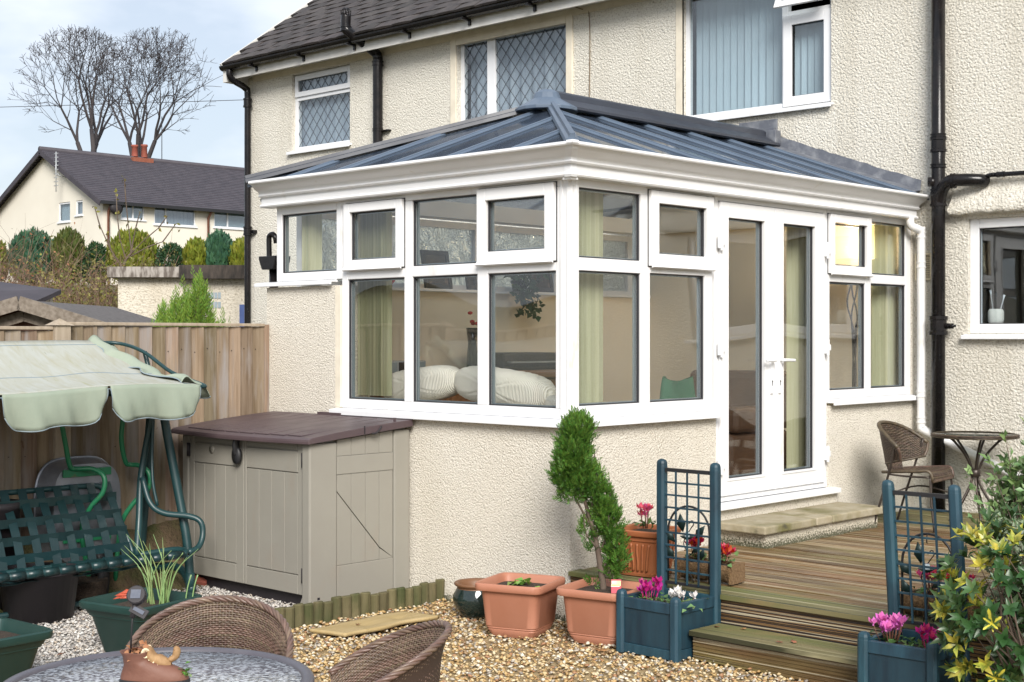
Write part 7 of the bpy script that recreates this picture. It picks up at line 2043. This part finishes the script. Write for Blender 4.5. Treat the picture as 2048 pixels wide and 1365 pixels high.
def bare_tree(name, label, base, trunks, depth, seed, spread=.42, ratio=.76, group=None, twig_min=.012, droop=0, first=.42, env=None):
    t_ = thing(name, label, 'tree', base, 0, group)
    rd = random.Random(seed); big, small = [], []
    def outside(p):
        if env is None: return False
        q = p - Vector(env[0]); q = Vector((q.dot(Rv3) / env[1], q.dot(Vector((-.688, .725, 0))) / env[1], q.z / env[2])); return q.length > 1
    def grow(p, d, L, r, lev):
        ns = 3
        for s in range(ns):
            d2 = (d + Vector((rd.gauss(0, .075), rd.gauss(0, .075), rd.gauss(.02, .05)))).normalized()
            q = p + d2 * (L / ns); rr = r * (1 - .12)
            (big if lev < 3 else small).append((p[:], q[:], r, rr)); p, d, r = q, d2, rr
            if lev >= 3 and outside(p): return
            if lev >= 2 and rd.random() < .34 and lev < depth:
                side = d.orthogonal().normalized(); side.rotate(Matrix.Rotation(rd.uniform(0, 6.28), 3, d))
                grow(p, (d * .7 + side * .75 + Vector((0, 0, .10))).normalized(), L * .55, max(twig_min, r * .5), lev + 2)
        if lev >= depth: return
        nb = (4 if lev == 0 else 2 if rd.random() < .75 else 3)
        a0 = rd.uniform(0, 6.28)
        for k in range(nb):
            side = d.orthogonal().normalized(); side.rotate(Matrix.Rotation(a0 + k * 2 * PI / nb + rd.uniform(-.4, .4), 3, d))
            sp = spread * (.62 if lev < 2 else 1.0) * rd.uniform(.6, 1.35)
            nd = (d + side * sp + Vector((0, 0, .10 - droop * lev))).normalized()
            grow(p, nd, L * (ratio if lev else first) * rd.uniform(.82, 1.15), max(twig_min, r * (.68 if lev else .72)), lev + 1)
    for (off, d, L, r) in trunks: grow(Vector(base) + Vector(off), Vector(d).normalized(), L, r, 0)
    V, F = segs_mesh(big, 7); np_mesh('trunk', V, F, X['bark_far'], t_, smooth=True)
    V, F = segs_mesh(small, 3); np_mesh('crown', V, F, X['bark_far'], t_, kind='stuff')
    return t_
# two great bare trees behind the neighbouring house, seen as one double crown
gz0 = terrain(-62, 33)
Rv3 = Vector((.72537, .68835, 0))
tb0 = Vector((-61.2, 33.8, gz0))
bare_tree('bare_tree', 'great bare tree behind the roof, the left of the double crown', tuple(tb0 - Rv3 * .6), [((0, 0, 0), tuple(-Rv3 * .10 + Vector((0, 0, 1))), 6.4, .34)], 8, 11, .58, .81, 'bare trees behind the neighbouring house', .012, env=(tuple(tb0 - Rv3 * 2.2 + Vector((0, 0, 10.9))), 3.5, 3.7))
bare_tree('bare_tree', 'great bare tree by the chimney, the right of the double crown', tuple(tb0 + Rv3 * .85), [((0, 0, 0), tuple(Rv3 * .06 + Vector((0, 0, 1))), 6.2, .32)], 8, 23, .58, .81, 'bare trees behind the neighbouring house', .012, env=(tuple(tb0 + Rv3 * 2.1 + Vector((0, 0, 10.4))), 3.9, 4.2))
bare_tree('bare_tree', 'smaller bare tree at the left edge beyond the gable', (-60.5, 21.0, terrain(-59, 22)), [((0, 0, 0), (-.1, 0, 1), 3.4, .24)], 7, 5, .50, .80, 'bare trees behind the neighbouring house', .015)

# neighbouring house
NXF, NY0, NY1, NW = -43.9, 22.6, 52.0, 8.6
nz0, nez, nrz = 2.6, 7.15, 9.35
nh = thing('neighbour_house', 'cream gabled house with long dark tiled roof beyond the fence', 'house', (NXF, NY0, nz0))
NXM = NXF - NW / 2
m = M()
hs = [(23.40, 24.45, 6.35, 7.05), (24.90, 26.85, 6.22, 7.08), (27.75, 29.55, 6.26, 7.06)]
wall_holes(m, NY0, NY1, nz0, nez, hs, NXF, .10, axis='y', sgn=-1)
gh = [(-47.30, -46.40, 6.34, 7.30), (-45.93, -45.42, 6.54, 7.36)]
wall_holes(m, NXF - NW, NXF, nz0, nez, [(a, b, c, min(d, nez - .02)) for a, b, c, d in gh], NY0, .10)
m.raw([(NXF - NW, NY0, nez), (NXF, NY0, nez), (NXM, NY0, nrz - .08)], [(0, 1, 2)])
m.build('wall', X['render_far'], nh, recalc=False)
def far_window(a0, a1, z0, z1, axis, pos, sgn, bars, cur):
    w_ = M(); frame_mesh(w_, a0, a1, z0, z1, .055, *sorted((pos + sgn * .03, pos + sgn * .08)), axis)
    for b in bars: bar_mesh(w_, b - .035, b + .035, z0 + .055, z1 - .055, *sorted((pos + sgn * .03, pos + sgn * .08)), axis)
    w_ = w_.build('window', X['upvc_clean'], nh)
    e = [a0 + .055] + [q for b in bars for q in (b - .035, b + .035)] + [a1 - .055]
    for i in range(0, len(e), 2): pane(w_, e[i], e[i+1], z0 + .055, z1 - .055, pos + sgn * .05, axis, X['glass_far'])
    m = M(); bar_mesh(m, a0, a1, z0, z1, *sorted((pos + sgn * .14, pos + sgn * .16)), axis); m.build('curtain', X[cur], w_)
    m = M(); bar_mesh(m, a0 - .06, a1 + .06, z0 - .05, z0, *sorted((pos + sgn * .08, pos - sgn * .06)), axis); m.build('sill', X['upvc_clean'], w_)
far_window(23.40, 24.45, 6.35, 7.05, 'y', NXF, -1, [23.95], 'blind_white'); far_window(24.90, 26.85, 6.22, 7.08, 'y', NXF, -1, [25.45], 'net'); far_window(27.75, 29.55, 6.26, 7.06, 'y', NXF, -1, [28.45], 'blind_white')
far_window(-47.30, -46.40, 6.34, 7.12, 'x', NY0, 1, [], 'blind_white'); far_window(-45.93, -45.42, 6.54, 7.12, 'x', NY0, 1, [], 'net')
# roof slopes in tile courses
ang = math.atan2(nrz - nez, NW / 2); SLN = math.hypot(nrz - nez, NW / 2) + .45
rf = M(); Y0r, Y1r = NY0 - .35, NY1
for sg in (1, -1):
    nC = 26
    for k in range(nC):
        s0, s1 = SLN * k / nC, SLN * (k + 1) / nC
        def pt(s, lift, y): 
            return (NXM + sg * (SLN - s) * math.cos(ang) * 1.0, y, nrz - (SLN - s) * math.sin(ang) + lift)
        rf.raw([pt(s0, .045, Y0r), pt(s0, .045, Y1r), pt(s1, .012, Y1r), pt(s1, .012, Y0r), pt(s0, .0, Y0r), pt(s0, .0, Y1r)], [(0, 1, 2, 3), (4, 5, 1, 0)])
rf = rf.build('roof', X['tile_far'], nh, recalc=False)
m = M(); m.tube([(NXM, Y0r - .02, nrz + .02), (NXM, Y1r, nrz + .02)], .12, 8); m.build('ridge', X['tile_far'], rf)
for sg in (1, -1):
    m = M(); m.bar((NXM, Y0r, nrz - .09), (NXM + sg * SLN * math.cos(ang), Y0r, nrz - SLN * math.sin(ang) - .09), .05, .2); m.build('bargeboard', X['tile_far'], rf)
m = M(); m.box((NXF + .30, Y0r, nez - .30), (NXF + .42, Y1r, nez - .18)); m.build('gutter', X['black'], rf)
for yy, mt in ((22.8, 'leather'), (27.42, 'leather')):
    m = M(); m.tube([(NXF + .36, yy, nez - .22), (NXF + .2, yy, nez - .4), (NXF + .08, yy, nez - .55), (NXF + .08, yy, nz0)], .05, 8); m.build('downpipe', X[mt], nh)
ch = M(); ch.box((NXM - .3, 26.4, nrz - .35), (NXM + .3, 27.4, nrz + .06)); ch = ch.build('chimney', X['brick_red'], rf)
for yy, h_ in ((26.65, .50), (27.12, .56)):
    m = M(); m.lathe([(.14, 0), (.12, h_ * .8), (.15, h_ * .84), (.15, h_), (.10, h_), (.09, 0)], 12, (NXM, yy, nrz + .12)); m.build('chimney_pot', X['brick_red'], nh)
m = M(); m.tube([(NXM + 0, 28.0, nrz), (NXM, 28.0, nrz + 2.0)], .02, 4); m.build('pole', X['black'], nh)
m = M(); m.lathe([(0, .06), (.16, .04), (.30, -.02), (.29, -.03), (0, .03)], 18); m.v = [(NXF + .35 + p[2], 23.0 + p[0], 6.75 + p[1]) for p in m.v]; m.build('dish', X['box_base'], nh)
ar = M(); ar.tube([(-46.6, NY0 - .5, 7.5), (-46.6, NY0 - .5, 9.1)], .022, 5)
for k in range(9): ar.tube([(-46.6 - .17, NY0 - .5, 7.75 + k * .16), (-46.6 + .17, NY0 - .5, 7.75 + k * .16)], .016, 4)
ar.tube([(-46.6, NY0 - .5, 8.2), (-46.6, NY0 - .02, 8.1)], .02, 4); ar.build('aerial', X['silver'], nh)
cb = M(); N_ = 40
cb.tube([(-70 + 95 * i / N_, 12 + 50 * i / N_, 11.9 - .9 * math.sin(PI * i / N_)) for i in range(N_ + 1)], .012, 4)
tag(cb.build('overhead_cable', X['box_base'], origin=(-20, 38, 11)), 'thin overhead cable crossing the sky behind the bare tree', 'cable')

# clipped conifers in a row along the neighbour's bank
def topiary(c, w_, h_, mat, label, kind):
    t_ = thing('topiary', label, 'topiary', c, 0, 'clipped conifers along the bank')
    m = M(); m.tube([c, (c[0], c[1], c[2] + h_ * .5)], .08, 6); m.build('trunk', X['bark'], t_)
    n = 4200
    d = rng.normal(size=(n, 3)); d /= np.linalg.norm(d, axis=1, keepdims=True); d[:, 2] = np.abs(d[:, 2]) * rng.choice([1, 1, 1, -.45], n)
    r = rng.uniform(.80, 1.0, n)[:, None]
    lump = 1 + .05 * np.sin(d[:, :1] * 7 + c[0]) * np.cos(d[:, 1:2] * 6 + c[1])
    pw = 1.0 if kind == 'dome' else .78
    q = d.copy(); q[:, 2] = np.sign(q[:, 2]) * np.abs(q[:, 2]) ** pw
    P = np.array(c) + [0, 0, h_ * .38] + q * r * lump * np.array([w_ / 2, w_ / 2, h_ * .62])
    if kind == 'spike': D = d * .35 + [0, 0, 1.] + rng.normal(0, .22, (n, 3)); L = rng.uniform(.14, .30, n)
    else: D = d * .9 + [0, 0, .25] + rng.normal(0, .45, (n, 3)); L = rng.uniform(.07, .13, n)
    V, F = leaf_quads(P, D, d + rng.normal(0, .5, (n, 3)), L, L * .42, .05)
    np_mesh('foliage', V, F, X[mat], t_, kind='stuff')
def on_bank(x, y): return (x, y, 2.65)
for (x, y, w_, h_, mat, lb, kd) in ((-29.98, 12.35, 1.02, 1.35, 'topi_blue', 'leftmost blue green spiky conifer in the clipped row', 'spike'), (-29.26, 13.02, .72, 1.35, 'topi_olive', 'dark olive pointed conifer second in the clipped row', 'spike'), (-28.75, 13.52, .64, 1.15, 'topi_dark', 'dark green smooth dome third in the clipped row', 'dome'),
    (-28.02, 14.20, 1.14, 1.35, 'topi_gold', 'widest golden green conifer behind the thin sapling', 'spike'), (-27.26, 14.92, .80, 1.12, 'topi_dark', 'dark green smooth round dome between two golden conifers', 'dome'), (-26.76, 15.38, .60, 1.12, 'topi_gold', 'small golden green conifer right of the round dome', 'spike'), (-26.33, 15.80, .62, 1.30, 'topi_blue', 'blue green pointed conifer near the house corner', 'spike'), (-25.85, 16.25, .62, 1.12, 'topi_gold', 'golden conifer half hidden by the house corner', 'spike'), (-30.8, 11.5, .8, 1.2, 'topi_gold', 'yellow green conifer cut by the left edge', 'spike')):
    topiary((x, y, 3.0), w_ * 1.08, h_ * 1.04, mat, lb, kd)
bnk = M(); bnk.grid(lambda u, t: (-38 + u * 20 + (t - .5) * -6, 3 + u * 20 + (t - .5) * 9, [0.5, 2.0, 2.85, 2.95, 2.6][round(t * 4)]), 30, 4); structure(bnk.build('bank', X['earth'], recalc=False))
# low rail fence behind the conifers is hidden; brambles and dry stems in front
def bramble(name, label, c, rx, rh, ntw, nlf, leaf, wt=0):
    t_ = thing(name, label, 'bush', c, 0, 'rough bushes beyond the fence')
    segs = []; P = []
    for k in range(ntw):
        s_ = random.uniform(-rx, rx); q = random.uniform(-.8, .8)
        p = Vector(c) + Rv3 * s_ + Vector((-.688, .725, 0)) * q
        d = Vector((random.gauss(0, .4), random.gauss(0, .4), 1)).normalized(); L = rh * random.uniform(.35, 1.05); n_ = 7; r = random.uniform(.005, .013)
        for i in range(n_):
            d2 = (d + Vector((random.gauss(0, .15), random.gauss(0, .15), .02 - .05 * i * random.random()))).normalized(); q2 = p + d2 * L / n_
            segs.append((p[:], q2[:], r, r * .85)); r *= .85; p, d = q2, d2
            if i > 1 and random.random() < .6:
                dd = (d + Vector((random.gauss(0, .7), random.gauss(0, .7), random.gauss(0, .3)))).normalized(); segs.append((p[:], (p + dd * L * .2)[:], r * .7, r * .4)); P.append((p + dd * L * .2)[:])
            P.append(p[:])
    V, F = segs_mesh(segs, 4); np_mesh('stems', V, F, X['twig'], t_, kind='stuff')
    P = np.array(P); idx = rng.integers(0, len(P), nlf); P = P[idx] + rng.normal(0, .05, (nlf, 3))
    V, F = leaf_quads(P, rand_dirs(nlf), rand_dirs(nlf) + [.4, -.4, .5], rng.uniform(.035, .075, nlf), rng.uniform(.025, .05, nlf))
    np_mesh('foliage', V, F, X[leaf], t_, kind='stuff')
bramble('bramble', 'tangle of dry reddish stems at the left edge above the shed', (-17.3, 5.2, 1.4), .85, 2.2, 520, 900, 'leaf_fallen')
bramble('bramble', 'leafy bramble with yellowing leaves beside the flat roofed garage', (-15.0, 5.2, 1.2), .80, 1.7, 340, 5200, 'bram_leaf')
bramble('bramble', 'low thicket of green and yellow leaves behind the shed roof', (-16.6, 6.6, 1.6), 1.3, 1.7, 340, 4600, 'bram_leaf')
# thin sapling with a few leaves left on it
sp_ = thing('sapling', 'thin sapling with a few brown leaves in front of the golden conifer', 'tree', (-17.56, 7.59, 1.6))
segs = []; LP = []
def sc3(px, z): return Vector((-17.56, 7.59, z)) + Rv3 * px
root = [sc3(0.0, 1.6), sc3(.0, 2.95), sc3(.06, 3.12), sc3(.16, 3.24), sc3(.17, 3.38)]
for a, b in zip(root[:-1], root[1:]): segs.append((a[:], b[:], .028, .024))
for br in ([(.0, 2.98), (-.22, 3.3), (-.42, 3.75), (-.52, 4.1)], [(.06, 3.12), (-.05, 3.5), (-.10, 3.95), (-.12, 4.35)], [(.16, 3.3), (.10, 3.8), (.06, 4.2), (.03, 4.62)], [(.17, 3.36), (.24, 3.7), (.32, 4.0)], [(.16, 3.24), (.42, 3.5), (.66, 3.7), (.82, 3.92)], [(.10, 3.15), (.45, 3.35), (.74, 3.45), (.98, 3.78)], [(-.02, 2.98), (-.18, 3.2), (-.30, 3.6)]):
    for (a, b) in zip(br[:-1], br[1:]):
        segs.append((sc3(*a)[:], sc3(*b)[:], .014, .009)); LP.append(sc3(*b)[:]); LP.append(sc3(*b)[:])
    LP.append(sc3(*br[-1])[:]); LP.append(sc3(br[-1][0] + .02, br[-1][1] - .1)[:])
V, F = segs_mesh(segs, 5); np_mesh('stems', V, F, X['bark'], sp_)
LP = np.array(LP); V, F = leaf_quads(LP, rand_dirs(len(LP)) + [0, 0, -.6], rand_dirs(len(LP)) + [.5, -.5, .3], rng.uniform(.06, .11, len(LP)), rng.uniform(.04, .06, len(LP))); np_mesh('leaves', V, F, X['bram_leaf'], sp_)

# flat roofed rendered garage
gr = thing('garage', 'flat roofed roughcast garage with mossy, partly shade painted roof edge behind the fence', 'garage', (-13.0, 5.6, 0))
GO, GX, GYv = Vector((-13.21, 4.82, 0)), Vector((.70, .714, 0)).normalized(), Vector((-.714, .70, 0)).normalized()
def gp_(a, b, z): return GO + GX * a + GYv * b + Vector((0, 0, z))
def gbox(m, a0, a1, b0, b1, z0, z1):
    v = [gp_(a, b, z) for z in (z0, z1) for a, b in ((a0, b0), (a1, b0), (a1, b1), (a0, b1))]
    return m.raw(v, [(0,3,2,1),(4,5,6,7),(0,1,5,4),(1,2,6,5),(2,3,7,6),(3,0,4,7)])
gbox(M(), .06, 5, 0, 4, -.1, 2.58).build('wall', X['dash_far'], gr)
gbox(M(), -.06, 1.0, -.16, 4.1, 2.58, 2.735).build('roof_edge', mk('stained grey roof edge', (.12, .10, .085), (.34, .31, .28), ns=5, st=(4, 4, 1), lo=.42, hi=.62, rough=.9), gr)
gbox(M(), 1.0, 5.2, -.20, 4.1, 2.56, 2.76).build('roof_edge', mk('shade painted roof edge', (.02, .017, .015), (.07, .055, .045), ns=5, st=(3, 3, 1), rough=.9), gr)  # right stretch coloured near black to paint in the shadow there
for r_ in range(2):
    for k in range(5): gbox(M(), 1.33 + k * .052, 1.372 + k * .052, -.012, .01, 2.27 - r_ * .14, 2.36 - r_ * .14).build('air_brick', X['spacer'], gr)
gbox(M(), 1.86, 2.6, -.03, .02, .0, 2.18).build('door', mk('blue garage door', (.03, .06, .20), (.05, .09, .26), ns=4, rough=.5), gr)
# soft lime conifer just behind the fence
lc = thing('lime_conifer', 'feathery lime green conifer behind the fence, in front of the garage', 'conifer', (-7.04, 2.13, 0))
m = M(); m.tube([(-7.04, 2.13, 0), (-7.04, 2.13, 2.1)], .04, 8); m.build('trunk', X['bark'], lc)
blobs = []
I3 = np.array([[RX_, -RY_, 0], [RY_, RX_, 0], [0, 0, 1]])
for k in range(22):
    s_ = -.42 + .90 * k / 21
    zt = 2.30 - .9 * abs(s_ + .0) ** 1.1 - (.25 if s_ > .1 else 0) * 1
    blobs.append((list(Vector((-7.04, 2.13, zt - .45 + random.uniform(-.12, .08))) + Rv3 * s_), (.075, .12, .42), I3, 2))
V, F = sprays(blobs, 3000, .09, .17, 1.5, 7, .013); np_mesh('foliage', V, F, X['thuja_light'], lc, kind='stuff')
# garden shed with felted roof, gable towards us
sd_ = thing('shed', 'low wooden garden shed with weathered gable boards behind the fence', 'shed', (-7.2, .6, 0))
SO = Vector((-7.13, .25, 0))
def shp(a, b, z): return SO + Rv3 * a + Vector((-.688, .725, 0)) * b + Vector((0, 0, z))
def shbar(p, q, wd, ht, nm, mat): m = M(); m.bar(shp(*p), shp(*q), wd, ht); return m.build(nm, X[mat], sd_)
m = M(); m.raw([shp(-1.5, .1, 0), shp(1.5, .1, 0), shp(1.5, .1, 1.55), shp(0, .1, 1.98), shp(-1.5, .1, 1.55)], [(0, 1, 2, 3, 4)]); m.build('gable_wall', X['leather'], sd_, recalc=False)
m = M(); m.raw([shp(0, -.15, 2.05), shp(0, 3, 2.05), shp(-1.7, 3, 1.53), shp(-1.7, -.15, 1.53), shp(1.7, 3, 1.53), shp(1.7, -.15, 1.53)], [(0, 1, 2, 3), (0, 1, 4, 5)]); m.build('roof_felt', mk('grey roof felt', (.07, .065, .065), (.12, .11, .11), ns=20, rough=.95), sd_, recalc=False)
for s_ in (1, -1):
    shbar((0, -.17, 2.02), (s_ * 1.7, -.17, 1.50), .03, .13, 'bargeboard', 'shed_wood'); shbar((0, -.02, 1.90), (s_ * 1.3, -.02, 1.50), .03, .10, 'bargeboard', 'shed_wood')
# earlier roof slope of a second outbuilding at the far left
lt_ = thing('lean_to', 'dark tiled lean-to roof at the left edge beside the shed', 'lean-to', (-9.3, .9, 0))
q_ = [(-9.6, .2, 2.15), (-8.6, 1.0, 2.0), (-8.9, 1.6, 2.2), (-10.2, 1.2, 2.35)]
m = M(); m.raw(q_, [(0, 1, 2, 3)]); m.build('roof', X['tile_far'], lt_, solid=.05, recalc=False)
cx_, cy_ = sum(p[0] for p in q_) / 4, sum(p[1] for p in q_) / 4
q2_ = [(cx_ + (p[0] - cx_) * .88, cy_ + (p[1] - cy_) * .88, p[2] - .04) for p in q_]
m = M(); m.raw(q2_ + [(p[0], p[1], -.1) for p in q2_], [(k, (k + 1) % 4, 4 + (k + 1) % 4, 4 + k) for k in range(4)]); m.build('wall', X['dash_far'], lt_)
